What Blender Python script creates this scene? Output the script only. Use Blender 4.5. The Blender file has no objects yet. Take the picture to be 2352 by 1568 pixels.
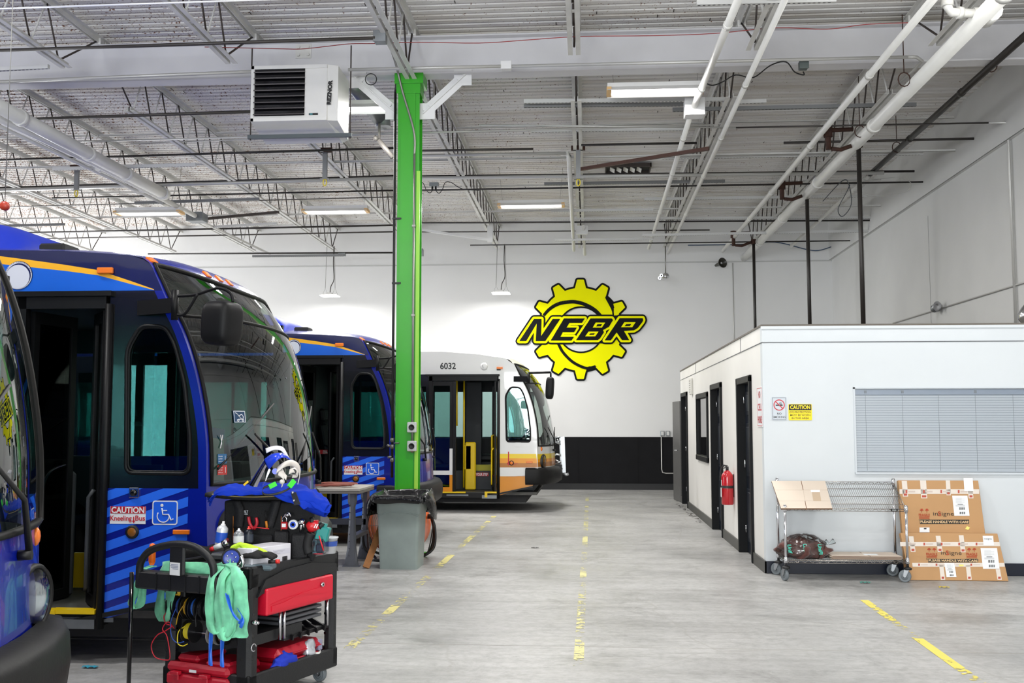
import bpy, math, random
from mathutils import Vector, Matrix, noise
random.seed(7)
PI=math.pi
C=bpy.context.scene.collection
# ---------------------------------------------------------------- camera geometry (a 36 mm lens at 1.6 m)
FOC=2375.0; CAMH=1.6
PITCH=math.atan((972-784)/FOC); YAW=math.atan((1350-1176)*math.cos(PITCH)/FOC)
CA,SA,CP,SP=math.cos(YAW),math.sin(YAW),math.cos(PITCH),math.sin(PITCH)
def ray(px,py):
    x=(px-1176)/FOC; y=(784-py)/FOC
    return Vector((CA*x+SA*SP*y-SA*CP, SA*x-CA*SP*y+CA*CP, CP*y+SP))
def atY(px,py,Y): d=ray(px,py); t=Y/d.y; return Vector((d.x*t,Y,CAMH+d.z*t))
def atZ(px,py,Z): d=ray(px,py); t=(Z-CAMH)/d.z; return Vector((d.x*t,d.y*t,Z))
def atX(px,py,X): d=ray(px,py); t=X/d.x; return Vector((X,d.y*t,CAMH+d.z*t))
# ---------------------------------------------------------------- materials
def lin(c):
    if isinstance(c,str):
        c=c.lstrip('#'); c=[int(c[i:i+2],16)/255 for i in (0,2,4)]
    return tuple((v/12.92 if v<=0.04045 else ((v+0.055)/1.055)**2.4) for v in c)+(1,)
MATS={}
def mat(name,color,rough=.5,metal=0,bump=0,bscale=30,vary=0,vscale=3,emit=0,coat=0,spec=.5,trans=0,alpha=1,sheen=0):
    if name in MATS: return MATS[name]
    m=bpy.data.materials.new(name); m.use_nodes=True; nt=m.node_tree; N=nt.nodes; L=nt.links
    b=N['Principled BSDF']; col=lin(color)
    b.inputs['Base Color'].default_value=col; b.inputs['Roughness'].default_value=rough; b.inputs['Metallic'].default_value=metal
    b.inputs['Specular IOR Level'].default_value=spec
    if coat: b.inputs['Coat Weight'].default_value=coat; b.inputs['Coat Roughness'].default_value=.03
    if sheen: b.inputs['Sheen Weight'].default_value=sheen
    if emit: m.cycles.emission_sampling='NONE'; b.inputs['Emission Color'].default_value=col; b.inputs['Emission Strength'].default_value=emit
    if vary or bump:
        tc=N.new('ShaderNodeTexCoord')
    if vary:
        n=N.new('ShaderNodeTexNoise'); n.inputs['Scale'].default_value=vscale; n.inputs['Detail'].default_value=6; L.new(tc.outputs['Object'],n.inputs['Vector'])
        r=N.new('ShaderNodeValToRGB'); r.color_ramp.elements[0].position=.3; r.color_ramp.elements[1].position=.7
        lo=tuple(max(0,v*(1-vary)) for v in col[:3])+(1,); hi=tuple(min(1,v*(1+vary*.5)) for v in col[:3])+(1,)
        r.color_ramp.elements[0].color=lo; r.color_ramp.elements[1].color=hi
        L.new(n.outputs['Fac'],r.inputs['Fac']); L.new(r.outputs['Color'],b.inputs['Base Color'])
    if bump:
        n=N.new('ShaderNodeTexNoise'); n.inputs['Scale'].default_value=bscale; n.inputs['Detail'].default_value=4; L.new(tc.outputs['Object'],n.inputs['Vector'])
        bp=N.new('ShaderNodeBump'); bp.inputs['Strength'].default_value=bump; bp.inputs['Distance'].default_value=.01
        L.new(n.outputs['Fac'],bp.inputs['Height']); L.new(bp.outputs['Normal'],b.inputs['Normal'])
    MATS[name]=m; return m
def glass(name,tint,fres=1.5,rough=.0,extra=0.0):
    if name in MATS: return MATS[name]
    m=bpy.data.materials.new(name); m.use_nodes=True; nt=m.node_tree; N=nt.nodes; L=nt.links
    N.remove(N['Principled BSDF']); o=N['Material Output']
    t=N.new('ShaderNodeBsdfTransparent'); t.inputs['Color'].default_value=lin(tint)
    g=N.new('ShaderNodeBsdfGlossy'); g.inputs['Roughness'].default_value=rough; g.inputs['Color'].default_value=(1,1,1,1)
    f=N.new('ShaderNodeFresnel'); f.inputs['IOR'].default_value=fres
    a=N.new('ShaderNodeMath'); a.operation='ADD'; a.use_clamp=True; a.inputs[1].default_value=extra
    x=N.new('ShaderNodeMixShader'); L.new(f.outputs[0],a.inputs[0]); L.new(a.outputs[0],x.inputs[0]); L.new(t.outputs[0],x.inputs[1]); L.new(g.outputs[0],x.inputs[2]); L.new(x.outputs[0],o.inputs['Surface'])
    MATS[name]=m; return m
# ---------------------------------------------------------------- objects
ORG={}
def tag(o,label=None,cat=None,group=None,kind=None):
    if label: o['label']=label
    if cat: o['category']=cat
    if group: o['group']=group
    if kind: o['kind']=kind
    return o
def thing(name,label,cat,loc=(0,0,0),rotz=0,group=None):
    o=bpy.data.objects.new(name,None); C.objects.link(o); o.empty_display_size=.1
    o.location=loc; o.rotation_euler=(0,0,rotz); tag(o,label,cat,group)
    ORG[o.name]=Matrix.Translation(Vector(loc)) @ Matrix.Rotation(rotz,4,'Z')
    return o
def setloc(o,loc,rotz=0): o.location=loc; o.rotation_euler=(0,0,rotz)
class MB:
    def __init__(s): s.v=[]; s.f=[]; s.m=[]; s.sm=[]; s.mi=0; s.smooth=False
    def mark(s): return len(s.v)
    def xf(s,start,M):
        for i in range(start,len(s.v)): s.v[i]=M@s.v[i]
        return s
    def add(s,vs,fs,smooth=None):
        b=len(s.v); s.v+= [Vector(v) for v in vs]
        for f in fs: s.f.append([b+i for i in f]); s.m.append(s.mi); s.sm.append(s.smooth if smooth is None else smooth)
        return s
    def box(s,x0,x1,y0,y1,z0,z1,bev=0):
        if x0>x1:x0,x1=x1,x0
        if y0>y1:y0,y1=y1,y0
        if z0>z1:z0,z1=z1,z0
        if bev:
            b=min(bev,(x1-x0)*.45,(y1-y0)*.45,(z1-z0)*.45)
            vs=[];idx={}
            for i,(x,sx) in enumerate(((x0,1),(x1,-1))):
                for j,(y,sy) in enumerate(((y0,1),(y1,-1))):
                    for k,(z,sz) in enumerate(((z0,1),(z1,-1))):
                        idx[i,j,k]=len(vs); vs+=[(x,y+sy*b,z+sz*b),(x+sx*b,y,z+sz*b),(x+sx*b,y+sy*b,z)]
            fs=[]
            q=lambda a,l:[idx[c]+a for c in l]
            fs.append(q(0,[(0,0,0),(0,0,1),(0,1,1),(0,1,0)])); fs.append(q(0,[(1,0,0),(1,1,0),(1,1,1),(1,0,1)]))
            fs.append(q(1,[(0,0,0),(1,0,0),(1,0,1),(0,0,1)])); fs.append(q(1,[(0,1,0),(0,1,1),(1,1,1),(1,1,0)]))
            fs.append(q(2,[(0,0,0),(0,1,0),(1,1,0),(1,0,0)])); fs.append(q(2,[(0,0,1),(1,0,1),(1,1,1),(0,1,1)]))
            for j in (0,1):
                for k in (0,1): fs.append([idx[0,j,k]+1,idx[1,j,k]+1,idx[1,j,k]+2,idx[0,j,k]+2])
            for i in (0,1):
                for k in (0,1): fs.append([idx[i,0,k]+0,idx[i,1,k]+0,idx[i,1,k]+2,idx[i,0,k]+2])
            for i in (0,1):
                for j in (0,1): fs.append([idx[i,j,0]+0,idx[i,j,1]+0,idx[i,j,1]+1,idx[i,j,0]+1])
            for c in idx.values(): fs.append([c,c+1,c+2])
            return s.add(vs,fs)
        vs=[(x,y,z) for x in (x0,x1) for y in (y0,y1) for z in (z0,z1)]
        return s.add(vs,[(0,1,3,2),(4,6,7,5),(0,4,5,1),(2,3,7,6),(0,2,6,4),(1,5,7,3)])
    def obox(s,c,size,R=None,bev=0):
        k=s.mark(); x,y,z=[v/2 for v in size]; s.box(-x,x,-y,y,-z,z,bev)
        M=Matrix.Translation(Vector(c)) @ (R.to_4x4() if R else Matrix.Identity(4)); return s.xf(k,M)
    def bar(s,p0,p1,w,h,up=(0,0,1)):
        p0=Vector(p0);p1=Vector(p1); d=p1-p0; L=d.length
        if L<1e-6: return s
        d/=L; u=Vector(up); r=d.cross(u)
        if r.length<1e-4: r=d.cross(Vector((1,0,0)))
        r.normalize(); u=r.cross(d)
        vs=[]
        for p in (p0,p1):
            for a,b in ((-1,-1),(1,-1),(1,1),(-1,1)): vs.append(p+r*(a*w/2)+u*(b*h/2))
        return s.add(vs,[(0,1,2,3),(7,6,5,4),(0,4,5,1),(1,5,6,2),(2,6,7,3),(3,7,4,0)])
    def tube(s,pts,r,n=8,closed=False,caps=True):
        pts=[Vector(p) for p in pts]; N=len(pts)
        rs=r if isinstance(r,(list,tuple)) else [r]*N
        vs=[]; prev=None
        for i,p in enumerate(pts):
            if closed: t=pts[(i+1)%N]-pts[i-1]
            else: t=pts[min(i+1,N-1)]-pts[max(i-1,0)]
            if t.length<1e-9: t=Vector((0,0,1))
            t.normalize()
            if prev is None:
                a=Vector((0,0,1)) if abs(t.z)<.9 else Vector((1,0,0)); u=t.cross(a).normalized()
            else:
                u=prev-t*prev.dot(t)
                if u.length<1e-6: u=t.cross(Vector((0,0,1)))
                u.normalize()
            prev=u; w=t.cross(u)
            for k in range(n): a=2*PI*k/n; vs.append(p+(u*math.cos(a)+w*math.sin(a))*rs[i])
        fs=[]
        for i in range(N if closed else N-1):
            j=(i+1)%N
            for k in range(n): fs.append((i*n+k,i*n+(k+1)%n,j*n+(k+1)%n,j*n+k))
        s.add(vs,fs,True)
        if caps and not closed:
            b=len(s.v)-len(vs)
            s.f.append([b+k for k in range(n)][::-1]); s.m.append(s.mi); s.sm.append(False)
            s.f.append([b+(N-1)*n+k for k in range(n)]); s.m.append(s.mi); s.sm.append(False)
        return s
    def cyl(s,p0,p1,r,r2=None,n=16): return s.tube([p0,p1],[r,r if r2 is None else r2],n)
    def lathe(s,prof,n=24,axis='Z',c=(0,0,0),smooth=True,caps=True):
        vs=[];P=len(prof)
        for r,z in prof:
            for k in range(n):
                a=2*PI*k/n; x,y=r*math.cos(a),r*math.sin(a)
                vs.append({'Z':(x,y,z),'Y':(x,z,y),'X':(z,x,y)}[axis])
        fs=[]
        for i in range(P-1):
            for k in range(n): fs.append((i*n+k,i*n+(k+1)%n,(i+1)*n+(k+1)%n,(i+1)*n+k))
        if caps and prof[0][0]>1e-5: fs.append(list(range(n)))
        if caps and prof[-1][0]>1e-5: fs.append([(P-1)*n+k for k in range(n)])
        k=s.mark(); s.add(vs,fs,smooth); return s.xf(k,Matrix.Translation(Vector(c)))
    def grid(s,fn,nu,nv,smooth=True,cu=False,cv=False):
        vs=[fn(i/(nu if cu else nu-1),j/(nv if cv else nv-1)) for i in range(nu) for j in range(nv)]
        fs=[(i*nv+j,((i+1)%nu)*nv+j,((i+1)%nu)*nv+(j+1)%nv,i*nv+(j+1)%nv) for i in range(nu if cu else nu-1) for j in range(nv if cv else nv-1)]
        return s.add(vs,fs,smooth)
    def ball(s,c,r,n=12):
        r=r if isinstance(r,(tuple,list)) else (r,r,r)
        c=Vector(c); return s.grid(lambda u,v:c+Vector((r[0]*math.cos(2*PI*u)*math.sin(PI*v),r[1]*math.sin(2*PI*u)*math.sin(PI*v),-r[2]*math.cos(PI*v))),n,n//2+2,True,True,False)
    def prism(s,poly,axis,a0,a1,smooth=False):
        def P(p,a): return {'Y':(p[0],a,p[1]),'X':(a,p[0],p[1]),'Z':(p[0],p[1],a)}[axis]
        n=len(poly); vs=[P(p,a0) for p in poly]+[P(p,a1) for p in poly]
        s.add(vs,[list(range(n))[::-1],[n+i for i in range(n)]],False)
        b=len(s.v)-2*n
        for i in range(n): s.f.append([b+i,b+(i+1)%n,b+n+(i+1)%n,b+n+i]); s.m.append(s.mi); s.sm.append(smooth)
        return s
    def poly(s,pts): return s.add(pts,[list(range(len(pts)))])
    def text(s,txt,o,h,w=None,right=(1,0,0),up=(0,0,1),bold=0,shear=0,off=0.0,align='CENTER',depth=0,space=1):
        """capital height h; if w given the line is stretched to that width"""
        cu=bpy.data.curves.new('t','FONT'); cu.body=txt; cu.size=1; cu.offset=bold; cu.shear=shear; cu.align_x=align; cu.extrude=0; cu.resolution_u=3; cu.space_character=space
        ob=bpy.data.objects.new('t',cu); C.objects.link(ob); me=bpy.data.meshes.new_from_object(ob.evaluated_get(bpy.context.evaluated_depsgraph_get()))
        vs=[v.co.copy() for v in me.vertices]; fs=[list(p.vertices) for p in me.polygons]
        bpy.data.objects.remove(ob); bpy.data.curves.remove(cu); bpy.data.meshes.remove(me)
        if not vs: return s
        k=h/0.70; xs=[v.x for v in vs]; W=(max(xs)-min(xs)); sx=(w/W) if w else k
        cx=(max(xs)+min(xs))/2 if align=='CENTER' else min(xs)
        R=Vector(right).normalized();U=Vector(up).normalized();Nn=R.cross(U); o=Vector(o)
        s.add([o+R*((v.x-cx)*sx)+U*((v.y-.35)*k)+Nn*off for v in vs],fs,False); return s
    def build(s,name,mats,parent=None,bevel=0,origin=None,subsurf=0,solid=0,weld=False,world=True,**tg):
        if not isinstance(mats,(list,tuple)): mats=[mats]
        me=bpy.data.meshes.new(name)
        if parent is not None:
            M=ORG[parent.name]; inv=M.inverted() if world else Matrix.Identity(4)
            vs=[inv@v for v in s.v] if M!=Matrix.Identity(4) else s.v
        else:
            if origin is None:
                xs=[v.x for v in s.v];ys=[v.y for v in s.v];zs=[v.z for v in s.v]
                origin=Vector(((min(xs)+max(xs))/2,(min(ys)+max(ys))/2,min(zs)))
            M=Matrix.Translation(Vector(origin)); vs=[v-Vector(origin) for v in s.v]
        me.from_pydata([tuple(v) for v in vs],[],s.f)
        for m in mats: me.materials.append(m)
        me.polygons.foreach_set('material_index',[min(i,len(mats)-1) for i in s.m]); me.polygons.foreach_set('use_smooth',s.sm); me.update()
        o=bpy.data.objects.new(name,me); C.objects.link(o)
        if parent is not None: o.parent=parent; ORG[o.name]=M
        else: o.location=origin; ORG[o.name]=M
        if weld: d=o.modifiers.new('w','WELD'); d.merge_threshold=.0005
        if solid: d=o.modifiers.new('s','SOLIDIFY'); d.thickness=solid; d.offset=0
        if subsurf: d=o.modifiers.new('ss','SUBSURF'); d.levels=subsurf; d.render_levels=subsurf
        if bevel: d=o.modifiers.new('b','BEVEL'); d.width=bevel; d.segments=2; d.limit_method='ANGLE'
        if tg: tag(o,**tg)
        return o
def copy_tree(o,parent=None):
    c=o.copy(); C.objects.link(c)
    if parent is not None: c.parent=parent
    ORG[c.name]=ORG.get(o.name,Matrix.Identity(4))
    for ch in list(o.children): copy_tree(ch,c)
    return c
def arc(c,r,a0,a1,n,pl='XZ'):
    out=[]
    for i in range(n+1):
        a=a0+(a1-a0)*i/n; u,v=r*math.cos(a),r*math.sin(a)
        out.append(Vector(c)+Vector({'XZ':(u,0,v),'XY':(u,v,0),'YZ':(0,u,v)}[pl]))
    return out
def spline(pts,n=6):
    P=[Vector(p) for p in pts]; out=[]
    for i in range(len(P)-1):
        a=P[max(i-1,0)];b=P[i];c=P[i+1];d=P[min(i+2,len(P)-1)]
        for k in range(n):
            t=k/n; out.append(.5*((2*b)+(c-a)*t+(2*a-5*b+4*c-d)*t*t+(3*b-a-3*c+d)*t**3))
    out.append(P[-1]); return out
def lerpf(tab,x):
    if x<=tab[0][0]: return tab[0][1]
    for (a,b),(c,d) in zip(tab,tab[1:]):
        if x<=c: return b+(d-b)*(x-a)/(c-a)
    return tab[-1][1]
# shared materials
WHITE=mat('white_paint','#dcdcdb',.55,vary=.05,vscale=2)
WHITESTEEL=mat('painted_steel','#d2d1cd',.45,vary=.12,vscale=4)
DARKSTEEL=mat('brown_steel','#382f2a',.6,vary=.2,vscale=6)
CONDUIT=mat('grey_conduit','#8d8c88',.4,.6)
GALV=mat('galvanised','#868a8c',.4,.7,vary=.15,vscale=8)
BLACK=mat('black_rubber','#0b0b0c',.5)
BLACKG=mat('black_gloss','#08080a',.12,spec=.6)
BLACKM=mat('black_matt','#101012',.7)
CHROME=mat('chrome','#d8d8dc',.15,1)
RUST=mat('rusty_iron','#3d2318',.8,vary=.4,vscale=15,bump=.3)
EXPOSURE=-.7
# ================================================================ ROOM
BW=25.35   # far wall
RX=5.93    # right wall
DECK=6.60
def structure(o): o['kind']='structure'; return o
# floor ---------------------------------------------------------------
def floor_mat():
    m=bpy.data.materials.new('concrete_floor'); m.use_nodes=True; nt=m.node_tree;N=nt.nodes;L=nt.links;b=N['Principled BSDF']
    tc=N.new('ShaderNodeTexCoord')
    def nz(sc,det=8,ro=.6,vec=None,dist=0):
        n=N.new('ShaderNodeTexNoise'); n.inputs['Scale'].default_value=sc;n.inputs['Detail'].default_value=det;n.inputs['Roughness'].default_value=ro;n.inputs['Distortion'].default_value=dist
        L.new(vec or tc.outputs['Object'],n.inputs['Vector']); return n.outputs['Fac']
    def ramp(f,*st):
        r=N.new('ShaderNodeValToRGB'); e=r.color_ramp.elements
        while len(e)<len(st): e.new(.5)
        for i,(p,c) in enumerate(st): e[i].position=p; e[i].color=c if len(c)==4 else c+(1,)
        L.new(f,r.inputs['Fac']); return r.outputs['Color']
    def mix(f,a,bb,mode='MIX'):
        x=N.new('ShaderNodeMix'); x.data_type='RGBA'; x.blend_type=mode
        if isinstance(f,(int,float)): x.inputs[0].default_value=f
        else: L.new(f,x.inputs[0])
        for i,v in ((6,a),(7,bb)):
            if isinstance(v,tuple): x.inputs[i].default_value=v
            else: L.new(v,x.inputs[i])
        return x.outputs[2]
    g=lambda v,t=0:(v,v*(1-.01-t),v*(1-.03-t),1)
    base=ramp(nz(.55,9,.62),(.25,g(.28)),(.5,g(.40)),(.75,g(.50)))
    # streaks dragged along x
    mp=N.new('ShaderNodeMapping'); mp.inputs['Scale'].default_value=(.35,3.2,1); L.new(tc.outputs['Object'],mp.inputs['Vector'])
    st=ramp(nz(2.2,8,.7,mp.outputs['Vector'],.6),(.35,(.78,.78,.77)),(.55,(1,1,1)),(.75,(1.0,1.0,1.0)))
    c=mix(.8,base,st,'MULTIPLY')
    fine=ramp(nz(14,9,.75),(.36,(.70,.70,.69)),(.58,(1,1,1)))
    c=mix(.7,c,fine,'MULTIPLY')
    dark=ramp(nz(1.3,9,.75,None,1.2),(.34,(.60,.60,.59)),(.48,(1,1,1)))
    c=mix(.7,c,dark,'MULTIPLY')
    # light drips, worn patches
    wp=ramp(nz(5,10,.8),(.62,(0,0,0)),(.72,(1,1,1)))
    c=mix(wp,c,(.50,.49,.475,1))
    # fine cracks
    def crack(sc,w,seed):
        mpp=N.new('ShaderNodeMapping'); mpp.inputs['Location'].default_value=(seed,seed*2,0); L.new(tc.outputs['Object'],mpp.inputs['Vector'])
        nn=N.new('ShaderNodeTexNoise'); nn.inputs['Scale'].default_value=1.6;nn.inputs['Detail'].default_value=6; L.new(mpp.outputs['Vector'],nn.inputs['Vector'])
        ad=N.new('ShaderNodeMix'); ad.data_type='VECTOR'; ad.inputs[0].default_value=.22; L.new(mpp.outputs['Vector'],ad.inputs[4]); L.new(nn.outputs['Color'],ad.inputs[5])
        vo=N.new('ShaderNodeTexVoronoi'); vo.feature='DISTANCE_TO_EDGE'; vo.inputs['Scale'].default_value=sc; L.new(ad.outputs[1],vo.inputs['Vector'])
        return ramp(vo.outputs['Distance'],(0,(1,1,1)),(w,(0,0,0)))
    ck=crack(.42,.0011,3.1)
    ckf=N.new('ShaderNodeMath'); ckf.operation='MULTIPLY'; ckf.inputs[1].default_value=.55; L.new(ck,ckf.inputs[0]); c=mix(ckf.outputs[0],c,(.30,.29,.27,1))
    L.new(c,b.inputs['Base Color'])
    rr=N.new('ShaderNodeMapRange'); rr.inputs[1].default_value=.3; rr.inputs[2].default_value=.7; rr.inputs[3].default_value=.32; rr.inputs[4].default_value=.55; L.new(nz(1.1,6),rr.inputs[0]); L.new(rr.outputs[0],b.inputs['Roughness'])
    bp=N.new('ShaderNodeBump'); bp.inputs['Strength'].default_value=.12; bp.inputs['Distance'].default_value=.01; L.new(nz(18,6,.7),bp.inputs['Height']); L.new(bp.outputs['Normal'],b.inputs['Normal'])
    b.inputs['Specular IOR Level'].default_value=.35
    return m
FLOORM=floor_mat()
m=MB(); m.box(-17,RX+.15,-9,BW+.15,-.12,0)
structure(m.build('floor',FLOORM))
# saw-cut joint lines in the slab are their own shallow dark strips
JM=mat('floor_joint','#9c9993',.8)
m=MB()
for y in (7.6,13.4,19.2): m.box(-16,RX,y,y+.006,0,.0012)
structure(m.build('trim_1',JM))
# painted yellow lane lines, worn -------------------------------------
def worn_mat(name,color,thr=.5,sc=9):
    mm=bpy.data.materials.new(name); mm.use_nodes=True; nt=mm.node_tree;N=nt.nodes;L=nt.links;b=N['Principled BSDF']
    b.inputs['Base Color'].default_value=lin(color); b.inputs['Roughness'].default_value=.6
    tc=N.new('ShaderNodeTexCoord'); n=N.new('ShaderNodeTexNoise'); n.inputs['Scale'].default_value=sc; n.inputs['Detail'].default_value=9; n.inputs['Roughness'].default_value=.75; L.new(tc.outputs['Object'],n.inputs['Vector'])
    n2=N.new('ShaderNodeTexNoise'); n2.inputs['Scale'].default_value=.9; n2.inputs['Detail'].default_value=3; L.new(tc.outputs['Object'],n2.inputs['Vector'])
    ad=N.new('ShaderNodeMath'); ad.operation='ADD'; L.new(n.outputs[0],ad.inputs[0]); L.new(n2.outputs[0],ad.inputs[1])
    gt=N.new('ShaderNodeMath'); gt.operation='GREATER_THAN'; L.new(ad.outputs[0],gt.inputs[0]); gt.inputs[1].default_value=thr
    t=N.new('ShaderNodeBsdfTransparent'); x=N.new('ShaderNodeMixShader'); L.new(gt.outputs[0],x.inputs[0]); L.new(t.outputs[0],x.inputs[1]); L.new(b.outputs[0],x.inputs[2]); L.new(x.outputs[0],N['Material Output'].inputs['Surface'])
    return mm
def lane(pa,pb,w,mt,label,n=1):
    a=atZ(*pa,0);b=atZ(*pb,0); d=(b-a); L=d.length; d.normalize(); r=Vector((d.y,-d.x,0)); mm=MB()
    mm.add([a-r*w/2+Vector((0,0,.002)),a+r*w/2+Vector((0,0,.002)),b+r*w/2+Vector((0,0,.002)),b-r*w/2+Vector((0,0,.002))],[(0,1,2,3)])
    o=mm.build('lane_marking',mt); tag(o,label,'floor line'); return o
YW=worn_mat('worn_yellow','#d6cc84',1.035,14); YW2=worn_mat('worn_yellow_faint','#d2cc90',1.05,16); YW3=worn_mat('worn_yellow_strong','#dacb5c',.99,13)
lane((800,1490),(1135,1185),.085,YW,'worn pale yellow painted line on the floor running away past the grey trash can')
lane((1328,1540),(1349,1140),.07,YW2,'faint worn yellow line down the middle of the open floor')
lane((1985,1378),(2300,1603),.075,YW3,'worn yellow painted line on the floor in front of the wire shelf cart')
# far wall -------------------------------------------------------------
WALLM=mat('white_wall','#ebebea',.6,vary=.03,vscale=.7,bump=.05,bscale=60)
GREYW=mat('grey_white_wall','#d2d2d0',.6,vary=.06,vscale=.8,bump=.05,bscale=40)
DADO=mat('black_wall_paint','#1a1a1c',.8,spec=.15,vary=.15,vscale=3,bump=.15,bscale=4)
m=MB(); m.box(-17,RX+.15,BW,BW+.15,0,DECK+.3)
structure(m.build('wall_back',WALLM))
m=MB(); m.box(-17,atY(1556,1002,BW).x+.6,BW-.012,BW-.001,0.14,1.27)
for x in (-4.0,-.25,.0+1.2): m.box(x,x+.012,BW-.018,BW-.010,0.14,1.27)
structure(m.build('trim_2',DADO))
m=MB(); m.box(-17,3.2,BW-.03,BW-.001,0,.14); m.box(-17,3.2,BW-.035,BW-.02,.13,.15)
structure(m.build('baseboard_back',mat('black_base','#121214',.5)))
m=MB(); m.box(-17,RX,BW-.01,BW-.001,5.52,5.545)
structure(m.build('trim_3',mat('ledge_grey','#c4c4c2',.6)))
# right wall : lower wall and the thicker band above
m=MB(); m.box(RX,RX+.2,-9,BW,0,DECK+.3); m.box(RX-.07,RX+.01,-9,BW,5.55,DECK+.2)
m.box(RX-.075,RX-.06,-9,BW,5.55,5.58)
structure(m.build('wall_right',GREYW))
m=MB()
for a,b in ((-9,9.8),(13.0,22.0),(25.0,BW+.15)): m.box(-17.2,-17,a,b,0,4.1)
m.box(-17.2,-17,-9,BW+.15,4.1,DECK+.3); structure(m.build('wall_left',WALLM))
# wall behind the camera with two open overhead doors
m=MB(); yb=-9
for a,b in ((-17,-12),(-7.5,-4.5),(0,1.2),(5.2,RX+.15)): m.box(a,b,yb-.2,yb,0,4.2)
m.box(-17,RX+.15,yb-.2,yb,4.2,DECK+.3)
structure(m.build('wall_front',WALLM))
m=MB(); m.box(-20,8,-22,-9.21,-.16,-.04); structure(m.build('floor_outside',mat('yard_concrete','#b5b3ad',.8,vary=.1)))
# seams on far/right walls
SEAM=mat('seam_grey','#9b9b98',.7)
m=MB()
p=atX(2133,540,RX); m.bar((RX-.001,p.y,5.2),(RX-.001,p.y,3.3),.004,.012)
p=atX(1985,560,RX); m.bar((RX-.001,p.y,5.3),(RX-.001,p.y+.1,2.6),.004,.008)
structure(m.build('trim_4',SEAM))
# ceiling : corrugated roof deck -----------------------------------------
def deck_mat():
    mm=bpy.data.materials.new('rusty_white_deck'); mm.use_nodes=True; nt=mm.node_tree;N=nt.nodes;L=nt.links;b=N['Principled BSDF']; b.inputs['Roughness'].default_value=.6
    tc=N.new('ShaderNodeTexCoord')
    n=N.new('ShaderNodeTexNoise'); n.inputs['Scale'].default_value=30; n.inputs['Detail'].default_value=3; n.inputs['Roughness'].default_value=.6; L.new(tc.outputs['Object'],n.inputs['Vector'])
    n2=N.new('ShaderNodeTexNoise'); n2.inputs['Scale'].default_value=.35; n2.inputs['Detail'].default_value=4; L.new(tc.outputs['Object'],n2.inputs['Vector'])
    sx=N.new('ShaderNodeSeparateXYZ'); L.new(tc.outputs['Object'],sx.inputs[0])
    mr=N.new('ShaderNodeMapRange'); mr.inputs[1].default_value=-8; mr.inputs[2].default_value=6; mr.inputs[3].default_value=.10; mr.inputs[4].default_value=-.05; L.new(sx.outputs['X'],mr.inputs[0])
    a=N.new('ShaderNodeMath'); a.operation='ADD'; L.new(n.outputs[0],a.inputs[0]); L.new(mr.outputs[0],a.inputs[1])
    m2=N.new('ShaderNodeMath'); m2.operation='MULTIPLY_ADD'; m2.inputs[1].default_value=.22; L.new(n2.outputs[0],m2.inputs[0]); L.new(a.outputs[0],m2.inputs[2])
    r=N.new('ShaderNodeValToRGB'); e=r.color_ramp.elements; e[0].position=.715; e[0].color=lin('#e2e0dd'); e[1].position=.765; e[1].color=lin('#7a5842'); L.new(m2.outputs[0],r.inputs[0])
    n3=N.new('ShaderNodeTexNoise'); n3.inputs['Scale'].default_value=1.2; n3.inputs['Detail'].default_value=5; mp=N.new('ShaderNodeMapping'); mp.inputs['Scale'].default_value=(.3,2.5,1); L.new(tc.outputs['Object'],mp.inputs['Vector']); L.new(mp.outputs['Vector'],n3.inputs['Vector'])
    r3=N.new('ShaderNodeValToRGB'); e=r3.color_ramp.elements; e[0].position=.35; e[0].color=lin('#c9bda9'); e[1].position=.55; e[1].color=(1,1,1,1); L.new(n3.outputs[0],r3.inputs[0])
    x=N.new('ShaderNodeMix'); x.data_type='RGBA'; x.blend_type='MULTIPLY'; x.inputs[0].default_value=.45; L.new(r.outputs[0],x.inputs[6]); L.new(r3.outputs[0],x.inputs[7]); L.new(x.outputs[2],b.inputs['Base Color'])
    return mm
DECKM=deck_mat()
m=MB(); pitch=.152; y=-9; prof=[]
while y<BW:
    prof+=[(y,DECK),(y+.085,DECK),(y+.105,DECK+.045),(y+.132,DECK+.045)]; y+=pitch
vs=[];fs=[]
xs=(-17,RX+.1)
for (yy,z) in prof:
    for x in xs: vs.append((x,yy,z))
for i in range(len(prof)-1): fs.append((2*i,2*i+1,2*i+3,2*i+2))
m.add(vs,fs,False)
# dark side-lap marks
m.mi=1
rng=random.Random(3)
for i in range(int((BW-4)/pitch)):
    yy=-9+int((4+9)/pitch)*pitch+i*pitch
    for k in range(2):
        x=-15+rng.random()*2.2+ (rng.random()*18); m.box(x,x+.012,yy+.0,yy+.085,DECK-.004,DECK+.001)
structure(m.build('ceiling',[DECKM,mat('lap_mark','#4b4642',.8)]))
m=MB(); m.box(-17.2,RX+.2,-9.2,BW+.2,DECK+.3,DECK+.45); structure(m.build('ceiling_slab',WHITE))
# ================================================================ roof steel
BY=12.55  # main beam
# main girder
t=thing('roof_beam','long white steel I beam crossing the hall above the green column','beam',(0,BY,5.93))
m=MB(); m.box(-16.9,RX-.08,BY-.11,BY+.11,5.93,5.95); m.box(-16.9,RX-.08,BY-.11,BY+.11,6.40,6.42); m.box(-16.9,RX-.08,BY-.006,BY+.006,5.95,6.40)
beam=m.build('beam_section',mat('beam_paint','#cfced0',.5,vary=.06,vscale=2),t)
m=MB()
p=atY(697,118,BY-.01)
m.box(p.x-.1,p.x+.1,BY-.02,BY-.006,p.z-.09,p.z+.09)
for a in (-.06,.06):
    for b in (-.05,.05): m.cyl((p.x+a,BY-.045,p.z+b),(p.x+a,BY-.02,p.z+b),.022,n=6)
m.build('splice_plate',WHITESTEEL,t)
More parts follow.
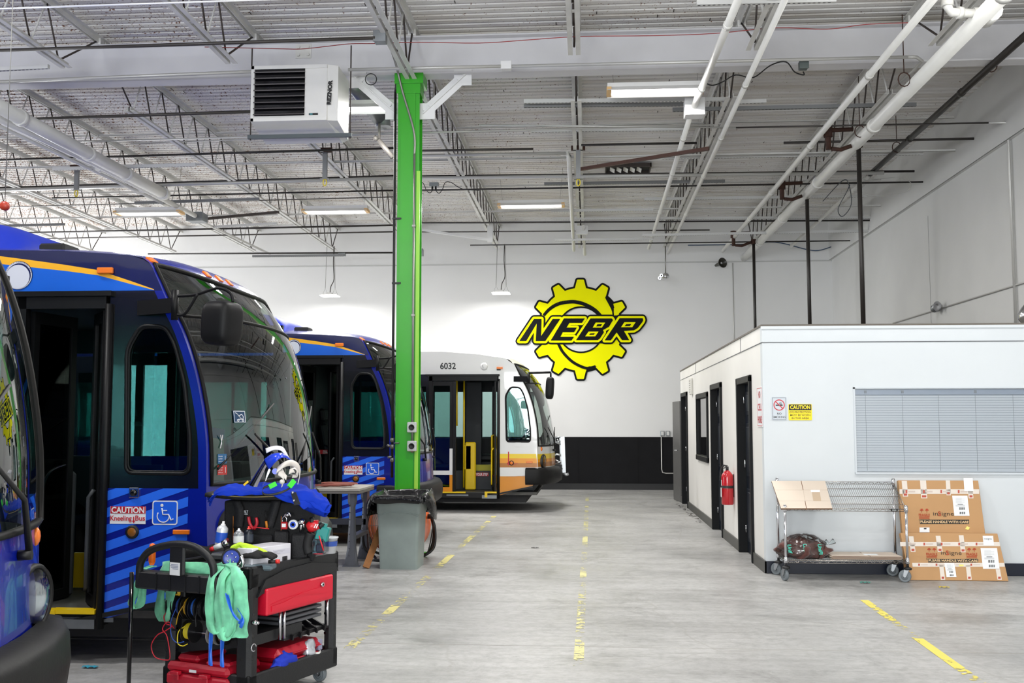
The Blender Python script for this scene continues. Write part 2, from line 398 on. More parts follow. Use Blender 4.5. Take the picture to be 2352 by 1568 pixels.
# joists
CH=5.85
def joist(X,y0,y1,e0,e1,label,grp):
    """y0..y1 span between bearings, bottom chord from y0+e0 to y1-e1"""
    t=thing('roof_joist',label,'joist',(X,(y0+y1)/2,CH),group=grp)
    m=MB()
    for s in (-1,1):
        m.box(X+s*.018,X+s*.075,y0,y1,6.50,6.508); m.box(X+s*.018,X+s*.026,y0,y1,6.44,6.50)
    m.box(X-.05,X+.05,y0+.02,y0+.12,6.42,6.50); m.box(X-.05,X+.05,y1-.12,y1-.02,6.42,6.50)
    m.build('top_chord',WHITESTEEL,t)
    m=MB()
    for s in (-1,1):
        m.box(X+s*.018,X+s*.072,y0+e0,y1-e1,CH,CH+.008); m.box(X+s*.018,X+s*.026,y0+e0,y1-e1,CH+.008,CH+.06)
    n=int((y1-y0)/2.1)
    for i in range(1,n): m.box(X-.05,X+.05,y0+i*2.1-.03,y0+i*2.1+.03,CH+.01,CH+.02)
    m.build('bottom_chord',WHITESTEEL,t)
    m=MB(); m.mi=0
    y=y0+e0+.12; pn=.62; k=0
    a=MB(); 
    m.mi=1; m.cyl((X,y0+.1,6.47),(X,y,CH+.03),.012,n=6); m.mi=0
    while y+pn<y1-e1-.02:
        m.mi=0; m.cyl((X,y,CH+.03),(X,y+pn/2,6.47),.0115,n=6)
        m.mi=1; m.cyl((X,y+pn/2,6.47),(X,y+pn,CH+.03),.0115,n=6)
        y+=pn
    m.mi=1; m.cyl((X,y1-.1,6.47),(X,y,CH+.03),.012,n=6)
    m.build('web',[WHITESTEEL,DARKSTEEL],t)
    return t
JX=[-.13+2.03*n for n in range(-7,3)]
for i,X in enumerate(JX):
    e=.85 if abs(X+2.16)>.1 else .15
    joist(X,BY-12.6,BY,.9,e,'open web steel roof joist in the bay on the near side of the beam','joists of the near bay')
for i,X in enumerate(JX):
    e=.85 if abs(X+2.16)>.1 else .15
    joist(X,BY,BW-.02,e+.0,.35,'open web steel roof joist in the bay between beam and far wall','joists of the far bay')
# bridging: light angles along x between joists
for y,z in ((8.6,6.44),(16.6,CH+.06),(16.6,6.44),(20.8,CH+.06),(20.8,6.44)):
    m=MB(); m.box(-16.9,RX-.08,y,y+.03,z,z+.004); m.box(-16.9,RX-.08,y,y+.004,z,z+.03)
    tag(m.build('bridging_angle',WHITESTEEL),'thin white steel bridging angle tying the roof joists together','bracing','bridging angles across the joists')
# green column -----------------------------------------------------------
GREEN=mat('green_paint','#2a9d10',.35,vary=.08,vscale=2,coat=.3)
GREENL=mat('yellow_green_paint','#8ccc3e',.4)
KX0=atY(910,700,BY-.13).x; KX1=atY(960,700,BY-.13).x; KX=(KX0+KX1)/2
t=thing('steel_column','bright green painted steel column under the roof beam','column',(KX,BY,0))
w=(KX1-KX0)
m=MB(); zt=5.80
m.box(KX0,KX1,BY-.115,BY-.10,0,zt); m.box(KX0,KX1,BY+.10,BY+.115,0,zt); m.box(KX-.006,KX+.006,BY-.1,BY+.1,0,zt)
# raised rolled section look: a central web face and side lips
m.box(KX0+.035,KX1-.05,BY-.128,BY-.115,0,zt-.12)
m.mi=1; m.box(KX1-.03,KX1+.012,BY-.13,BY-.1,0,zt-1.1)
m.build('shaft',[GREEN,GREENL],t)
m=MB(); m.box(KX0-.02,KX1+.01,BY-.14,BY+.14,zt-.12,zt); m.box(KX0-.04,KX1+.05,BY-.16,BY+.16,zt,5.93); m.build('cap_plate',GREEN,t)
m=MB(); m.box(KX0-.08,KX1+.08,BY-.2,BY+.2,0,.03,.004); m.build('base_plate',GREEN,t)
m=MB(); m.tube([(KX1-.055,BY-.145,1.25),(KX1-.055,BY-.145,4.9)],.014,8)
m.tube(spline([(KX1-.055,BY-.145,4.9),(KX1-.065,BY-.15,5.2),(KX0+.06,BY-.16,5.7),(KX0-.02,BY-.25,6.05),(KX0-.1,BY-.5,6.3)],6),.013,8)
for z in (2.9,4.0): m.box(KX1-.075,KX1-.035,BY-.165,BY-.13,z,z+.025)
m.build('conduit',CONDUIT,t)
# receptacles on column
SW=mat('cast_grey','#b9bcbb',.45,.2); 
def recept(c,nm='receptacle'):
    m=MB(); m.box(c.x-.055,c.x+.055,c.y-.05,c.y,c.z-.062,c.z+.062,.008)
    for a in (-.045,.045):
        for b in (-.05,.05): m.cyl((c.x+a,c.y-.056,c.z+b),(c.x+a,c.y-.05,c.z+b),.005,n=6)
    o=m.build('receptacle_box',SW,None); tag(o,'grey weatherproof twist lock outlet box on the green column, '+('upper' if c.z>1.5 else 'lower')+' of two','outlet','outlet boxes on the green column')
    m=MB(); m.lathe([(.034,0),(.036,.012),(.028,.014),(.026,.006),(0,.006)],20,'Y'); m.xf(0,Matrix.Translation((c.x,c.y-.05,c.z))@Matrix.Scale(-1,4,(0,1,0)))
    for k in range(3): a=k*2*PI/3; m.box(c.x+.015*math.cos(a)-.003,c.x+.015*math.cos(a)+.003,c.y-.06,c.y-.052,c.z+.015*math.sin(a)-.005,c.z+.015*math.sin(a)+.005)
    m.build('socket_face',BLACK,o)
recept(atY(947,981,BY-.16)); recept(atY(947,1024,BY-.16))
# black air hose pipe beside column
t=thing('air_pipe','black vertical air pipe with valves running down beside the green column','pipe',(KX0-.05,BY-.1,1.15))
xa=atY(909,700,BY-.12).x-.028
m=MB(); m.tube([(xa,BY-.12,.95),(xa,BY-.12,5.70)],.016,8); m.tube([(xa,BY-.12,5.7),(xa+.01,BY-.12,5.8),(xa+.03,BY-.12,5.85)],.016,8)
m.build('pipe',BLACK,t)
m=MB()
for z in (1.32,1.4,1.16): m.cyl((xa,BY-.12,z-.025),(xa,BY-.12,z+.025),.026,n=8)
m.cyl((xa-.02,BY-.12,1.32),(xa-.06,BY-.14,1.34),.014,n=8); m.cyl((xa,BY-.12,1.2),(xa-.05,BY-.14,1.19),.014,n=8); m.cyl((xa,BY-.12,1.36),(xa+.09,BY-.14,1.365),.008,n=6)
m.build('valve',mat('steel_fitting','#6f6e6c',.4,.7),t)
m=MB()
for z in (3.3,4.1): m.box(xa-.02,xa+.09,BY-.14,BY-.1,z,z+.02)
m.build('clamp',BLACK,t)
# knee braces -------------------------------------------------------------
def brace(a,b,label):
    t=thing('knee_brace',label,'brace',tuple(a)); A=Vector(a);B=Vector(b); m=MB(); m.bar(A,B,.012,.14,up=(0,0,1)); 
    m.bar(A+Vector((0,.0,0)),B,.08,.012)
    m.build('brace_bar',WHITE,t)
    d=(B-A).normalized()
    for P,s in ((A,1),(B,-1)):
        m=MB(); m.obox(P+d*s*.05,(.22,.02,.2)); 
        for q in (.03,.12): m.cyl(P+d*s*q+Vector((0,-.035,.03)),P+d*s*q+Vector((0,-.01,.03)),.022,n=6)
        m.build('gusset_plate',WHITE,t)
brace(atY(912,262,BY-.03),atY(815,178,BY-.03),'white bolted knee brace on the heater side of the green column')
brace(atY(972,262,BY-.03),atY(1070,172,BY-.03),'white bolted knee brace of the green column, on its gear sign side')
# pipes & conduits ---------------------------------------------------------
def run(name,pts,r,mt,label,cat='pipe',group=None,n=8,collars=()):
    m=MB(); m.tube(pts,r,n)
    for q in collars:
        a=Vector(pts[0]).lerp(Vector(pts[-1]),q); d=(Vector(pts[-1])-Vector(pts[0])).normalized(); m.cyl(a-d*.04,a+d*.04,r*1.18,n=n)
    o=m.build(name,mt); tag(o,label,cat,group); return o
WP=mat('white_pipe','#dddcd7',.35,vary=.06,vscale=3)
BKP=mat('black_pipe','#26221f',.45,vary=.2)
Z=lambda x,y,z:atZ(x,y,z)
run('sprinkler_main',[Z(2420,-130,5.62),Z(1707,594,5.62)],.082,WP,'thick white sprinkler main running to the far wall above the office roof',n=16,collars=(.06,.32,.52,.7,.86))
run('white_pipe',[Z(2225,-100,5.72),Z(1660,576,5.72)],.042,WP,'medium white pipe running alongside the thick sprinkler main',n=10,collars=(.2,.4,.6,.75))
run('white_pipe',[Z(1720,-60,5.70),Z(1592,250,5.70)],.042,WP,'short white pipe dropping into the square junction box',n=10,collars=(.3,.8))
run('white_pipe',[Z(1585,268,5.70),Z(1490,570,5.70)],.038,WP,'white pipe running on from the square junction box to the far wall',n=10,collars=(.1,.3,.6))
run('white_pipe',[Z(1830,-60,5.74),Z(1534,581,5.74)],.034,WP,'white pipe strapped beside the joist between the box and the sprinkler main',n=10,collars=(.2,.35,.5,.7,.85))
run('white_pipe',[Z(1290,352,5.9),Z(1303,352,5.88),Z(1307,360,5.82),Z(1318,575,5.6)],.04,WP,'white pipe elbowing down towards the gear sign on the far wall',n=10)
run('white_pipe',[Z(1340,520,5.75),Z(1343,584,5.62)],.04,WP,'short white pipe stub into the far wall beside the grey joist box',n=10)
run('white_main',[Z(-120,182,5.62),Z(380,447,5.62)],.095,WP,'thick white capped pipe slanting across the ceiling above the buses',n=16,collars=(.25,.55,.75,.98))
run('white_pipe',[Z(-120,218,5.62),Z(215,375,5.62),Z(270,404,5.62),Z(448,495,5.62)],.045,WP,'medium white pipe beside the thick capped pipe above the buses',n=10,collars=(.1,.5,.7))
run('white_pipe',[Z(-60,262,5.7),Z(620,583,5.7)],.028,WP,'narrow white conduit below the capped pipe above the buses',n=8)
run('black_pipe',[Z(2480,-30,5.9),Z(1995,403,5.9)],.045,BKP,'black iron pipe hung near the right hand wall',n=12,collars=(.42,.7))
run('white_pipe',[Z(1997,402,5.88),Z(1817,565,5.75)],.035,WP,'pale pipe continuing from the black iron pipe to the far wall',n=10,collars=(.03,))
def hanger(px,py,z,zt,lab):
    p=Z(px,py,z); m=MB(); m.tube([p+Vector((0,0,.12)),Vector((p.x,p.y,zt))],.006,6); m.tube([p+Vector((.07*math.cos(a),0,.04+.085*math.sin(a))) for a in [k*PI/6 for k in range(12)]],.007,6,closed=True)
    tag(m.build('pipe_hanger',RUST),lab,'hanger','rusty pipe hangers')
for px,py,z in ((2277,157,5.9),(2060,344,5.9),(1842+235,190,5.62),(1975+0,308,5.62)): hanger(px,py,z,6.45,'rusty clevis hanger holding a ceiling pipe')
# elbow at top right
t=thing('pipe_elbow','white cast elbow teeing off the sprinkler main','pipe fitting',tuple(Z(2255,30,5.7)))
m=MB(); a=Z(2255,32,5.66); b=Z(2185,28,5.66); m.tube([a,b,b+Vector((-.03,0,.05)),b+Vector((-.035,0,.3)),b+Vector((-.035,0,.9))],.045,10)
m.cyl(b+Vector((-.035,0,.06)),b+Vector((-.035,0,.14)),.06,n=10); m.cyl(b.lerp(a,.2),b.lerp(a,.35),.06,n=10); m.build('elbow',WP,t)
m=MB(); m.cyl(a+Vector((-.08,0,0)),a+Vector((.02,0,0)),.065,n=10); m.cyl(a+Vector((.06,-.1,0)),a+Vector((.06,.1,0)),.11,n=12); m.build('tee_clamp',WP,t)
# drops from the sprinkler main down to the office roof
for x,y0,y1,lab in ((1733,556,752,'farthest'),(1856,448,746,'middle'),(1975,332,742,'nearest')):
    top=Z(x,y0,5.62); bot=Vector((top.x-.02,top.y,2.7))
    t=thing('black_drop_pipe','black vertical pipe rising from the office roof, %s of three'%lab,'pipe',(bot.x,bot.y,2.7),group='vertical pipes above the office')
    m=MB(); m.tube([bot,(bot.x,bot.y,5.62)],.033,10); m.build('riser',BKP,t)
    m=MB(); m.cyl((bot.x,bot.y,5.58),(bot.x,bot.y,5.68),.06,n=10); m.tube([(bot.x,bot.y,5.64),(bot.x-.28,bot.y-.12,5.52),(bot.x-.42,bot.y-.14,5.53)],.03,8); m.cyl((bot.x-.46,bot.y-.14,5.52),(bot.x-.46,bot.y-.14,5.85),.04,n=8)
    m.cyl((bot.x-.46,bot.y-.14,5.7),(bot.x-.46,bot.y-.14,5.85),.065,n=8); m.tube([(bot.x-.46,bot.y-.14,5.8),(bot.x-.1,bot.y-.1,5.82)],.032,8)
    m.build('elbow_fitting',RUST,t)
# cross conduits (x direction), pixel ends at height z
DC=mat('dark_conduit','#3f3b38',.45,.3); LC=mat('light_conduit','#bab9b5',.4,.3); VD=mat('very_dark_conduit','#231f1d',.5,.2)
def cross(a,b,z,r,mt,lab,**k): 
    A=Z(*a,z); B=Z(*b,z); return run('ceiling_conduit',[A,B],r,mt,lab,'conduit',k.get('group','conduits crossing the ceiling'))
G1='dark electrical conduit crossing under the roof joists'; G2='pale electrical conduit crossing under the roof joists'
cross((-60,118),(862,87),5.80,.02,DC,'dark conduit in front of the beam ending at the grey pull box',group=None)
cross((-60,22),(640,-2),5.6,.010,mat('bright_conduit','#f2f2f2',.2,.2),'thin bright white conduit crossing the top corner over the buses',group=None)
cross((-60,190),(590,164),5.88,.022,LC,'white conduit clamped under the beam behind the heater',group=None)
cross((800,160),(1150,152),5.88,.02,LC,'white conduit under the beam between heater and small junction box',group=None)
cross((1175,152),(2085,131),5.88,.02,LC,'long white conduit under the beam towards the sprinkler main',group=None)
run('ceiling_conduit',[Z(2085,131,5.88),Z(2105,131,5.88),Z(2118,140,5.88),Z(2100,160,5.86),Z(2055,200,5.84)],.02,LC,'bent end of the white conduit beside the sprinkler main','conduit')
for a,b,z,r,mt in (((20,275),(580,256),5.8,.022,DC),((180,325),(1640,287),5.8,.014,LC),((-20,368),(905,340),5.8,.018,VD),((960,346),(1225,342),5.8,.018,DC),
  ((960,357),(1300,352),5.85,.025,LC),((1335,333),(1600,328),5.8,.018,VD),((-20,437),(905,409),5.74,.03,LC),((-20,432),(905,404),5.86,.02,VD),((960,409),(2030,397),5.8,.03,LC),((960,405),(2100,393),5.86,.02,VD),
  ((120,455),(905,437),5.8,.016,VD),((960,437),(2160,417),5.8,.016,VD),((20,475),(905,452),5.8,.010,DC),((30,535),(905,517),5.8,.02,VD),((960,512),(2330,504),5.8,.018,VD),
  ((60,549),(905,532),5.78,.016,DC),((960,533),(1630,528),5.74,.014,DC),((340,583),(905,580),5.62,.02,VD),((1080,563),(2000,552),5.66,.014,VD),((300,330),(1100,300),5.95,.01,LC),
  ((1100,287),(1690,293),5.8,.013,LC),((1690,293),(2270,282),5.8,.013,DC),((1800,328),(2250,318),5.9,.02,DC)):
    cross(a,b,z,r,mt,G1 if mt in (DC,VD) else G2,group=G1 if mt in (DC,VD) else G2)
# conduit bending down right wall
p=atX(2345,330,RX-.03)
run('wall_conduit',[Z(2270,282,5.8)]+[Vector((RX-.05,Z(2270,282,5.8).y,5.8)),Vector((RX-.04,Z(2270,282,5.8).y,5.7)),Vector((RX-.035,Z(2270,282,5.8).y,2.7))],.02,LC,'pale conduit turning down the right hand wall','conduit')
# sloping conduit low on right wall with two lamps
a=atX(2050,742,RX-.03); b=atX(2352,648,RX-.03); b2=a+(b-a)*1.6
run('wall_conduit',[Vector((RX-.02,a.y,a.z)),Vector((RX-.02,b2.y,b2.z))],.012,LC,'thin conduit slanting along the right hand wall above the office','conduit')
# perforated strut channels
STR=mat('strut_white','#cbcbc9',.5,.1); STRD=mat('strut_grey','#7f8081',.5,.4)
def strut(a,b,z,mt,lab,w=.045,h=.05):
    A=Z(*a,z);B=Z(*b,z); m=MB(); m.bar(A,B,w,h); m.mi=1
    d=(B-A); n=int(d.length/.05); d.normalize()
    for i in range(n): p=A+d*(.025+i*.05); m.obox(p+Vector((0,0,-h/2-.0005)),(.026,.012,.002))
    tag(m.build('strut_channel',[mt,BLACKM]),lab,'strut channel','perforated strut channels')
SL='perforated steel strut channel hung across the joists'
for a,b,z,mt in (((-30,160),(112,153),5.85,STR),((1600,7),(1920,0),5.85,STR),((1203,233),(1670,228),5.95,STR),((1203,243),(1570,239),5.95,STRD),((1545,252),(2104,240),5.92,STRD),
   ((1660,236),(1760,232),5.95,STR),((1220,300),(1580,296),5.98,STR),((122,388),(450,378),5.72,STR),((1250,422),(1665,416),5.88,STRD),((1265,484),(1500,481),5.8,STR),((1270,502),(2000,499),5.85,STR),
   ((1520,362),(2120,352),5.95,STR),((1480,457),(1990,450),5.9,STR),((310,466),(595,457),5.72,STRD),((0,519),(148,515),5.6,STRD),((490,521),(636,513),5.7,STR),((445,505),(640,487),5.7,DARKSTEEL),((1475,540),(2000,530),5.6,STR),((1275,551),(1500,548),5.6,STR),((580,588),(790,586),5.5,STRD)):
    strut(a,b,z,mt,SL)
# boxes
def jbox(px,py,z,w,h,d,mt,lab):
    p=Z(px,py,z); m=MB(); m.box(p.x-w/2,p.x+w/2,p.y-d/2,p.y+d/2,p.z-h/2,p.z+h/2,.006); m.mi=0
    m.box(p.x-w/2-.005,p.x+w/2+.005,p.y-d/2-.01,p.y-d/2,p.z-h/2-.005,p.z+h/2+.005,.003)
    o=m.build('junction_box',mt); tag(o,lab,'junction box'); return o
jbox(874,87,5.82,.13,.12,.12,GALV,'grey pull box on the conduit in front of the beam')
jbox(1163,152,5.9,.12,.09,.1,WHITE,'small white junction box under the beam between column and light')
jbox(1594,249,5.70,.25,.22,.22,WHITE,'square white junction box on the ceiling beside the bright near light')
jbox(453,500,5.62,.32,.17,.3,GALV,'grey sheet metal box at the end of the white pipe above the buses')
jbox(1336,529,5.72,.26,.17,.12,WHITE,'white control box on the joist above the gear sign')
jbox(965,580,5.55,.15,.16,.12,GALV,'grey junction box just past the green column near the far wall')
jbox(786,585,5.55,.16,.06,.12,GALV,'small grey box under the joist end above the far hanging lamp')
jbox(1845,150,5.85,.1,.1,.1,mat('green_grey','#4b5452',.5),'small dark plug box with black cable under the beam')
run('black_cable',spline([Z(1845,165,5.8),Z(1846,172,5.78),Z(1825,165,5.8),Z(1805,142,5.85),Z(1770,150,5.85),Z(1730,178,5.82),Z(1690,172,5.8),Z(1660,188,5.8),Z(1635,196,5.8),Z(1618,188,5.85)],5),.008,BLACK,'black power cable looping from the plug box to the near light','cable',n=6)
run('red_wire',spline([Z(470,108,5.9),Z(640,112,5.9),Z(700,112,5.9),Z(800,101,5.9),Z(860,100,5.9),Z(960,97,5.9),Z(1100,99,5.9),Z(1210,92,5.9),Z(1330,84,5.9),Z(1500,82,5.9),Z(1640,77,5.9),Z(1780,64,5.9),Z(1900,67,5.9),Z(1990,56,5.9),Z(2100,52,5.9)],4),.005,mat('red_wire','#8c2a2a',.5),'thin red wire sagging along the front of the beam','wire',n=5)
# cable loops near far right
BC=mat('grey_cable','#3a4048',.5)
run('cable_loop',spline([Z(1890,462,5.6),Z(1935,415,5.7),Z(1950,425,5.7),Z(1955,470,5.5),Z(1935,497,5.4),Z(1925,480,5.5),Z(1945,440,5.6),Z(1952,424,5.7)],5),.008,BC,'loop of dark cable hanging from the conduit near the right wall','cable',n=6)
run('cable_loop',spline([Z(1960,440,5.7),Z(2020,450,5.6),Z(2080,440,5.6),Z(2092,420,5.7),Z(2060,408,5.75),Z(1990,415,5.8),Z(1960,425,5.8)],5),.006,LC,'thin pale cable looped against the right wall','cable',n=6)
run('cable_bundle',spline([atY(1580,563,25.1),atY(1700,561,25.1),atY(1780,556,25.1),atY(1850,572,25.1),atY(1880,575,25.1),atY(1911,566,25.1)],5),.012,mat('blue_cable','#2c4a6a',.5),'sagging bundle of blue cables across the far wall','cable',n=6)
# rusty angle brace
m=MB(); A=Z(1330,389,5.62);B=Z(1628,341,5.62); m.bar(A,B,.05,.05); tag(m.build('steel_angle',mat('brown_angle','#4b3028',.6,vary=.2)),'rust brown steel angle slanting between two joists','steel angle')
# short grey ties with yellow hooks (tool balancer hooks)
for (px,py,z,l) in ((747,350,5.85,.42),(177,388,5.8,.35),(1328,345,5.85,.45)):
    p=Z(px,py,z); t=thing('hook_bracket','grey steel bracket with a yellow safety hook hanging below a roof joist','bracket',tuple(p),group='yellow hook brackets')
    m=MB(); m.box(p.x-.11,p.x+.11,p.y-.03,p.y+.03,p.z-.0,p.z+.07); m.build('rusty_clamp',RUST,t)
    m=MB(); m.box(p.x-.035,p.x+.035,p.y-.025,p.y+.025,p.z-l,p.z); m.box(p.x-.07,p.x+.07,p.y-.05,p.y+.05,p.z-l-.01,p.z-l); m.build('bracket_arm',STRD,t)
    m=MB(); m.tube([Vector((p.x+.028*math.cos(a),p.y,p.z-l-.06+.055*math.sin(a))) for a in [k*PI/6 for k in range(12)]],.009,6,closed=True); m.build('hook',mat('yellow_hook','#d8c21a',.4),t)
# roof louvre vent
p=Z(1442,386,6.55)
t=thing('roof_vent','dark louvred vent opening in the roof deck','vent',tuple(p))
m=MB(); w=.42;m.box(p.x-w,p.x+w,p.y-.28,p.y+.28,6.56,6.575); m.build('dark_opening',BLACKM,t)
m=MB()
for a,b,c,d in ((-w-.02,w+.02,-.3,-.27),(-w-.02,w+.02,.27,.3),(-w-.02,-w,-.3,.3),(w,w+.02,-.3,.3)): m.box(p.x+a,p.x+b,p.y+c,p.y+d,6.5,6.575)
m.build('vent_frame',DARKSTEEL,t)
for k in range(5):
    m=MB(); m.obox((p.x-.3+k*.13,p.y+.05,6.53),(.1,.3,.01),Matrix.Rotation(.5,3,'Y')); m.build('louvre_blade',WHITESTEEL,t)
# ================================================================ lamps
TUBE=mat('lamp_tube','#ffffff',.5,emit=9); HB=mat('lamp_lens','#ffffff',.5,emit=9); FIX=mat('fixture_white','#e0dfdc',.4); SOCK=mat('lamp_socket','#d8b078',.5)
def lamp_light(loc,sx,sy,power,name='lamp_glow',rot=(0,0,0)):
    l=bpy.data.lights.new(name,'AREA'); l.shape='RECTANGLE'; l.size=sx; l.size_y=sy; l.energy=power; l.color=(1,.985,.96)
    o=bpy.data.objects.new(name,l); C.objects.link(o); o.location=loc; o.rotation_euler=rot; return o
def strip(px,py,pw,z,label,power,W=None,wide=.32,hang=True,loc=None):
    p=loc or atZ(px,py,z); 
    L=W or 1.25
    t=thing('strip_light',label,'ceiling light',(p.x,p.y,p.z),group=None)
    x0,x1=p.x-L/2,p.x+L/2
    m=MB(); m.box(x0,x1,p.y-wide*.25,p.y+wide*.25,p.z+.05,p.z+.11); 
    m.add([(x0,p.y-wide*.25,p.z+.06),(x1,p.y-wide*.25,p.z+.06),(x1,p.y-wide/2,p.z-.01),(x0,p.y-wide/2,p.z-.01),(x0,p.y+wide*.25,p.z+.06),(x1,p.y+wide*.25,p.z+.06),(x1,p.y+wide/2,p.z-.01),(x0,p.y+wide/2,p.z-.01)],[(0,1,2,3),(4,5,6,7)])
    m.build('housing',FIX,t)
    for s in (-1,0,1):
        m=MB(); m.tube([(x0+.04,p.y+s*wide*.3,p.z+.02),(x1-.04,p.y+s*wide*.3,p.z+.02)],.016,8); m.build('tube',TUBE,t)
    m=MB()
    for s in (-1,1):
        xx=x0+.02 if s<0 else x1-.02; m.box(xx-.03,xx+.03,p.y-wide*.42,p.y+wide*.42,p.z-.005,p.z+.045)
    m.build('socket_strip',SOCK,t)
    if hang:
        m=MB(); m.tube([(x0+.08,p.y,p.z+.1),(x0+.02,p.y-.1,DECK-.15)],.003,4); m.tube([(x1-.08,p.y,p.z+.1),(x1-.02,p.y,DECK-.15)],.003,4); m.build('hanger_wire',CONDUIT,t)
    lamp_light((p.x,p.y,p.z-.03),L*.95,wide*.9,power)
    return t
strip(1505,212,0,5.75,'bright near ceiling tube light beside the square junction box',260,1.2)
strip(846,252,0,5.75,'tube light partly hidden behind the white heater',220,1.25)
strip(1220,474,0,5.70,'small tube light on the ceiling right of the green column towards the far wall',330)
strip(771,487,0,5.62,'tube light above the second blue bus, left of the green column',330)
strip(342,491,0,5.5,'tube light above the nearest blue bus',330)
def highbay(px,py,Y,label,power):
    p=atY(px,py,Y); t=thing('hanging_lamp',label,'hanging light',tuple(p))
    m=MB(); m.obox((p.x,p.y,p.z+.035),(.36,.3,.03),bev=.01); m.obox((p.x-.02,p.y,p.z+.07),(.14,.1,.05),bev=.008); m.build('housing',FIX,t)
    m=MB(); m.obox((p.x,p.y,p.z+.012),(.42,.34,.016),bev=.005); m.build('lens',HB,t)
    m=MB()
    for s in (-1,1):
        q=Vector((p.x+s*.12,p.y,p.z+.2)); m.tube([(p.x+s*.19,p.y,p.z+.03),q,(p.x+s*.05,p.y,p.z+.05)],.004,4)
        m.tube([q,(q.x-s*.03,q.y,5.84)],.006,4)
    m.build('chain',CONDUIT,t)
    m=MB(); m.tube(spline([(p.x,p.y,p.z+.09),(p.x+.02,p.y,p.z+.25),(p.x+.09,p.y,p.z+.42),(p.x+.07,p.y,p.z+.8),(p.x+.08,p.y,5.84)],5),.011,6); m.build('cord',DC,t)
    lamp_light((p.x,p.y,p.z-.02),.4,.32,power)
highbay(758,681,24.2,'white LED lamp hanging on chains left of the green column near the far wall',95)
highbay(1151,675,24.2,'white LED lamp hanging on chains left of the gear sign near the far wall',95)
# lamps outside the picture, over the rest of the hall
for i,(x,y) in enumerate(((-9.5,9),(-5,5),(3.8,8.6),(0,3),(4.2,0),(-4,-3),(-.6,8.8))):
    z=5.9
    if i in (3,9,11) or True:
        strip(0,0,0,0,'tube light on the ceiling outside the picture',260,1.25,loc=Vector((x,y,6.1)),hang=False)['group']='tube lights over the rest of the hall'
# added daylight fill at unseen doors behind the camera, tilted up at the ceiling
for x0,x1,pw_ in ((-4.5,0,1900),(1.2,5.2,600),(-12,-7.5,1900)):
    o=lamp_light(((x0+x1)/2,-8.9,2.1),x1-x0,4.1,pw_,'door_daylight_fill',(PI/2+.42,0,0)); o.data.color=(.93,.97,1)
for y0,y1,pw_ in ((22.0,25.0,1900),(9.8,13.0,450)):  # unseen left wall doors: lamps added as daylight, tilted up to brighten the hall
    o=lamp_light((-16.9,(y0+y1)/2,2.05),4.0,y1-y0,pw_,'door_daylight_fill',(0,-PI/2-.3,0)); o.data.color=(.96,.98,1)
w=bpy.data.worlds.new('sky'); bpy.context.scene.world=w; w.use_nodes=True; w.node_tree.nodes['Background'].inputs[0].default_value=(.85,.92,1,1); w.node_tree.nodes['Background'].inputs[1].default_value=1.0
# ================================================================ OFFICE
OX=1.90; OY=11.41; OH=2.655; OYF=21.4
OW=mat('office_white','#d2d7da',.5,vary=.03,vscale=1.2)
OWS=mat('office_white_side','#e6e4df',.5,vary=.05,vscale=1.2)
BTRIM=mat('black_trim','#0a0b0d',.5,vary=.1,spec=.2)
def onplane(px,py,P,N): d=ray(px,py); o=Vector((0,0,CAMH)); t=(Vector(P)-o).dot(N)/d.dot(N); return o+d*t
wx0=atY(1962,890,OY).x; wx1=RX-.25; wz1=atY(1962,890,OY).z; wz0=atY(1967,1085,OY).z
# front wall with opening for the window
m=MB(); T=.12
m.box(OX,wx0,OY,OY+T,0,OH); m.box(wx1,RX,OY,OY+T,0,OH); m.box(wx0,wx1,OY,OY+T,0,wz0); m.box(wx0,wx1,OY,OY+T,wz1,OH)
structure(m.build('wall_office_front',OW))
# side wall with door and window openings
def sy(px,py=1000): return atX(px,py,OX).y
doors=[]
D1=(atX(1727,1000,OX).y,atX(1698,1000,OX).y); D2=(atX(1659,1000,OX).y,atX(1637,1000,OX).y); D3=(atX(1580,1000,OX).y,atX(1568,1000,OX).y)
W2=(atX(1627,980,OX).y,atX(1603,980,OX).y); dz=[atX(1727,870,OX).z,atX(1657,885,OX).z,atX(1579,905,OX).z]
w2z=(atX(1627,1052,OX).z,atX(1627,909,OX).z)
m=MB(); y=OY+.0
cuts=sorted([(D1,0,dz[0]),(D2,0,dz[1]),(D3,0,dz[2]),(W2,w2z[0],w2z[1])],key=lambda c:c[0][0]); cur=OY+T
for (a,b),z0,z1 in cuts:
    m.box(OX,OX+T,cur,a,0,OH)
    if z0>0: m.box(OX,OX+T,a,b,0,z0)
    m.box(OX,OX+T,a,b,z1,OH); cur=b
m.box(OX,OX+T,cur,OYF,0,OH)
structure(m.build('wall_office_side',OWS))
m=MB(); m.box(OX,RX,OYF-.1,OYF,0,OH); structure(m.build('wall_office_rear',OWS))
m=MB(); m.box(OX-.01,RX,OY-.01,OYF,OH,OH+.02); structure(m.build('ceiling_office',mat('dusty_roof','#6a655e',.9)))
# fascia joints
m=MB(); zf=atY(1760,786,OY).z; m.box(OX,RX,OY-.006,OY-.001,zf-.004,zf+.004); m.box(OX-.006,OX-.001,OY,OYF,zf-.004,zf+.003)
for yy in (sy(1600),sy(1705)): m.box(OX-.006,OX-.001,yy,yy+.006,zf,OH)
structure(m.build('trim_5',mat('joint_dark','#5d5f62',.7)))
m=MB(); m.box(OX-.012,RX,OY-.012,OY-.001,OH-.03,OH); structure(m.build('trim_6',OW))
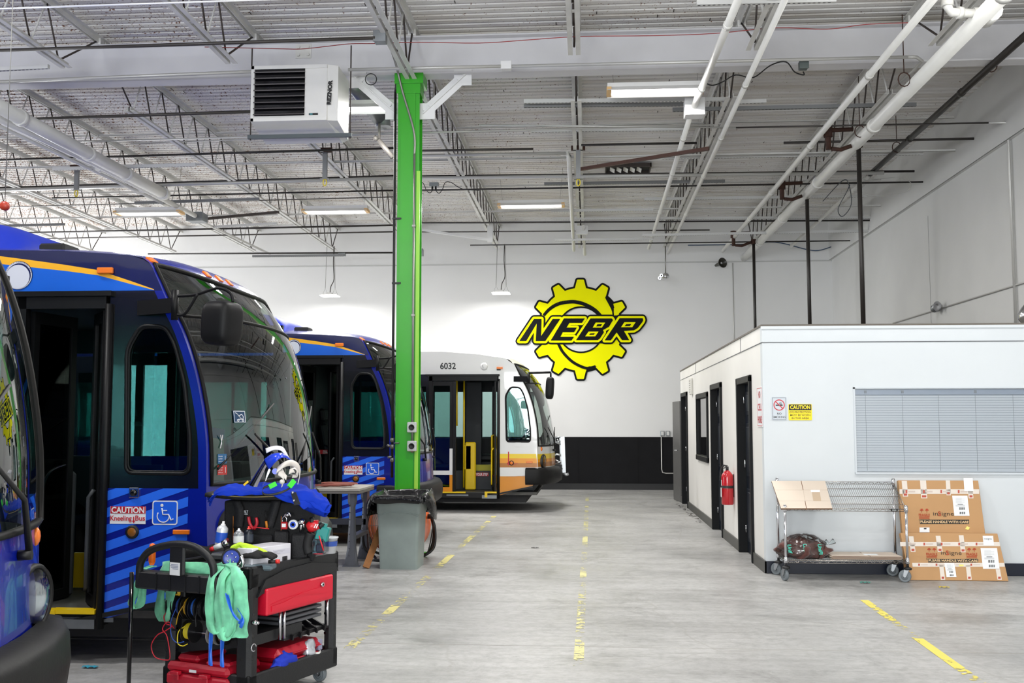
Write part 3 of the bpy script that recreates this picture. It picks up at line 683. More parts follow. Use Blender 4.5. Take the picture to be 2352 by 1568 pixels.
# baseboards
BB=mat('black_baseboard','#0f1626',.35); BBS=mat('grey_black_baseboard','#34332f',.4)
m=MB(); m.box(OX-.02,RX,OY-.02,OY,0,.13,.004); structure(m.build('baseboard_front',BB))
m=MB(); cur=OY-.02
for a,b in (D1,D2,D3): m.box(OX-.02,OX,cur,a-.05,0,.13); cur=b+.05
m.box(OX-.02,OX,cur,OYF,0,.13); structure(m.build('baseboard_side',BBS))
# doors : frame, recessed leaf with panels, handle
for i,(D,z1) in enumerate(zip((D1,D2,D3),dz)):
    a,b=D; fr=MB(); c=.075
    fr.box(OX-.03,OX+T+.01,a-.05,a+.03,0,z1+.04,.006); fr.box(OX-.03,OX+T+.01,b-.03,b+.05,0,z1+.04,.006); fr.box(OX-.03,OX+T+.01,a-.05,b+.05,z1-.03,z1+.05,.006)
    d=fr.build('door_%d'%(i+1),BTRIM); structure(d)
    l=MB(); X=OX+.075; l.box(X,X+.04,a+.03,b-.03,.01,z1-.03)
    w=b-a-.06
    for zz0,zz1 in ((.15,.8),(.95,1.6),(1.7,z1-.12)):
        for s in (0,1):
            y0=a+.03+w*(.1+.45*s); y1=y0+w*.35
            l.box(X-.012,X,y0,y1,zz0,zz1,.008); l.box(X-.018,X,y0+.04,y1-.04,zz0+.04,zz1-.04,.01)
    l.build('door_leaf',mat('blue_black_door','#0c1420',.35,spec=.3),d)
    h=MB(); hy=(a+.12) if i==0 else (a+.12); hz=1.0
    h.lathe([(.03,0),(.03,.008),(.012,.012),(.012,.045),(.028,.05),(.03,.07),(.018,.08),(0,.08)],14,'X'); h.xf(0,Matrix.Translation((X,hy,hz))@Matrix.Scale(-1,4,(1,0,0)))
    h.build('door_handle',CHROME,d)
    hh=MB(); 
    for zz in (.25,1.05,1.85): hh.cyl((OX+.06,b-.035,zz),(OX+.06,b-.035,zz+.09),.01,n=6)
    hh.build('hinge',CHROME,d)
# open door leaf past the end of the office
m=MB(); m.obox((OX-.04,OYF+.42,1.03),(.045,.80,2.05),Matrix.Rotation(.10,3,'Z'),.004); d=structure(m.build('door_4',mat('worn_grey_door','#4b4a48',.45)))
m=MB(); m.cyl((OX-.06,OYF+.1,1.05),(OX-.12,OYF+.1,1.05),.012,n=8); m.cyl((OX-.12,OYF+.1,1.05),(OX-.12,OYF+.22,1.05),.01,n=8); m.build('door_handle',CHROME,d)
# side window
a,b=W2; m=MB(); z0,z1=w2z
m.box(OX-.03,OX+.06,a-.05,a+.03,z0-.06,z1+.06,.01); m.box(OX-.03,OX+.06,b-.03,b+.05,z0-.06,z1+.06,.01); m.box(OX-.03,OX+.06,a-.05,b+.05,z1-.02,z1+.07,.01); m.box(OX-.04,OX+.06,a-.05,b+.05,z0-.07,z0+.02,.01)
w=structure(m.build('window_1',BTRIM))
m=MB(); m.box(OX+.01,OX+.016,a,b,z0,z1); m.build('pane',glass('office_glass','#dfe9ea',1.5,0,.05),w)
m=MB(); z=z1-.05
while z>z0+.03: m.obox((OX+.07,(a+b)/2,z),(.024,b-a-.02,.0015),Matrix.Rotation(.9,3,'Y')); z-=.024
m.build('blind',mat('blind_white','#e9eceb',.5),w)
m=MB(); m.box(OX+.1,OX+.105,a,b,z0,z1); m.build('dark_room_behind',mat('dim_room','#8d908c',.8),w)
# front window with venetian blinds behind glass
fr=MB(); fr.box(wx0-.015,wx1+.015,OY-.008,OY+.06,wz1-.012,wz1+.004); fr.box(wx0-.015,wx1+.015,OY-.02,OY+.06,wz0-.015,wz0+.006); fr.box(wx0-.015,wx0+.006,OY-.008,OY+.06,wz0-.01,wz1+.004); fr.box(wx1-.006,wx1+.012,OY-.008,OY+.06,wz0,wz1)
w=structure(fr.build('window_2',mat('window_frame_grey','#c9cfd4',.4)))
m=MB(); m.box(wx0,wx1,OY+.02,OY+.026,wz0,wz1); m.build('pane',glass('big_pane','#fbfdff',1.5,0,.04),w)
m=MB(); z=wz1-.085; n=0
while z>wz0+.04:
    m.grid(lambda u,v,z=z:Vector((wx0+.01+(wx1-wx0-.02)*u,OY+.060-.009*v,z-.0235*v)),2,2,True); z-=.0268
sl=m.build('blind_slats',mat('blind_slat','#f6f9fb',.45),w)
m=MB(); m.box(wx0+.005,wx1-.005,OY+.045,OY+.085,wz1-.075,wz1-.02); m.build('head_rail',mat('blind_rail','#aab7c9',.4),w)
m=MB(); m.box(wx0+.005,wx1-.005,OY+.05,OY+.08,wz0+.01,wz0+.03); m.build('bottom_rail',mat('blind_slat','#eef3f6'),w)
for px in (1990,2075,2158,2243,2330):
    x=atY(px,1000,OY+.05).x; m=MB(); m.tube([(x,OY+.05,wz1-.05),(x,OY+.05,wz0+.02)],.0016,4); m.box(x-.012,x+.012,OY+.035,OY+.045,wz1-.06,wz1-.03) if px in(1990,2075,2243) else None; m.build('cord',mat('cord_grey','#8a929a',.6),w)
m=MB(); m.box(wx0,wx1,OY+.11,OY+.115,wz0,wz1); m.build('dark_room_behind',mat('blue_dim_room','#a9b6c2',.8),w)
# ---------------------------------------------------------------- signs
RED=mat('sign_red','#c41a2e',.4); INK=mat('sign_black','#101012',.45); SIGNW=mat('sign_white','#e9ebec',.35); YEL=mat('sign_yellow','#f2d90c',.4); LGREY=mat('sign_grey','#c7ced5',.35)
def rrect(x0,x1,z0,z1,r,n=5):
    out=[]
    for cx,cz,a in ((x1-r,z0+r,-PI/2),(x1-r,z1-r,0),(x0+r,z1-r,PI/2),(x0+r,z0+r,PI)):
        for k in range(n+1): t=a+k*PI/2/n; out.append((cx+r*math.cos(t),cz+r*math.sin(t)))
    return out
a=atY(1771,911,OY);b=atY(1808,965,OY); x0,x1,z1,z0=a.x,b.x,a.z,b.z; W=x1-x0;H=z1-z0; yy=OY-.006
m=MB(); m.prism(rrect(x0,x1,z0,z1,.012),'Y',yy,OY-.001); 
m.mi=1
for q in ((x0+.01,x1-.01,z1-.013,z1-.010),(x0+.01,x1-.01,z0+.010,z0+.013),(x0+.010,x0+.013,z0+.01,z1-.01),(x1-.013,x1-.010,z0+.01,z1-.01)): m.box(q[0],q[1],yy-.001,yy,q[2],q[3])
cx=(x0+x1)/2; cz=z1-H*.35; R=W*.36
m.text('NO',(cx,yy-.001,z0+H*.285),H*.085,right=(1,0,0),bold=.01); m.text('SMOKING',(cx,yy-.001,z0+H*.14),H*.085,W*.82,bold=.003)
m.box(cx-R*.62,cx+R*.62,yy-.002,yy-.0005,cz-.008,cz+.004)
m.tube([Vector((cx+R*.1+R*.12*math.sin(t*1.8),yy-.001,cz+.005+R*.09*t)) for t in range(6)],.002,4); m.tube([Vector((cx+R*.35+R*.12*math.sin(t*1.8+1),yy-.001,cz+.005+R*.07*t)) for t in range(7)],.002,4)
m.mi=2
n=36
for k in range(n):
    t0,t1=2*PI*k/n,2*PI*(k+1)/n; m.add([(cx+r*math.cos(t),yy-.002,cz+r*math.sin(t)) for r,t in ((R,t0),(R,t1),(R*.84,t1),(R*.84,t0))],[(0,1,2,3)])
q=R*.9*.7071; m.bar((cx-q,yy-.002,cz+q),(cx+q,yy-.002,cz-q),.0012,R*.16,up=(1,0,1))
tag(m.build('no_smoking_sign',[LGREY,INK,RED]),'silver NO SMOKING sign with a struck out cigarette on the office front wall','sign')
a=atY(1810.5,927.5,OY);b=atY(1865,965,OY); x0,x1,z1,z0=a.x,b.x,a.z,b.z; W=x1-x0;H=z1-z0; cx=(x0+x1)/2
m=MB(); m.prism(rrect(x0,x1,z0,z1,.01),'Y',yy,OY-.001); m.mi=1; m.prism(rrect(x0+.005,x1-.005,z1-H*.38,z1-.005,.006),'Y',yy-.001,yy)
m.text('EYE PROTECTION',(cx,yy-.001,z0+H*.50),H*.11,W*.9,bold=.01);m.text('MUST BE WORN',(cx,yy-.001,z0+H*.32),H*.11,W*.86,bold=.003);m.text('IN THIS AREA',(cx,yy-.001,z0+H*.135),H*.11,W*.74,bold=.01)
m.mi=2; m.text('CAUTION',(cx,yy-.002,z1-H*.195),H*.22,W*.86,bold=.03)
tag(m.build('caution_sign',[YEL,INK,YEL]),'yellow and black CAUTION eye protection sign beside the no smoking sign','sign')
# side wall sign : NO CELL PHONES
def sidesign(y0,y1,z0,z1,lines,lab,nm):
    m=MB(); X=OX-.006; m.box(X,OX-.001,y0,y1,z0,z1); m.mi=1
    for q in ((y0+.01,y1-.01,z1-.016,z1-.010),(y0+.01,y1-.01,z0+.010,z0+.016),(y0+.010,y0+.016,z0+.01,z1-.01),(y1-.016,y1-.010,z0+.01,z1-.01)): m.box(X-.001,X,*q)
    n=len(lines)
    for i,t in enumerate(lines):
        m.text(t,(X-.0015,(y0+y1)/2,z1-(z1-z0)*(i+.6)/(n+.2)),(z1-z0)*.17,(y1-y0)*(.4 if len(t)<3 else .75),right=(0,-1,0),bold=.02)
    tag(m.build(nm,[SIGNW,RED]),lab,'sign')
A=atX(1752,980,OX-.004);B=atX(1741,884,OX-.004)
sidesign(A.y,A.y+.34,1.56,2.0,['NO','CELL','PHONES'],'white sign with red NO CELL PHONES lettering at the office corner','cell_phone_sign')
A=atX(1696,950,OX);sidesign(A.y,atX(1692,950,OX).y,1.6,1.94,['FIRE','EXIT'][:1],'narrow white sign with red lettering between the two office doors above the extinguisher','fire_sign')
A=atX(1592,890,OX)
m=MB(); m.box(OX-.05,OX-.001,A.y,A.y+.22,2.12,2.42,.01); m.mi=1; 
for k in range(6): m.box(OX-.053,OX-.05,A.y+.02,A.y+.2,2.16+k*.04,2.175+k*.04)
tag(m.build('door_chime',[mat('beige_box','#d9d7cf',.5),mat('grille_grey','#8a8983',.6)]),'small grey louvred box high on the office side wall','wall box')
# fire extinguisher -----------------------------------------------------
p=atX(1686,1120,OX); ey=p.y; ex=OX-.085; eb=atX(1686,1167,OX-.085).z; et=atX(1686,1085,OX-.085).z
t=thing('fire_extinguisher','red fire extinguisher with black hose hung between the office doors','fire extinguisher',(ex,ey,eb)); Hh=et-eb
m=MB(); r=.078; m.lathe([(0,.01),(r*.9,0),(r,.015),(r,Hh*.8),(r*.93,Hh*.87),(r*.6,Hh*.95),(.025,Hh*.99),(.022,Hh)],20,c=(ex,ey,eb)); m.build('cylinder',mat('extinguisher_red','#b5121f',.25,coat=.5),t)
m=MB(); m.cyl((ex,ey,et),(ex,ey,et+.05),.02,n=10); m.bar((ex,ey,et+.06),(ex-.06,ey-.1,et+.075),.02,.008); m.bar((ex,ey,et+.045),(ex-.06,ey-.1,et+.03),.02,.008); m.build('valve_head',mat('valve_black','#25272a',.4),t)
m=MB(); m.tube(spline([(ex,ey,et+.04),(ex-.03,ey+.06,et+.06),(ex-.07,ey+.09,et),(ex-.085,ey+.06,et-.12)],6),.01,6); m.build('hose',BLACK,t)
m=MB()
for a0,zz0,zz1 in ((2.6,.55,.8),):
    for k in range(6): 
        t0=PI+.3-k*.16;t1=t0-.16; m.add([(ex+(r+.001)*math.cos(q),ey+(r+.001)*math.sin(q),eb+Hh*z) for q,z in ((t0,.5),(t1,.5),(t1,.72),(t0,.72))],[(0,1,2,3)])
m.build('label_sticker',SIGNW,t)
m=MB(); m.lathe([(r+.002,0),(r+.003,.02),(r+.002,.035)],20,c=(ex,ey,eb+Hh*.48)); m.box(ex+r,OX,ey-.02,ey+.02,eb+.1,et-.05); m.build('strap_bracket',BLACK,t)
m=MB(); m.obox((ex-.085,ey-.02,eb+Hh*.36),(.003,.09,.12)); m.build('inspection_tag',SIGNW,t)
# outlets and conduit on the far wall near the office
for px,lab in ((1521,'left of the pair'),(1534,'right of the pair')):
    p=atY(px,995,BW-.03); m=MB(); m.box(p.x-.05,p.x+.05,BW-.06,BW-.001,p.z-.06,p.z+.06,.005); m.mi=1; m.box(p.x-.03,p.x+.03,BW-.064,BW-.06,p.z-.045,p.z+.045)
    tag(m.build('outlet_box',[GALV,mat('outlet_face','#d8d8d6',.4)]),'metal outlet box above the black wall band, '+lab,'outlet',group='outlets on the far wall')
a=atY(1519,1000,BW-.03)
run('wall_conduit',[(a.x,BW-.03,a.z),(a.x,BW-.03,.5),(a.x+.02,BW-.03,.42),(a.x+.1,BW-.03,.40),(a.x+.5,BW-.03,.40)],.014,LC,'pale conduit bending from the outlet down the black wall band','conduit')
# speaker, camera, conduits on far wall
p=atY(1660,603,BW-.3); t=thing('horn_speaker','dark horn loudspeaker on the far wall above the office','speaker',tuple(p))
m=MB(); R=Matrix.Rotation(.5,4,'Z')@Matrix.Rotation(-.1,4,'X'); m.lathe([(.025,.30),(.04,.22),(.05,.12),(.08,.05),(.125,0),(.12,.002),(.07,.06),(.03,.12),(0,.12)],24,'Y'); m.xf(0,Matrix.Translation(p)@R); m.build('horn',mat('horn_grey','#35332c',.35),t)
m=MB(); m.ball(p+Vector((-.03,.04,0)),.022,10); m.build('driver_cap',WHITE,t)
m=MB(); m.box(p.x-.02,p.x+.02,p.y+.1,BW,p.z-.02,p.z+.02); m.build('wall_bracket',GALV,t)
p=atY(1525,634,BW-.6); t=thing('security_camera','silver twin head security camera hanging on a pole near the gear sign','camera',tuple(p))
m=MB(); m.tube([(p.x+.04,p.y,p.z+.04),(p.x+.04,p.y,5.84)],.014,8); m.build('pole',CONDUIT,t)
m=MB(); m.ball(p+Vector((.04,0,0)),(.09,.08,.08),14); m.build('housing',CHROME,t)
for dx,dz in ((-.05,.01),(-.09,-.05)):
    m=MB(); m.cyl(p+Vector((dx,-.03,dz)),p+Vector((dx-.02,-.12,dz-.01)),.045,.04,12); m.mi=1; m.cyl(p+Vector((dx-.02,-.121,dz-.01)),p+Vector((dx-.02,-.13,dz-.01)),.02,n=10); m.build('camera_head',[CHROME,BLACKG],t)
run('wall_conduit',[Vector((atY(1683,600,BW-.02).x,BW-.02,z)) for z in (5.5,2.7)],.012,LC,'thin vertical conduit on the far wall beside the horn speaker','conduit')
# emergency lamps on right wall
p=atX(2147,708,RX-.1)
t=thing('emergency_lamp','small metal twin bullet lamp on the slanting conduit on the right wall','wall lamp',tuple(p))
m=MB(); m.ball(p,(.07,.08,.07),12); m.build('swivel',GALV,t)
m=MB(); m.lathe([(.02,.12),(.05,.06),(.09,.0),(.085,.0),(.04,.03),(0,.03)],16,'Y'); m.xf(0,Matrix.Translation(p+Vector((-.02,-.2,.01)))@Matrix.Rotation(.4,4,'Z')); m.build('lamp_shade',CHROME,t)
# bubble dome at the right edge on the office roof
p=atX(2349,728,RX-.1); t=thing('foil_duct','crumpled silver foil duct end on the office roof by the right wall','duct',(RX-.3,OY+.35,OH+.02))
m=MB(); rr=random.Random(5); q=atY(2352,735,OY+.5)
m.ball((q.x+.14,OY+.5,OH+.15),(.18,.2,.17),16)
for i,v in enumerate(m.v): m.v[i]=v+Vector((rr.uniform(-.012,.012),rr.uniform(-.012,.012),rr.uniform(-.012,.012)))
m.build('foil_bag',CHROME,t)
# ================================================================ GEAR SIGN on far wall
t=thing('gear_sign','big yellow and black gear emblem with bold slanted lettering on the far wall','sign',tuple(atY(1333,870,BW-.03)))
def S(zx,zy,l): 
    y=BW-.020-.006*l; return atY(1150+zx/5.227,600+zy/5.227,y)
SY=mat('sign_vivid_yellow','#fdfb02',.8,spec=.1); SB=mat('sign_charcoal','#131517',.8,spec=.15)
LC_=[0]
def stroke(m,pts,w,l,closed=True):
    n=len(pts)
    for i in range(n if closed else n-1):
        a=Vector(pts[i]);b=Vector(pts[(i+1)%n]); d=b-a
        if d.length<1: continue
        l+=.008
        d.normalize(); r=Vector((-d.y,d.x))*w/2
        m.add([S(*(a+r),l),S(*(b+r),l),S(*(b-r),l),S(*(a-r),l)],[(0,1,2,3)])
    for a in pts:
        l+=.008
        m.add([S(a[0]+w/2*math.cos(k*PI/6),a[1]+w/2*math.sin(k*PI/6),l) for k in range(12)],[list(range(12))])
def fill(m,pts,l): m.add([S(x,y,l) for x,y in pts],[list(range(len(pts)))])
gc=(958,815); gear=[]
for k in range(12):
    a=PI/2-k*PI/6
    def pt(r,off): 
        ca,sa=math.cos(a),math.sin(a); return (gc[0]+r*ca+off*sa, gc[1]-(r*sa-off*ca))
    gear+= [pt(492,-68),pt(512,-62),pt(590,-42),pt(597,-34),pt(597,34),pt(590,42),pt(512,62),pt(492,68)]
    a2=a-PI/12; gear.append((gc[0]+497*math.cos(a2),gc[1]-497*math.sin(a2)))
hole=[(gc[0]+5+270*math.cos(k*PI/24),gc[1]+5+272*math.sin(k*PI/24)) for k in range(48)]
m=MB(); stroke(m,gear,46,-.9)
# ring of yellow between gear edge and hole
def ringfill(m,outer,inner,l,c):
    # radial strips
    N=len(outer); vs=[]
    for x,y in outer:
        a=math.atan2(y-c[1],x-c[0]); vs.append(((x,y),(c[0]+270*math.cos(a),c[1]+272*math.sin(a))))
    for i in range(N):
        (a,b),(c2,d)=vs[i],vs[(i+1)%N]; m.add([S(*a,l),S(*c2,l),S(*d,l),S(*b,l)],[(0,1,2,3)])
m.build('gear_outline',SB,t)
m=MB(); ringfill(m,gear,hole,1,(gc[0]+5,gc[1]+5)); m.build('gear_body',SY,t)
m=MB(); stroke(m,hole,20,2); m.build('hole_outline',SB,t); m=MB()
def taper(m,pts,ws,l):
    for i in range(len(pts)-1):
        a=Vector(pts[i]);b=Vector(pts[i+1]); d=(b-a).normalized(); r=Vector((-d.y,d.x))
        m.add([S(*(a+r*ws[i]/2),l),S(*(b+r*ws[i+1]/2),l),S(*(b-r*ws[i+1]/2),l),S(*(a-r*ws[i]/2),l)],[(0,1,2,3)])
def sm(pts,n=8): return [tuple(p)[:2] for p in spline([(x,y,0) for x,y in pts],n)]
p=sm([(515,650),(590,570),(700,508),(850,485),(960,500),(1060,540),(1140,590),(1200,650)]); taper(m,p,[34+10*math.sin(PI*i/len(p)) for i in range(len(p))],2.4)
m.build('swirl_line',SB,t); m=MB()
p=sm([(1262,425),(1310,490),(1340,560),(1352,650)]); taper(m,p,[max(24,10+52*math.sin(PI*min(1,(i+3)/len(p))))*.8 for i in range(len(p))],2.4)
fill(m,[(1255,410),(1345,490),(1365,560),(1330,560)],2.2)
m.build('swirl_line',SB,t); m=MB()
p=sm([(690,985),(740,1080),(820,1170),(900,1230),(1000,1275),(1060,1282),(1140,1262)]); taper(m,p,[34]*len(p),2.4)
fill(m,[(1010,1290),(1060,1260),(1150,1258),(1120,1300),(1035,1306)],2.2)
m.build('swirl_line',SB,t)
N_=[(222,957),(400,690),(490,690),(485,895),(625,690),(715,690),(535,957),(420,957),(432,745),(305,957)]
E_=[(600,950),(760,685),(1010,685),(975,738),(825,738),(790,795),(915,795),(880,850),(745,850),(717,905),(880,905),(850,950)]
B_=[(905,945),(1078,685),(1335,685),(1348,705),(1300,785),(1228,825),(1240,850),(1192,925),(1165,945)]
R_=[(1248,948),(1428,682),(1705,682),(1712,705),(1700,730),(1645,800),(1600,828),(1480,835),(1543,945),(1455,945),(1392,853),(1322,948)]
m=MB()
for i_,L_ in enumerate((N_,E_,B_,R_)): stroke(m,L_,92,3+i_*.25)
fill(m,[(560,985),(765,655),(1700,645),(1600,850),(1480,860),(1380,900),(1300,985)],2.9)
m.build('letter_outline',SB,t)
m=MB()
for i_,L_ in enumerate((N_,E_,B_,R_)): stroke(m,L_,52,4.5+i_*.25)
m.build('letter_edge',SY,t)
for nm,L_,holes in (('letter_n',N_,()),('letter_e',E_,()),('letter_b',B_,(([(1140,735),(1255,735),(1215,795),(1105,795)],[(1160,755),(1217,753),(1202,779),(1146,781)]),([(1055,843),(1175,843),(1135,900),(1015,900)],[(1075,865),(1131,863),(1118,880),(1060,882)]))),('letter_r',R_,(([(1485,730),(1620,730),(1580,790),(1445,790)],[(1505,754),(1566,752),(1551,777),(1487,779)]),))):
    m=MB(); fill(m,L_,6); m.mi=1
    for o,i in holes: fill(m,o,7)
    m.mi=0
    for o,i in holes: fill(m,i,8)
    m.build('letter',[SB,SY],t)
# ================================================================ WIRE SHELF CART
FY=10.86; BYs=11.28
def X_(px,Y): return atY(px,1200,Y).x
xl=X_(1803.5,FY); xr=X_(2082,FY); xlb=X_(1786,BYs)+0.0; 
zl=lambda py,Y: atY(1900,py,Y).z
zbot=zl(1291,FY)+.02; zf=zl(1168,FY); zb=zl(1106,BYs); pf=zl(1160,FY); pb=zl(1098,BYs)
t=thing('wire_shelf_cart','chrome wire shelf cart on casters against the office wall, top shelf tilted','shelf cart',((xl+xr)/2,(FY+BYs)/2,0))
for x,y,zt in ((xl,FY,pf),(xr,FY,pf),(xl,BYs,pb),(xr,BYs,pb)):
    m=MB(); m.tube([(x,y,.155),(x,y,zt)],.0135,12); m.cyl((x,y,zt),(x,y,zt+.004),.014,n=10)
    for z in (zbot, zf if y==FY else zb): m.lathe([(.0137,-.03),(.021,-.028),(.018,.03),(.0137,.03)],14,c=(x,y,z))
    m.build('post',CHROME,t)
def wshelf(p00,p10,p11,p01,nm,nw=60,trs=True):
    """p00 front left .. p01 back left"""
    p00,p10,p11,p01=[Vector(p) for p in (p00,p10,p11,p01)]
    nrm=(p10-p00).cross(p01-p00).normalized(); m=MB(); d=-nrm*.028 if nrm.z>0 else nrm*.028
    for a,b in ((p00,p10),(p10,p11),(p11,p01),(p01,p00)):
        m.tube([a,b],.0035,6); m.tube([a+d,b+d],.003,6)
        L=(b-a).length; n=max(2,int(L/.075)); pts=[]
        for i in range(n*2+1): q=a.lerp(b,i/(2*n)); pts.append(q+(d if i%2 else Vector((0,0,0))))
        m.tube(pts,.0022,5)
    m.build(nm+'_rim',mat('shelf_rim','#a8a29b',.25,1),t)
    m=MB()
    for i in range(1,nw): 
        a=p00.lerp(p10,i/nw); b=p01.lerp(p11,i/nw); m.tube([a+d*.4,b+d*.4],.0019,4)
    for k in (.22,.5,.78): m.tube([p00.lerp(p01,k)+d*.55,p10.lerp(p11,k)+d*.55],.0028,5)
    m.build(nm+'_wires',mat('shelf_wire','#8d857e',.3,.9),t)
wshelf((xl,FY,zbot),(xr,FY,zbot),(xr,BYs,zbot),(xl,BYs,zbot),'lower_shelf')
wshelf((xl,FY,zf),(xr,FY,zf),(xr,BYs,zb),(xl,BYs,zb),'tilted_shelf')
p=atY(2054,1171,FY-.012); m=MB(); m.box(p.x-.035,p.x+.035,FY-.012,FY-.006,p.z-.012,p.z+.012); m.mi=1; m.box(p.x-.02,p.x+.02,FY-.0135,FY-.012,p.z-.003,p.z+.003); m.build('name_plate',[BLACK,SIGNW],t)
WH=mat('caster_grey','#6b7276',.45); BRK=mat('caster_zinc','#9a9da0',.35,.8)
def caster(x,y,rot,par,r=.062,top=.155,nm='caster'):
    M=Matrix.Translation((x,y,0))@Matrix.Rotation(rot,4,'Z')
    f=MB()
    for s in (-1,1): f.prism([(-.012,top-.03),(.035,top-.03),(.045,r),(.035,r-.012),(.02,r-.01)],'X',s*.022-.0015,s*.022+.0015)
    f.box(-.024,.024,-.015,.035,top-.033,top-.028); f.cyl((-.026,.03,r),(.026,.03,r),.008,n=10); f.xf(0,M); par=f.build('caster',BRK,par)
    o=MB(); o.lathe([(0,-.013),(.028,-.016),(.03,-.015)],18,'X',(0,.03,r)); o.lathe([(.03,-.014),(r*.78,-.012),(r*.92,-.016),(r,-.008),(r,.008),(r*.92,.016),(r*.78,.012),(.03,.014)],22,'X',(0,.03,r)); o.xf(0,M)
    w=o.build('caster_wheel',WH,par)
    o=MB(); o.lathe([(.032,0),(.04,.004),(.04,.018),(.03,.024),(.014,.03)],18,c=(x,y,top-.03)); o.build('bumper_ring',BLACK,par)
caster(xl,FY,.35,t); caster(xr,FY,1.2,t); caster(xl,BYs,.8,t); caster(xr,BYs,1.25,t)
# cardboard -----------------------------------------------------------
CB=mat('cardboard','#b98f62',.75,vary=.05,vscale=2); CBL=mat('cardboard_pale','#cbbdae',.75,vary=.03); CBE=mat('cardboard_edge','#6d4d33',.85)
slope=Vector((0,BYs-FY,zb-zf)).normalized(); sn=Vector((0,-slope.z,slope.y))
def ptilt(px,py): return onplane(px,py,Vector((xl,FY,zf))+sn*.02,sn)
A=[ptilt(1794,1167),ptilt(1912,1167),ptilt(1895,1104),ptilt(1772,1104)]
t=thing('flattened_box','flattened pale cardboard box leaning on the tilted top of the wire cart','cardboard',tuple(A[0]))
m=MB(); 
for i,l in enumerate((0,)):
    f=[a+sn*.0 for a in A]; b=[a-sn*.016 for a in A]; m.add(f+b,[(0,1,2,3),(7,6,5,4)]); m.mi=1; m.add(f+b,[(0,4,5,1),(1,5,6,2),(2,6,7,3),(3,7,4,0)]); m.mi=0
m.mi=1; 
def crease(a,b,w=.003):
    a=ptilt(*a);b=ptilt(*b); m.bar(a+sn*.0005,b+sn*.0005,w,.001,up=sn)
crease((1840,1104),(1845,1125),.006); crease((1849,1150),(1853,1171),.006); m.mi=2; crease((1845,1125),(1849,1150),.002); crease((1775,1125),(1905,1125),.0015); crease((1782,1150),(1908,1150),.0015)
m.mi=3; q=[ptilt(*c)+sn*.001 for c in ((1863,1130),(1883,1130),(1883,1125),(1862,1125))]; m.add(q,[(0,1,2,3)]); m.mi=4; q=[ptilt(*c)+sn*.001 for c in ((1868,1150),(1886,1150),(1883,1130),(1865,1130))]; m.add(q,[(0,1,2,3)])
m.build('folded_sheet',[CBL,CBE,mat('crease_tan','#ab9a88',.8),SIGNW,mat('packing_tape','#b59f86',.25)],t)
def flatbox(x0,x1,y0,y1,z,n,lab,grp=None):
    t=thing('flattened_box',lab,'cardboard',((x0+x1)/2,(y0+y1)/2,z))
    for k in range(n):
        m=MB(); dx=.012*(k%2); m.box(x0+dx,x1+dx,y0,y1,z+k*.009,z+k*.009+.007); 
        m.mi=1; m.box(x0+dx,x1+dx,y0-.0006,y0,z+k*.009+.002,z+k*.009+.006)
        if k==n-1: m.box((x0+x1)/2+.04,(x0+x1)/2+.047,y0,y0+.1,z+k*.009+.007,z+k*.009+.008); m.box((x0+x1)/2+.02,(x0+x1)/2+.027,y1-.1,y1,z+k*.009+.007,z+k*.009+.008); m.mi=2; m.box(x0+.36,x0+.5,y0+.1,y0+.2,z+k*.009+.007,z+k*.009+.008)
        m.build('cardboard_sheet',[CBL,CBE,SIGNW],t)
flatbox(X_(1908,FY+.02),X_(2068,FY+.02),FY+.03,BYs-.02,zbot+.006,4,'stack of flattened cardboard boxes lying on the lower shelf of the wire cart')
# clear bag of dark rags -------------------------------------------------
bc=Vector(((X_(1793,FY)+X_(1910,FY))/2,FY+.2,zbot+.006)); bw=(X_(1910,FY)-X_(1793,FY))/2
t=thing('rag_bag','clear plastic bag of dark brown rags on the lower shelf of the wire cart','bag',tuple(bc))
def blob(c,r,seed,amp,nu=40,nv=22,flat=.35,sc=6):
    c=Vector(c)
    def f(u,v):
        a=2*PI*u;b=PI*v; d=Vector((math.cos(a)*math.sin(b),math.sin(a)*math.sin(b),-math.cos(b)))
        k=1+amp*noise.noise(Vector((d.x*r[0],d.y*r[1],d.z*r[2]))*sc+Vector((seed,0,0)))+amp*.5*noise.noise(Vector((d.x*r[0],d.y*r[1],d.z*r[2]))*sc*3+Vector((seed,3,0)))
        p=Vector((d.x*r[0]*k,d.y*r[1]*k,d.z*r[2]*k)); 
        s=lambda x,e:math.copysign(abs(x)**e,x)
        p.z=max(p.z,-r[2]*flat); return c+p+Vector((0,0,r[2]*flat))
    return f
m=MB(); m.grid(blob(bc,(bw*.9,.16,.13),1,.45,flat=.5,sc=10),60,30,True,True); m.build('rags',mat('brown_rag','#5a332d',.9,vary=.4,vscale=20,bump=.6,bscale=30,sheen=.3),t)
m=MB(); m.grid(blob(bc,(bw,.175,.155),4,.16,flat=.5,sc=14),60,30,True,True)
m.tube([(bc.x+bw*.9,bc.y,bc.z+.16),(bc.x+bw*1.05,bc.y-.02,bc.z+.14),(bc.x+bw*1.25,bc.y-.02,bc.z+.17)],[.03,.012,.03],8)
m.build('clear_film',glass('clear_film','#f2f6f6',1.35,.12,.02),t)
m=MB()
for px,tx in ((1815,'Unif'),(1851,'UniFi'),(1885,'UniFi')):
    q=atY(px,1265,FY+.015); m.text(tx,(q.x,FY+.03,bc.z+.10),.036,None,right=(.15,0,-1),up=(1,-.0,.15),bold=.03,shear=.2)
m.build('printed_lettering',mat('teal_ink','#3fc0a8',.5),t)
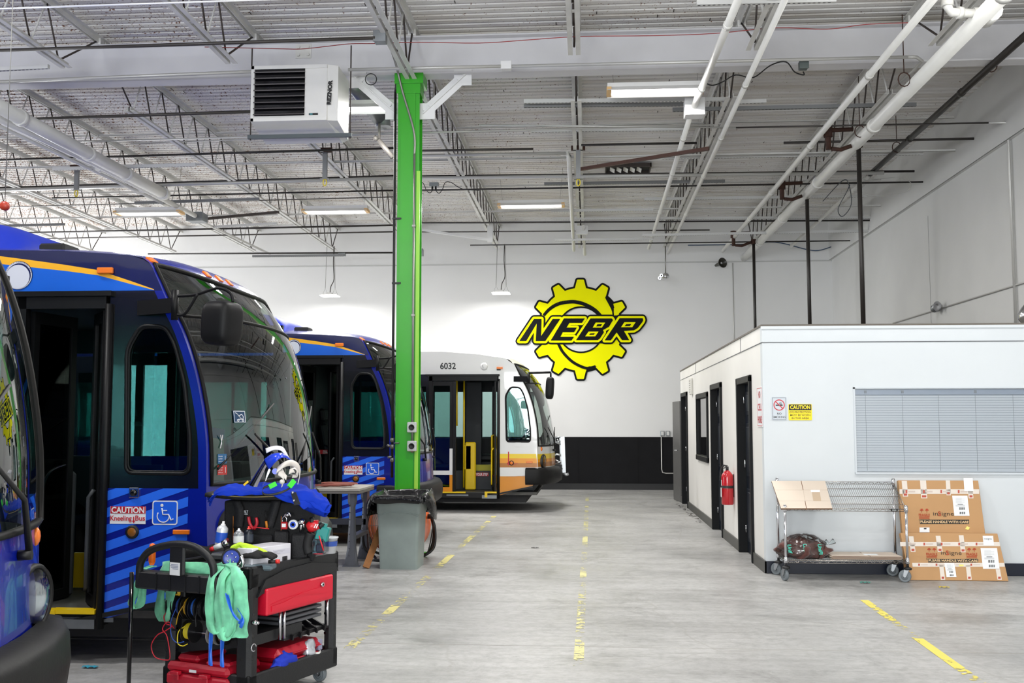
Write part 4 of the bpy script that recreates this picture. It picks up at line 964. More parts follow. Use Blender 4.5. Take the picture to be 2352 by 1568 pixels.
# ================================================================ LEANING CARTONS
TAPE=mat('white_tape','#ddd3c8',.3); TR=mat('tape_red','#b04a38',.5); CT=mat('carton_text','#3a2a20',.7); CR=mat('carton_red','#a8401f',.7); CBK=mat('carton_black','#15120f',.6)
def carton(c4,th,name,label,decor):
    BL,BR,TRr,TL=[Vector(c) for c in c4]; N=(BR-BL).cross(TL-BL).normalized()
    if N.y>0: N=-N
    t=thing(name,label,'cardboard box',tuple((BL+BR)/2))
    b=[p-N*th for p in (BL,BR,TRr,TL)]
    m=MB(); m.add([BL,BR,TRr,TL]+b,[(0,1,2,3),(7,6,5,4),(0,4,5,1),(1,5,6,2),(2,6,7,3),(3,7,4,0)]); m.build('carton',CB,t,bevel=.004)
    R=(BR-BL).normalized(); U=N.cross(R); U=-U if U.z<0 else U
    P=lambda px,py,l=1:onplane(px,py,BL+N*.0008*l,N)
    def rect(m,x0,y0,x1,y1,l=1,sk=0): m.add([P(x0+sk,y1,l),P(x1+sk,y1,l),P(x1,y0,l),P(x0,y0,l)],[(0,1,2,3)])
    def tx(m,s,px,py,h,w,l=2,**k): 
        a=P(px,py,l); sc=(P(px,py-10,l)-a).length/10; m.text(s,a,h*sc,w*sc if w else None,right=R,up=U,**k)
    decor(t,rect,tx,P,R,U)
    return t
def paper(t,rect,tx,x0,y0,x1,y1,sk=3,code=True,script=False):
    m=MB(); m.mi=0; rect(m,x0,y0,x1,y1,4,sk); m.mi=1; h=y1-y0;w=x1-x0
    if code:
        for a,b in ((.58,.70),(.80,.92)):
            for k in range(14):
                if (k*7)%5!=0: xx=x0+w*(.35+.4*k/14)+sk*a; rect(m,xx,y0+h*a,xx+w*.02,y0+h*b,5)
        rect(m,x0+w*.3+sk*.4,y0+h*.41,x0+w*.65+sk*.4,y0+h*.435,5)
        m.mi=2
        for k in range(7): rect(m,x0+w*.2+sk*.2,y0+h*(.12+.04*k),x0+w*(.6+.2*((k*3)%2))+sk*.2,y0+h*(.128+.04*k),5)
        for k in range(4): rect(m,x0+w*.2+sk*.2,y0+h*(.46+.025*k),x0+w*.8+sk*.2,y0+h*(.467+.025*k),5)
    if script: tx(m,'insigne',(x0+x1)/2,y0+h*.3,4,w*.7,5)
    m.build('paper_label',[SIGNW,INK,mat('print_grey','#9b9ba0',.6)],t)
def tapes(t,rect,segs):
    m=MB()
    for x0,y0,x1,y1,sk in segs: m.mi=0; rect(m,x0,y0,x1,y1,2,sk)
    m.mi=1
    for x0,y0,x1,y1,sk in segs:
        if x1-x0>40:
            x=x0+14
            while x<x1-20:
                rect(m,x,y0+2,x+4,y1-2,3); m.mi=2; rect(m,x+6,y0+3.5,x+22,y1-3.5,3); m.mi=1; x+=40
        else: rect(m,x0+2+sk*.9,y1-7,x1-2+sk*.9,y1-2,3)
    m.build('tape_strip',[TAPE,TR,mat('tape_print','#c9b9ae',.5)],t)
def insig(t,tx,rect,xc,yc,word=True,frs=(-66,)):
    m=MB(); m.mi=0; tx(m,'insigne',xc,yc,9,46,4)
    m.mi=1; tx(m,'S',xc-9,yc,10,7,5,bold=.02)
    for d in frs:
        tx(m,'FRAGILE',xc+d,yc+3,5.5,25,4,bold=.03); rect(m,xc+d-12,yc+7,xc+d+12,yc+9,4); rect(m,xc+d-12,yc+10.5,xc+d+12,yc+12,4)
        for e in (-6,6):
            rect(m,xc+d+e-.6,yc-8,xc+d+e+.6,yc-2,4); rect(m,xc+d+e-4,yc-9,xc+d+e+4,yc-6.5,4); rect(m,xc+d+e-2.5,yc-11,xc+d+e+2.5,yc-9,4)
        m.mi=2; tx(m,'GLASS PRODUCT!',xc+d,yc+14.5,2,25,4,bold=.02); m.mi=1
    m.build('printed_logo',[CT,CR,CBK],t)
def warn(t,rect,tx,x0,y0,x1,y1):
    m=MB(); rect(m,x0,y0,x1,y1,3); m.mi=1; tx(m,'PLEASE HANDLE WITH CARE',(x0+x1)/2,(y0+y1)/2,5.2,(x1-x0)*.96,5,bold=.03); m.build('care_banner',[CBK,mat('banner_tan','#d8b88c',.7)],t)
def dec_back(t,rect,tx,P,R,U):
    tapes(t,rect,[(2066,1123,2249,1134,0),(2071,1104,2083,1140,3),(2113,1103,2127,1144,3),(2172,1103,2182,1137,2),(2223,1124,2234,1144,2)])
    insig(t,tx,rect,2167,1179,True,(-44,)); warn(t,rect,tx,2113,1193,2226,1203)
    paper(t,rect,tx,2213,1097,2234,1127,2,False); paper(t,rect,tx,2187,1138,2222,1184,5)
    m=MB(); rect(m,2112,1211,2135,1222,4); m.mi=1; rect(m,2122,1212,2128,1215,5); m.mi=2; m.add([P(2217,1214,4),P(2224,1217,4),P(2228,1211,4),P(2221,1208,4)],[(0,1,2,3)]); m.build('sticker',[SIGNW,INK,mat('pale_yellow','#f0e27a',.5)],t)
def dec_front(t,rect,tx,P,R,U):
    tapes(t,rect,[(2067,1244,2296,1254,1),(2087,1231,2098,1267,5),(2149,1230,2160,1267,5),(2202,1229,2213,1268,5),(2095,1292,2307,1301,1),(2157,1297,2167,1331,4),(2218,1297,2228,1331,4),(2287,1307,2297,1331,4)])
    insig(t,tx,rect,2185,1269,True,(-45,47)); warn(t,rect,tx,2132,1283,2247,1291)
    paper(t,rect,tx,2257,1230,2281,1252,2,False,True); paper(t,rect,tx,2252,1258,2290,1306,6); paper(t,rect,tx,2169,1292,2192,1325,5)
    m=MB(); rect(m,2203,1296,2213,1300,5); m.build('sticker',mat('pale_yellow','#f0e27a'),t)
bb=lambda px,py,Y,z0=0:atY(px,py,Y)
def corners(bl,br,tr,tl,yb,yt):
    return [Vector((atZ(bl[0],bl[1],0.004).x,yb,.004)),Vector((atZ(br[0],br[1],0.004).x,yb,.004)),atY(tr[0],tr[1],yt),atY(tl[0],tl[1],yt)]
c=corners((2093,1333),(2314,1333),(2291,1222),(2068,1226),11.00,11.12); c[3].z=c[2].z=(c[2].z+c[3].z)/2
carton(c,.06,'leaning_carton','brown taped fragile goods carton lying in front, shorter of two leaning on the office wall',dec_front)
c=corners((2095,1321),(2290,1321),(2247,1102),(2063,1104),11.14,11.32); c[0].x=c[3].x-.0; c[1].x=c[2].x+.03; c[3].z=c[2].z=(c[2].z+c[3].z)/2
carton(c,.06,'leaning_carton','brown taped fragile goods carton behind, taller of two leaning on the office wall',dec_back)
# small litter on the floor
for px,py,colr,lab in ((2168,1350,'#c9b23c','scrap of yellow tape on the floor before the leaning cartons'),(1987,1339,'#2f9a8a','scrap of teal plastic on the floor before the wire cart'),(1229,1259,'#3a3834','dark lump of dirt on the open floor'),(207,1534,'#3aa6c4','scrap of light blue plastic on the floor near the nearest bus')):
    p=atZ(px,py,0); rr=random.Random(px); m=MB(); m.grid(lambda u,v:Vector((p.x+(u-.5)*.1,p.y+(v-.5)*.04,.004+.012*abs(math.sin(u*7+v*3)))),8,4); tag(m.build('litter_scrap',mat('scrap_'+colr[1:],colr,.6)),lab,'litter')
# ================================================================ BUSES
BW_=2.55
ROWS=[((-2.5,0.5),(-2.25,0.5)),((-2.53,0.8),(-2.25,0.8)),((-2.545,1.17),(-2.27,1.17)),((-2.56,1.52),(-2.3,1.52)),((-2.63,1.9),(-2.37,1.92)),((-2.73,2.2),(-2.47,2.22)),((-2.85,2.43),(-2.61,2.46)),((-2.93,2.6),(-2.77,2.64)),((-2.99,2.7),(-2.92,2.77)),((-3.12,2.745),(-3.2,2.85)),((-3.6,2.78),(-3.6,2.9)),((-4.3,2.8),(-4.3,2.93))]
def _cr(tab,t):
    n=len(tab)-1; t=max(0,min(n-1e-6,t)); i=int(t); f=t-i
    a=tab[max(i-1,0)];b=tab[i];c=tab[i+1];d=tab[min(i+2,n)]
    return [.5*((2*b[k])+(c[k]-a[k])*f+(2*a[k]-5*b[k]+4*c[k]-d[k])*f*f+(3*b[k]-a[k]-3*c[k]+d[k])*f**3) for k in (0,1)]
def make_F(dx,Y0,rise=0):
    RS=[r[0] for r in ROWS]; RC=[r[1] for r in ROWS]
    def F(u,v,off=0):
        s=_cr(RS,v);c=_cr(RC,v); w=1-abs(2*u-1)**2.4
        k=max(0,v-8)/3*rise
        return Vector((s[0]+(c[0]-s[0])*w+dx+off, Y0+BW_*u, s[1]+(c[1]-s[1])*w+k))
    def N(u,v):
        e=.01; a=F(min(1,u+e),v)-F(max(0,u-e),v); b=F(u,v+e)-F(u,v-e); n=a.cross(b).normalized(); return n if n.x>0 else -n
    return F,N
def clip(poly,win):
    out=list(poly); n=len(win)
    area=sum(win[i][0]*win[(i+1)%n][1]-win[(i+1)%n][0]*win[i][1] for i in range(n)); 
    for i in range(n):
        a=win[i];b=win[(i+1)%n]; s=1 if area>0 else -1
        f=lambda p:s*((b[0]-a[0])*(p[1]-a[1])-(b[1]-a[1])*(p[0]-a[0]))
        inp=out; out=[]
        for j in range(len(inp)):
            p,q=inp[j],inp[(j+1)%len(inp)]; fp,fq=f(p),f(q)
            if fp>=0: out.append(p)
            if (fp>=0)!=(fq>=0): t=fp/(fp-fq); out.append((p[0]+(q[0]-p[0])*t,p[1]+(q[1]-p[1])*t))
        if not out: return []
    return out
def plate_hole(m,outer,inner,y0,y1):
    cx=sum(p[0] for p in inner)/len(inner); cz=sum(p[1] for p in inner)/len(inner)
    angs=sorted(set([math.atan2(p[1]-cz,p[0]-cx) for p in inner]+[math.atan2(p[1]-cz,p[0]-cx) for p in outer]))
    def hit(poly,a):
        d=(math.cos(a),math.sin(a)); best=None
        for i in range(len(poly)):
            p,q=poly[i],poly[(i+1)%len(poly)]; ex,ez=q[0]-p[0],q[1]-p[1]; den=d[0]*ez-d[1]*ex
            if abs(den)<1e-12: continue
            t=((p[0]-cx)*ez-(p[1]-cz)*ex)/den; s=((p[0]-cx)*d[1]-(p[1]-cz)*d[0])/den
            if t>1e-9 and -1e-6<=s<=1+1e-6 and (best is None or t>best): best=t
        return (cx+d[0]*best,cz+d[1]*best)
    O=[hit(outer,a) for a in angs]; I=[hit(inner,a) for a in angs]; n=len(angs)
    for y in (y0,y1):
        m.add([(p[0],y,p[1]) for p in O]+[(p[0],y,p[1]) for p in I],[(i,(i+1)%n,n+(i+1)%n,n+i) for i in range(n)])
    m.add([(p[0],y0,p[1]) for p in I]+[(p[0],y1,p[1]) for p in I],[(i,(i+1)%n,n+(i+1)%n,n+i) for i in range(n)],True)
def roundpoly(pts,r,n=5):
    out=[];N=len(pts)
    for i in range(N):
        p=Vector(pts[i]);a=(Vector(pts[i-1])-p);b=(Vector(pts[(i+1)%N])-p); ra=min(r,a.length*.45);rb=min(r,b.length*.45)
        A=p+a.normalized()*ra;B=p+b.normalized()*rb
        for k in range(n+1): t=k/n; out.append(tuple(A*(1-t)**2+p*2*t*(1-t)+B*t*t))
    return out
NAVY=mat('bus_navy','#031048',.22,coat=.6); ROYAL=mat('bus_royal_blue','#03188c',.25,coat=.4); LBLUE=mat('bus_light_blue','#0a62d6',.3,coat=.5); SBLUE=mat('bus_stripe_blue','#2a6cf0',.3,coat=.4); DBLUE=mat('bus_stripe_navy','#06198a',.3,coat=.4)
BYEL=mat('bus_yellow','#f7b71c',.3,coat=.4); BBLK=mat('bus_black_trim','#0b0b0d',.22,coat=.3); BBLM=mat('bus_black_frame','#0c0c0e',.45,spec=.25)
INT=mat('bus_interior_dark','#24272c',.6); INTG=mat('bus_interior_grey','#34373b',.6); INF=mat('bus_floor','#4b4a46',.6,vary=.2,vscale=10); YRAIL=mat('rail_yellow','#e8c412',.35); SEAT=mat('seat_dark','#15181d',.6); AMB=mat('amber_lens','#f07a10',.25,coat=.4); REDL=mat('decal_red','#c31f2a',.4); DEC=mat('decal_white','#e9eaee',.35)
BWHT=mat('bus_white','#e6e6e3',.25,coat=.5); BORG=mat('bus_orange','#d98a12',.3,coat=.4); BBRN=mat('bus_brown','#b5701f',.3,coat=.4); BYE2=mat('bus_band_yellow','#f2cf0c',.3,coat=.4); BOR2=mat('bus_band_orange','#ef9c14',.3,coat=.4)
WG=glass('windshield_glass','#a9bdb4',1.52,0,.05); SG=glass('side_glass','#a8cccb',1.5,0,.03); DG=glass('door_glass','#cfe2e0',1.45,0,.02)
RUB=mat('rubber_seal','#121110',.5,spec=.2)
def bus(label,scheme,dx,Y0,rise):
    blue=scheme=='blue'
    t=thing('bus',label,'bus',(-8+dx,Y0+BW_/2,0)); F,Nn=make_F(dx,Y0,rise)
    XR=-14.6+dx
    V=(lambda px,py:atY(px,py,6.8)) 
    def q(px,py): p=V(px,py); return (p.x+dx,p.z)
    paint=ROYAL if blue else BWHT
    # --- nose shell
    m=MB(); v0=2.05
    vt=lambda u:7.05+.75*abs(2*u-1)**2
    if blue: zone=lambda z:0
    else: zone=lambda z: 0 if z>1.045 else 1 if z>.965 else 2 if z>.88 else 3 if z>.80 else 0 if z>.64 else 4
    def skin(u0,u1,fa,fb,nu,nv):
        for i in range(nu):
            for j in range(nv):
                ua,ub=u0+(u1-u0)*i/nu,u0+(u1-u0)*(i+1)/nu
                P=[F(ua,fa(ua)+(fb(ua)-fa(ua))*j/nv),F(ub,fa(ub)+(fb(ub)-fa(ub))*j/nv),F(ub,fa(ub)+(fb(ub)-fa(ub))*(j+1)/nv),F(ua,fa(ua)+(fb(ua)-fa(ua))*(j+1)/nv)]
                m.mi=zone((P[0].z+P[2].z)/2); m.add(P,[(0,1,2,3)],True)
    skin(0,1,lambda u:0,lambda u:v0,28,26)
    skin(0,.015,lambda u:v0,vt,2,30); skin(.985,1,lambda u:v0,vt,2,30)
    skin(0,1,vt,lambda u:11,28,26)
    mats=[paint] if blue else [BWHT,BYE2,BOR2,BBRN,BORG]
    m.build('nose_shell',mats,t,weld=True)
    # --- windshield in two panes
    m=MB(); ub=lambda i,n:.015+.97*i/n
    def pane(fa,fb,name,nv):
        mm=MB()
        for i in range(26):
            for j in range(nv):
                a,b=ub(i,26),ub(i+1,26); f=lambda u,k:F(u,fa(u)+(fb(u)-fa(u))*k/nv)
                mm.add([f(a,j),f(b,j),f(b,j+1),f(a,j+1)],[(0,1,2,3)],True)
        return mm.build(name,WG,t,weld=True)
    vd=lambda u:5.55
    pane(lambda u:v0,vd,'windshield',22); pane(vd,vt,'sign_glass',10)
    m=MB(); n=30
    edge=[F(ub(i,n),v0)+Nn(ub(i,n),v0)*.004 for i in range(n+1)]+[F(.985,v0+(vt(.985)-v0)*j/20)+Nn(.985,v0+1)*.004 for j in range(1,20)]+[F(ub(i,n),vt(ub(i,n)))+Vector((.003,0,.003)) for i in range(n,-1,-1)]+[F(.015,v0+(vt(.015)-v0)*j/20)+Nn(.015,v0+1)*.004 for j in range(19,0,-1)]
    m.tube(edge,.016,6,closed=True); m.tube([F(ub(i,n),5.55)+Vector((.004,0,0)) for i in range(n+1)],.011,6)
    m.build('windshield_seal',RUB,t)
    # sign display behind upper glass
    m=MB(); m.grid(lambda u,v:F(.06+.88*u,5.65+v*1.3)+Vector((-.09,0,-.01)),16,4,True)
    m.mi=1
    for k in range(34):
        vv=5.7+k*.038; m.tube([F(.08+.84*i/14,vv)+Vector((-.08,0,-.008)) for i in range(15)],.003,3)
    m.build('destination_sign',[mat('sign_panel_dark','#20211f',.5),mat('sign_line','#5c5e5a',.5)],t)
    # --- side skins
    ys,yi=Y0,Y0+.045
    corner=[(lambda s:(s[0]+dx,s[1]))(_cr([r[0] for r in ROWS],j/4)) for j in range(0,33)]   # up to v=8
    zsplit=q(300,1121)[1]; zdoor=q(300,668)[1]
    cor=lambda z0,z1:[c for c in corner if z0<c[1]<z1]
    def cx(z):
        for a,b in zip(corner,corner[1:]):
            if a[1]<=z<=b[1]: return a[0]+(b[0]-a[0])*(z-a[1])/(b[1]-a[1])
        return corner[-1][0]
    xj=q(244,1000)[0]   # door front jamb
    xd0=-3.86+dx if blue else -4.50+dx        # door rear jamb
    ztop=2.745
    up=[(XR,zdoor),(cx(zdoor),zdoor)]+cor(zdoor,2.70)+[(-3.02+dx,2.715),(-3.12+dx,2.748+rise*.34),(-3.6+dx,2.784+rise*.67),(-4.3+dx,2.80+rise),(XR,2.80+rise)]
    m=MB(); m.prism(up,'Y',ys,yi)
    yy=ys-.003
    def dpoly(pts,mi,l=1): m.mi=mi; m.add([(p[0],ys-.0015*l,p[1]) for p in pts],[list(range(len(pts)))])
    if blue:
        # light blue field, yellow sweep
        yl=[q(-700,560),q(-300,578),q(0,588),q(70,597),q(150,608),q(225,620),q(300,645),q(354,664)]; yb=[q(-700,580),q(-300,598),q(0,606),q(75,614),q(150,622),q(225,632),q(300,652),q(354,666)]
        for i in range(len(yl)-1):
            dpoly([yb[i],yb[i+1],(yb[i+1][0],zdoor+.003),(yb[i][0],zdoor+.003)],2)
            dpoly([yl[i],yl[i+1],yb[i+1],yb[i]],1)
        m.build('side_upper',[NAVY,BYEL,LBLUE],t)
    else:
        m.build('side_upper',[BWHT],t)
    # round badge
    if blue:
        c=q(44,632); R=.098; m=MB()
        def disc(cx_,cz_,r,l,mi,n=40): m.mi=mi; m.add([(cx_+r*math.cos(k*2*PI/n),ys-.0015*l,cz_+r*math.sin(k*2*PI/n)) for k in range(n)],[list(range(n))])
        disc(c[0],c[1],R,3,0); disc(c[0]-.002,c[1]-.002,R*.985,4,1); disc(c[0]+.001,c[1]-.004,R*.88,5,0); disc(c[0]-.004,c[1]-.012,R*.855,6,1)
        s='QUALITY CONTROL BUS'; m.mi=0
        for i,ch in enumerate(s):
            if ch==' ': continue
            a=PI*.93-(PI*.86)*i/(len(s)-1); d=Vector((math.cos(a),0,math.sin(a))); 
            m.text(ch,(c[0]+d.x*R*.925,ys-.0085,c[1]+d.z*R*.925),.010,None,right=(math.sin(a),0,-math.cos(a)),up=tuple(d),bold=.01)
        m.build('round_badge',[NAVY,mat('badge_white','#d6dbe8',.35)],t)
    # rear side wall with windows
    m=MB(); m.box(XR,xd0,ys,yi,.33,1.12); 
    m.mi=1; m.box(XR,xd0,ys,yi,2.28,zdoor)
    x=xd0; 
    while x>XR+1.2: m.box(x-.09,x,ys,yi,1.12,2.28); x-=1.5
    m.box(XR,x,ys,yi,1.12,2.28)
    if not blue:
        for (a,b,mi) in ((.97,1.05,2),(.88,.965,3),(.80,.88,4),(.33,.64,5)): m.mi=mi; m.box(XR,xd0,ys-.003,ys,a,b)
    m.build('side_rear',[DBLUE if blue else BWHT,BBLK,BYE2,BOR2,BBRN,BORG],t)
    m=MB(); m.box(XR+.1,xd0-.09,ys+.02,ys+.026,1.12,2.28); m.build('side_glazing',SG,t)
    # front section around the small window
    win=roundpoly([q(288,1088),q(436,1090),q(438,1010),q(425,880),q(402,790),q(380,748),q(322,746),q(290,800)],.055)
    cwx=sum(p[0] for p in win)/len(win); cwz=sum(p[1] for p in win)/len(win)
    outer=[(xj,zsplit),(cx(zsplit)-(.055 if blue else 0),zsplit)]+[(c[0]-(.055 if blue else 0),c[1]) for c in cor(zsplit,zdoor)]+[(cx(zdoor)-(.055 if blue else 0),zdoor),(xj,zdoor)]
    m=MB(); plate_hole(m,outer,win,ys,yi); 
    if blue:
        m.mi=1
        rr=[(c[0],c[1]) for c in [(cx(zsplit),zsplit)]+cor(zsplit,zdoor)+[(cx(zdoor),zdoor)]]; ll=[(a-.055,b) for a,b in rr]
        for i in range(len(rr)-1): m.prism([ll[i],rr[i],rr[i+1],ll[i+1]],'Y',ys-.002,yi)
    m.build('window_panel',[BBLK if blue else BWHT,ROYAL],t)
    inn=[(cwx+(p[0]-cwx)*.93,cwz+(p[1]-cwz)*.965) for p in win]
    m=MB(); m.tube([(cwx+(p[0]-cwx)*.985,ys-.004,cwz+(p[1]-cwz)*.99) for p in win],.013,8,closed=True); m.tube([(p[0],ys+.0,p[1]) for p in inn],.007,6,closed=True); m.build('window_frame',BBLM,t)
    m=MB(); m.prism([(cwx+(p[0]-cwx)*.99,cwz+(p[1]-cwz)*.995) for p in win],'Y',ys+.012,ys+.016); m.build('window_pane',DG if not blue else SG,t)
    # lower panel
    low=[(xj,.29),(xj+.62,.47),(cx(.62),.62)]+cor(.62,zsplit)+[(cx(zsplit),zsplit),(xj,zsplit)]
    m=MB(); m.prism(low,'Y',ys,yi)
    wn=[(xj,.292),(xj+.58,.46),(xj+.58,zsplit),(xj,zsplit)]
    if blue:
        sl=.34; per=.112; m.mi=1
        for k in range(-6,12):
            b=.05+k*per; p=[(xj-.05,b),(xj+.7,b+.75*sl),(xj+.7,b+.75*sl+.064),(xj-.05,b+.064)]
            c=clip(p,wn)
            if len(c)>2: m.add([(a,ys-.002,z) for a,z in c],[list(range(len(c)))])
        m.mi=2; m.prism([(xj+.58,.46),(xj+.62,.47),(cx(.62),.62)]+cor(.62,zsplit)+[(cx(zsplit),zsplit),(xj+.58,zsplit)],'Y',ys-.003,ys)
    else:
        wn=low
        for (a,b,mi) in ((.965,1.045,1),(.88,.965,2),(.80,.88,3),(.2,.64,4)):
            c=clip([(xj-.1,a),(xj+1,a),(xj+1,b),(xj-.1,b)],wn)
            m.mi=mi; m.add([(p,ys-.002,z) for p,z in c],[list(range(len(c)))])
    m.build('lower_panel',[DBLUE,SBLUE,ROYAL] if blue else [BWHT,BYE2,BOR2,BBRN,BORG],t)
    m=MB(); m.bar((xj-.25,ys-.01,.27),(xj+.62,ys-.01,.455),.03,.03); m.build('skirt_edge',BLACK,t)
    # decals & small fittings on the lower panel
    def Q(px,py,l=0): p=q(px,py); return Vector((p[0],ys-.003-.0015*l,p[1]))
    def qrect(m,x0,y0,x1,y1,l): a=Q(x0,y0,l);b=Q(x1,y1,l); m.add([(a.x,a.y,a.z),(b.x,a.y,a.z),(b.x,a.y,b.z),(a.x,a.y,b.z)],[(0,1,2,3)])
    s=(Q(100,900)-Q(110,900)).length/10
    if blue:
        m=MB(); qrect(m,254,1162,335,1203,1); m.mi=1; qrect(m,255,1162,335,1179,2); m.text('Kneeling',Q(279,1189,3),11*s,48*s,bold=.015); m.text('Bus',Q(323,1189,3),11*s,22*s,bold=.015)
        m.bar(Q(308,1186,3),Q(308,1197,3),2*s,.001,up=(0,-1,0)); m.add([Q(304,1195,3),Q(308,1201,3),Q(312,1195,3)],[(0,1,2)])
        m.mi=0; m.text('CAUTION',Q(295,1170.5,4),12.5*s,74*s,bold=.03); m.build('kneeling_sign',[DEC,REDL],t)
        m=MB(); a=Q(351,1149);b=Q(408,1205); 
        m.prism(rrect(a.x,b.x,b.z,a.z,.018),'Y',a.y-.001,a.y); m.mi=1; m.prism(rrect(a.x+.008,b.x-.008,b.z+.008,a.z-.008,.013),'Y',a.y-.002,a.y-.001); m.mi=0
        m.ball(Q(373,1160,3),(.011,.001,.011),10); m.tube([Q(373,1166,3),Q(375,1181,3),Q(388,1181,3),Q(394,1194,3),Q(399,1191,3)],.005,5); m.tube([Q(374,1172,3),Q(385,1172,3)],.004,5)
        m.tube([Q(376+14*math.cos(w),1185+14*math.sin(w),3) for w in [math.radians(215-i*18) for i in range(13)]],.0042,5); m.build('wheelchair_sign',[DEC,mat('access_blue','#1f62e8',.35)],t)
        c=Q(309,1131); m=MB(); m.box(c.x-.034,c.x+.034,c.y-.012,c.y,c.z-.034,c.z+.034,.004); m.mi=1; m.lathe([(.022,-.02),(.02,-.024),(0,-.026)],14,'Y',(c.x,c.y,c.z)); m.build('door_button',[CHROME,BLACKG],t)
    c=Q(305,1221) if blue else Q(316,1219); m=MB(); m.lathe([(.045,-.001),(.045,-.012),(.034,-.016)],22,'Y',tuple(c)); m.mi=1; m.lathe([(.033,-.012),(.028,-.017),(0,-.018)],18,'Y',tuple(c)); m.build('kneel_lamp',[BLACK,mat('amber_dark','#8a5410',.3) if blue else AMB],t)
    c=Q(418,1221) if blue else Q(426,1215); m=MB(); m.box(c.x-.056,c.x+.056,c.y-.02,c.y,c.z-.015,c.z+.015,.004); m.build('side_marker',AMB,t)
    c=Q(244,622) if blue else Q(262,631); m=MB(); m.box(c.x-.056,c.x+.056,c.y-.025,c.y,c.z-.021,c.z+.021,.005); m.build('upper_marker',AMB,t)
    if not blue:
        def W(px,py,l=0): p=atY(px,py,Y0-.003-.0015*l); return p
        m=MB(); a=W(1011,833,2);b=W(1047,847,2); m.text('6032',(a+b)/2,a.z-b.z,b.x-a.x,bold=.02); m.build('fleet_number',INK,t)
        c=W(1112,841); m=MB(); m.lathe([(.07,0),(.065,-.03),(.04,-.04),(0,-.04)],16,'Y',tuple(c)); m.mi=1; m.bar(c+Vector((-.03,-.042,.02)),c+Vector((-.01,-.042,-.03)),.008,.004); m.build('side_lamp',[BWHT,INTG],t)
        m=MB(); a=W(1141,844);b=W(1150,850); m.box(a.x,b.x,a.y-.01,a.y,b.z,a.z); m.build('side_plate',BLACK,t)
        m=MB(); a=W(1168,1037,1); b=W(1168,1067,1); m.bar(a,b,.02,.002,up=(0,-1,0)); m.add([W(1163.5,1062,1),W(1173,1062,1),W(1168,1069,1)],[(0,1,2)]); m.text('Kneeling',W(1182,1063,1),.022,.11); m.text('Bus',W(1182,1066.5,1),.022,.05); m.build('kneeling_decal',REDL,t)
        m=MB(); a=W(1183,1015);b=W(1197,1026); m.prism(rrect(a.x,b.x,b.z,a.z,.02),'Y',a.y-.006,a.y); m.build('fuel_cap',BWHT,t)
        m=MB(); a=W(1163,1095,2);b=W(1213,1092,2); m.bar(a,b,.006,.002,up=(0,-1,0)); m.build('panel_crease',BBRN,t)
    # header over the door
    m=MB(); m.box(xd0-.1,xj+.02,ys-.035,ys,zdoor-.035,zdoor+.0); m.box(xd0-.05,xj-.02,ys-.02,ys+.05,zdoor-.12,zdoor-.035); m.build('door_header',BBLM,t)
    m=MB(); m.tube([(xj-.0,ys-.012,.24),(xj-.0,ys-.012,zdoor-.09)],.026,10); m.build('door_post',BBLM,t)
    m=MB(); m.box(xd0-.03,xd0+.03,ys-.02,yi,.28,zdoor-.03); m.build('door_rear_post',BBLM,t)
    # door leaves swung inward : framed glass panels
    def leaf(p0,p1,z0,z1,lowpaint):
        d=(Vector(p1)-Vector(p0)); L=d.length; d.normalize(); ang=math.atan2(d.y,d.x); M=Matrix.Translation((p0[0],p0[1],0))@Matrix.Rotation(ang,4,'Z')
        m=MB(); w=.055; m.box(0,w,-.015,.015,z0,z1); m.box(L-w,L,-.015,.015,z0,z1); m.box(w,L-w,-.015,.015,z1-.08,z1); m.box(w,L-w,-.015,.015,z0,z0+.07)
        if not blue:
            m.mi=1; m.box(-.001,w+.001,-.018,-.015,.74,1.14); m.box(L-w-.001,L+.001,-.018,-.015,.74,1.14); m.box(0,L,-.018,-.015,.66,.74); m.mi=2; m.box(0,w,-.018,-.015,z0,.66); m.box(L-w,L,-.018,-.015,z0,.66); m.box(w,L-w,-.018,-.015,z0,z0+.08)
        else:
            m.mi=1
            for k in range(7): m.box(.002,w,-.017,-.015,.4+k*.11,.4+k*.11+.06)
        m.xf(0,M); lf=m.build('door_leaf',[BBLM,SBLUE if blue else BWHT,BORG],t)
        g=MB(); g.box(w,L-w,-.004,.004,z0+.07,z1-.08); g.xf(0,M); g.build('door_glass',DG,lf)
        h=MB(); h.tube([(w,.03,1.15),(w+.02,.06,1.1),(w+.03,.06,.75),(w+.02,.06,.5),(L-w,.03,.45)],.014,6); h.xf(0,M); h.build('grab_bar',YRAIL if not blue else INTG,lf)
    zl0,zl1=.36,zdoor-.13
    if blue:
        leaf((xj-.045,ys+.03),(xj-.24,ys+.30),zl0,zl1,1); leaf((xd0+.05,ys+.04),(xd0+.12,ys+.5),zl0,zl1,1)
    else:
        a=atY(988,1000,Y0+.02).x;b=atY(1040,1000,Y0+.02).x; leaf((a,ys+.02),(b,ys+.02),zl0,zl1,1); leaf((xj-.06,ys+.02),(xj-.14,ys+.4),zl0,zl1,1); 
        m=MB(); m.box(b+.005,b+.06,ys-.01,ys+.04,.33,zl1); m.build('door_mullion',BBLM,t)
    # step and yellow edges
    m=MB(); m.box(xd0,xj,ys+.01,ys+.2,.25,.335); m.mi=1; m.box(xd0+.02,xd0+(xj-xd0)*.52,ys-.02,ys+.06,.335,.36); m.box(xj-.34 if blue else xj-.25,xj-.03,ys-.03,ys+.06,.335,.362); m.box(xj-.34 if blue else xj-.25,xj-.30 if blue else xj-.2,ys-.035,ys-.03,.26,.36)
    m.mi=2; m.box(xj-.3,xj-.03,ys-.03,ys+.0,.24,.30); m.box(xd0+.3,xd0+.7,ys-.002,ys+.01,.28,.31)
    m.build('door_step',[BLACKM,YRAIL,GALV],t)
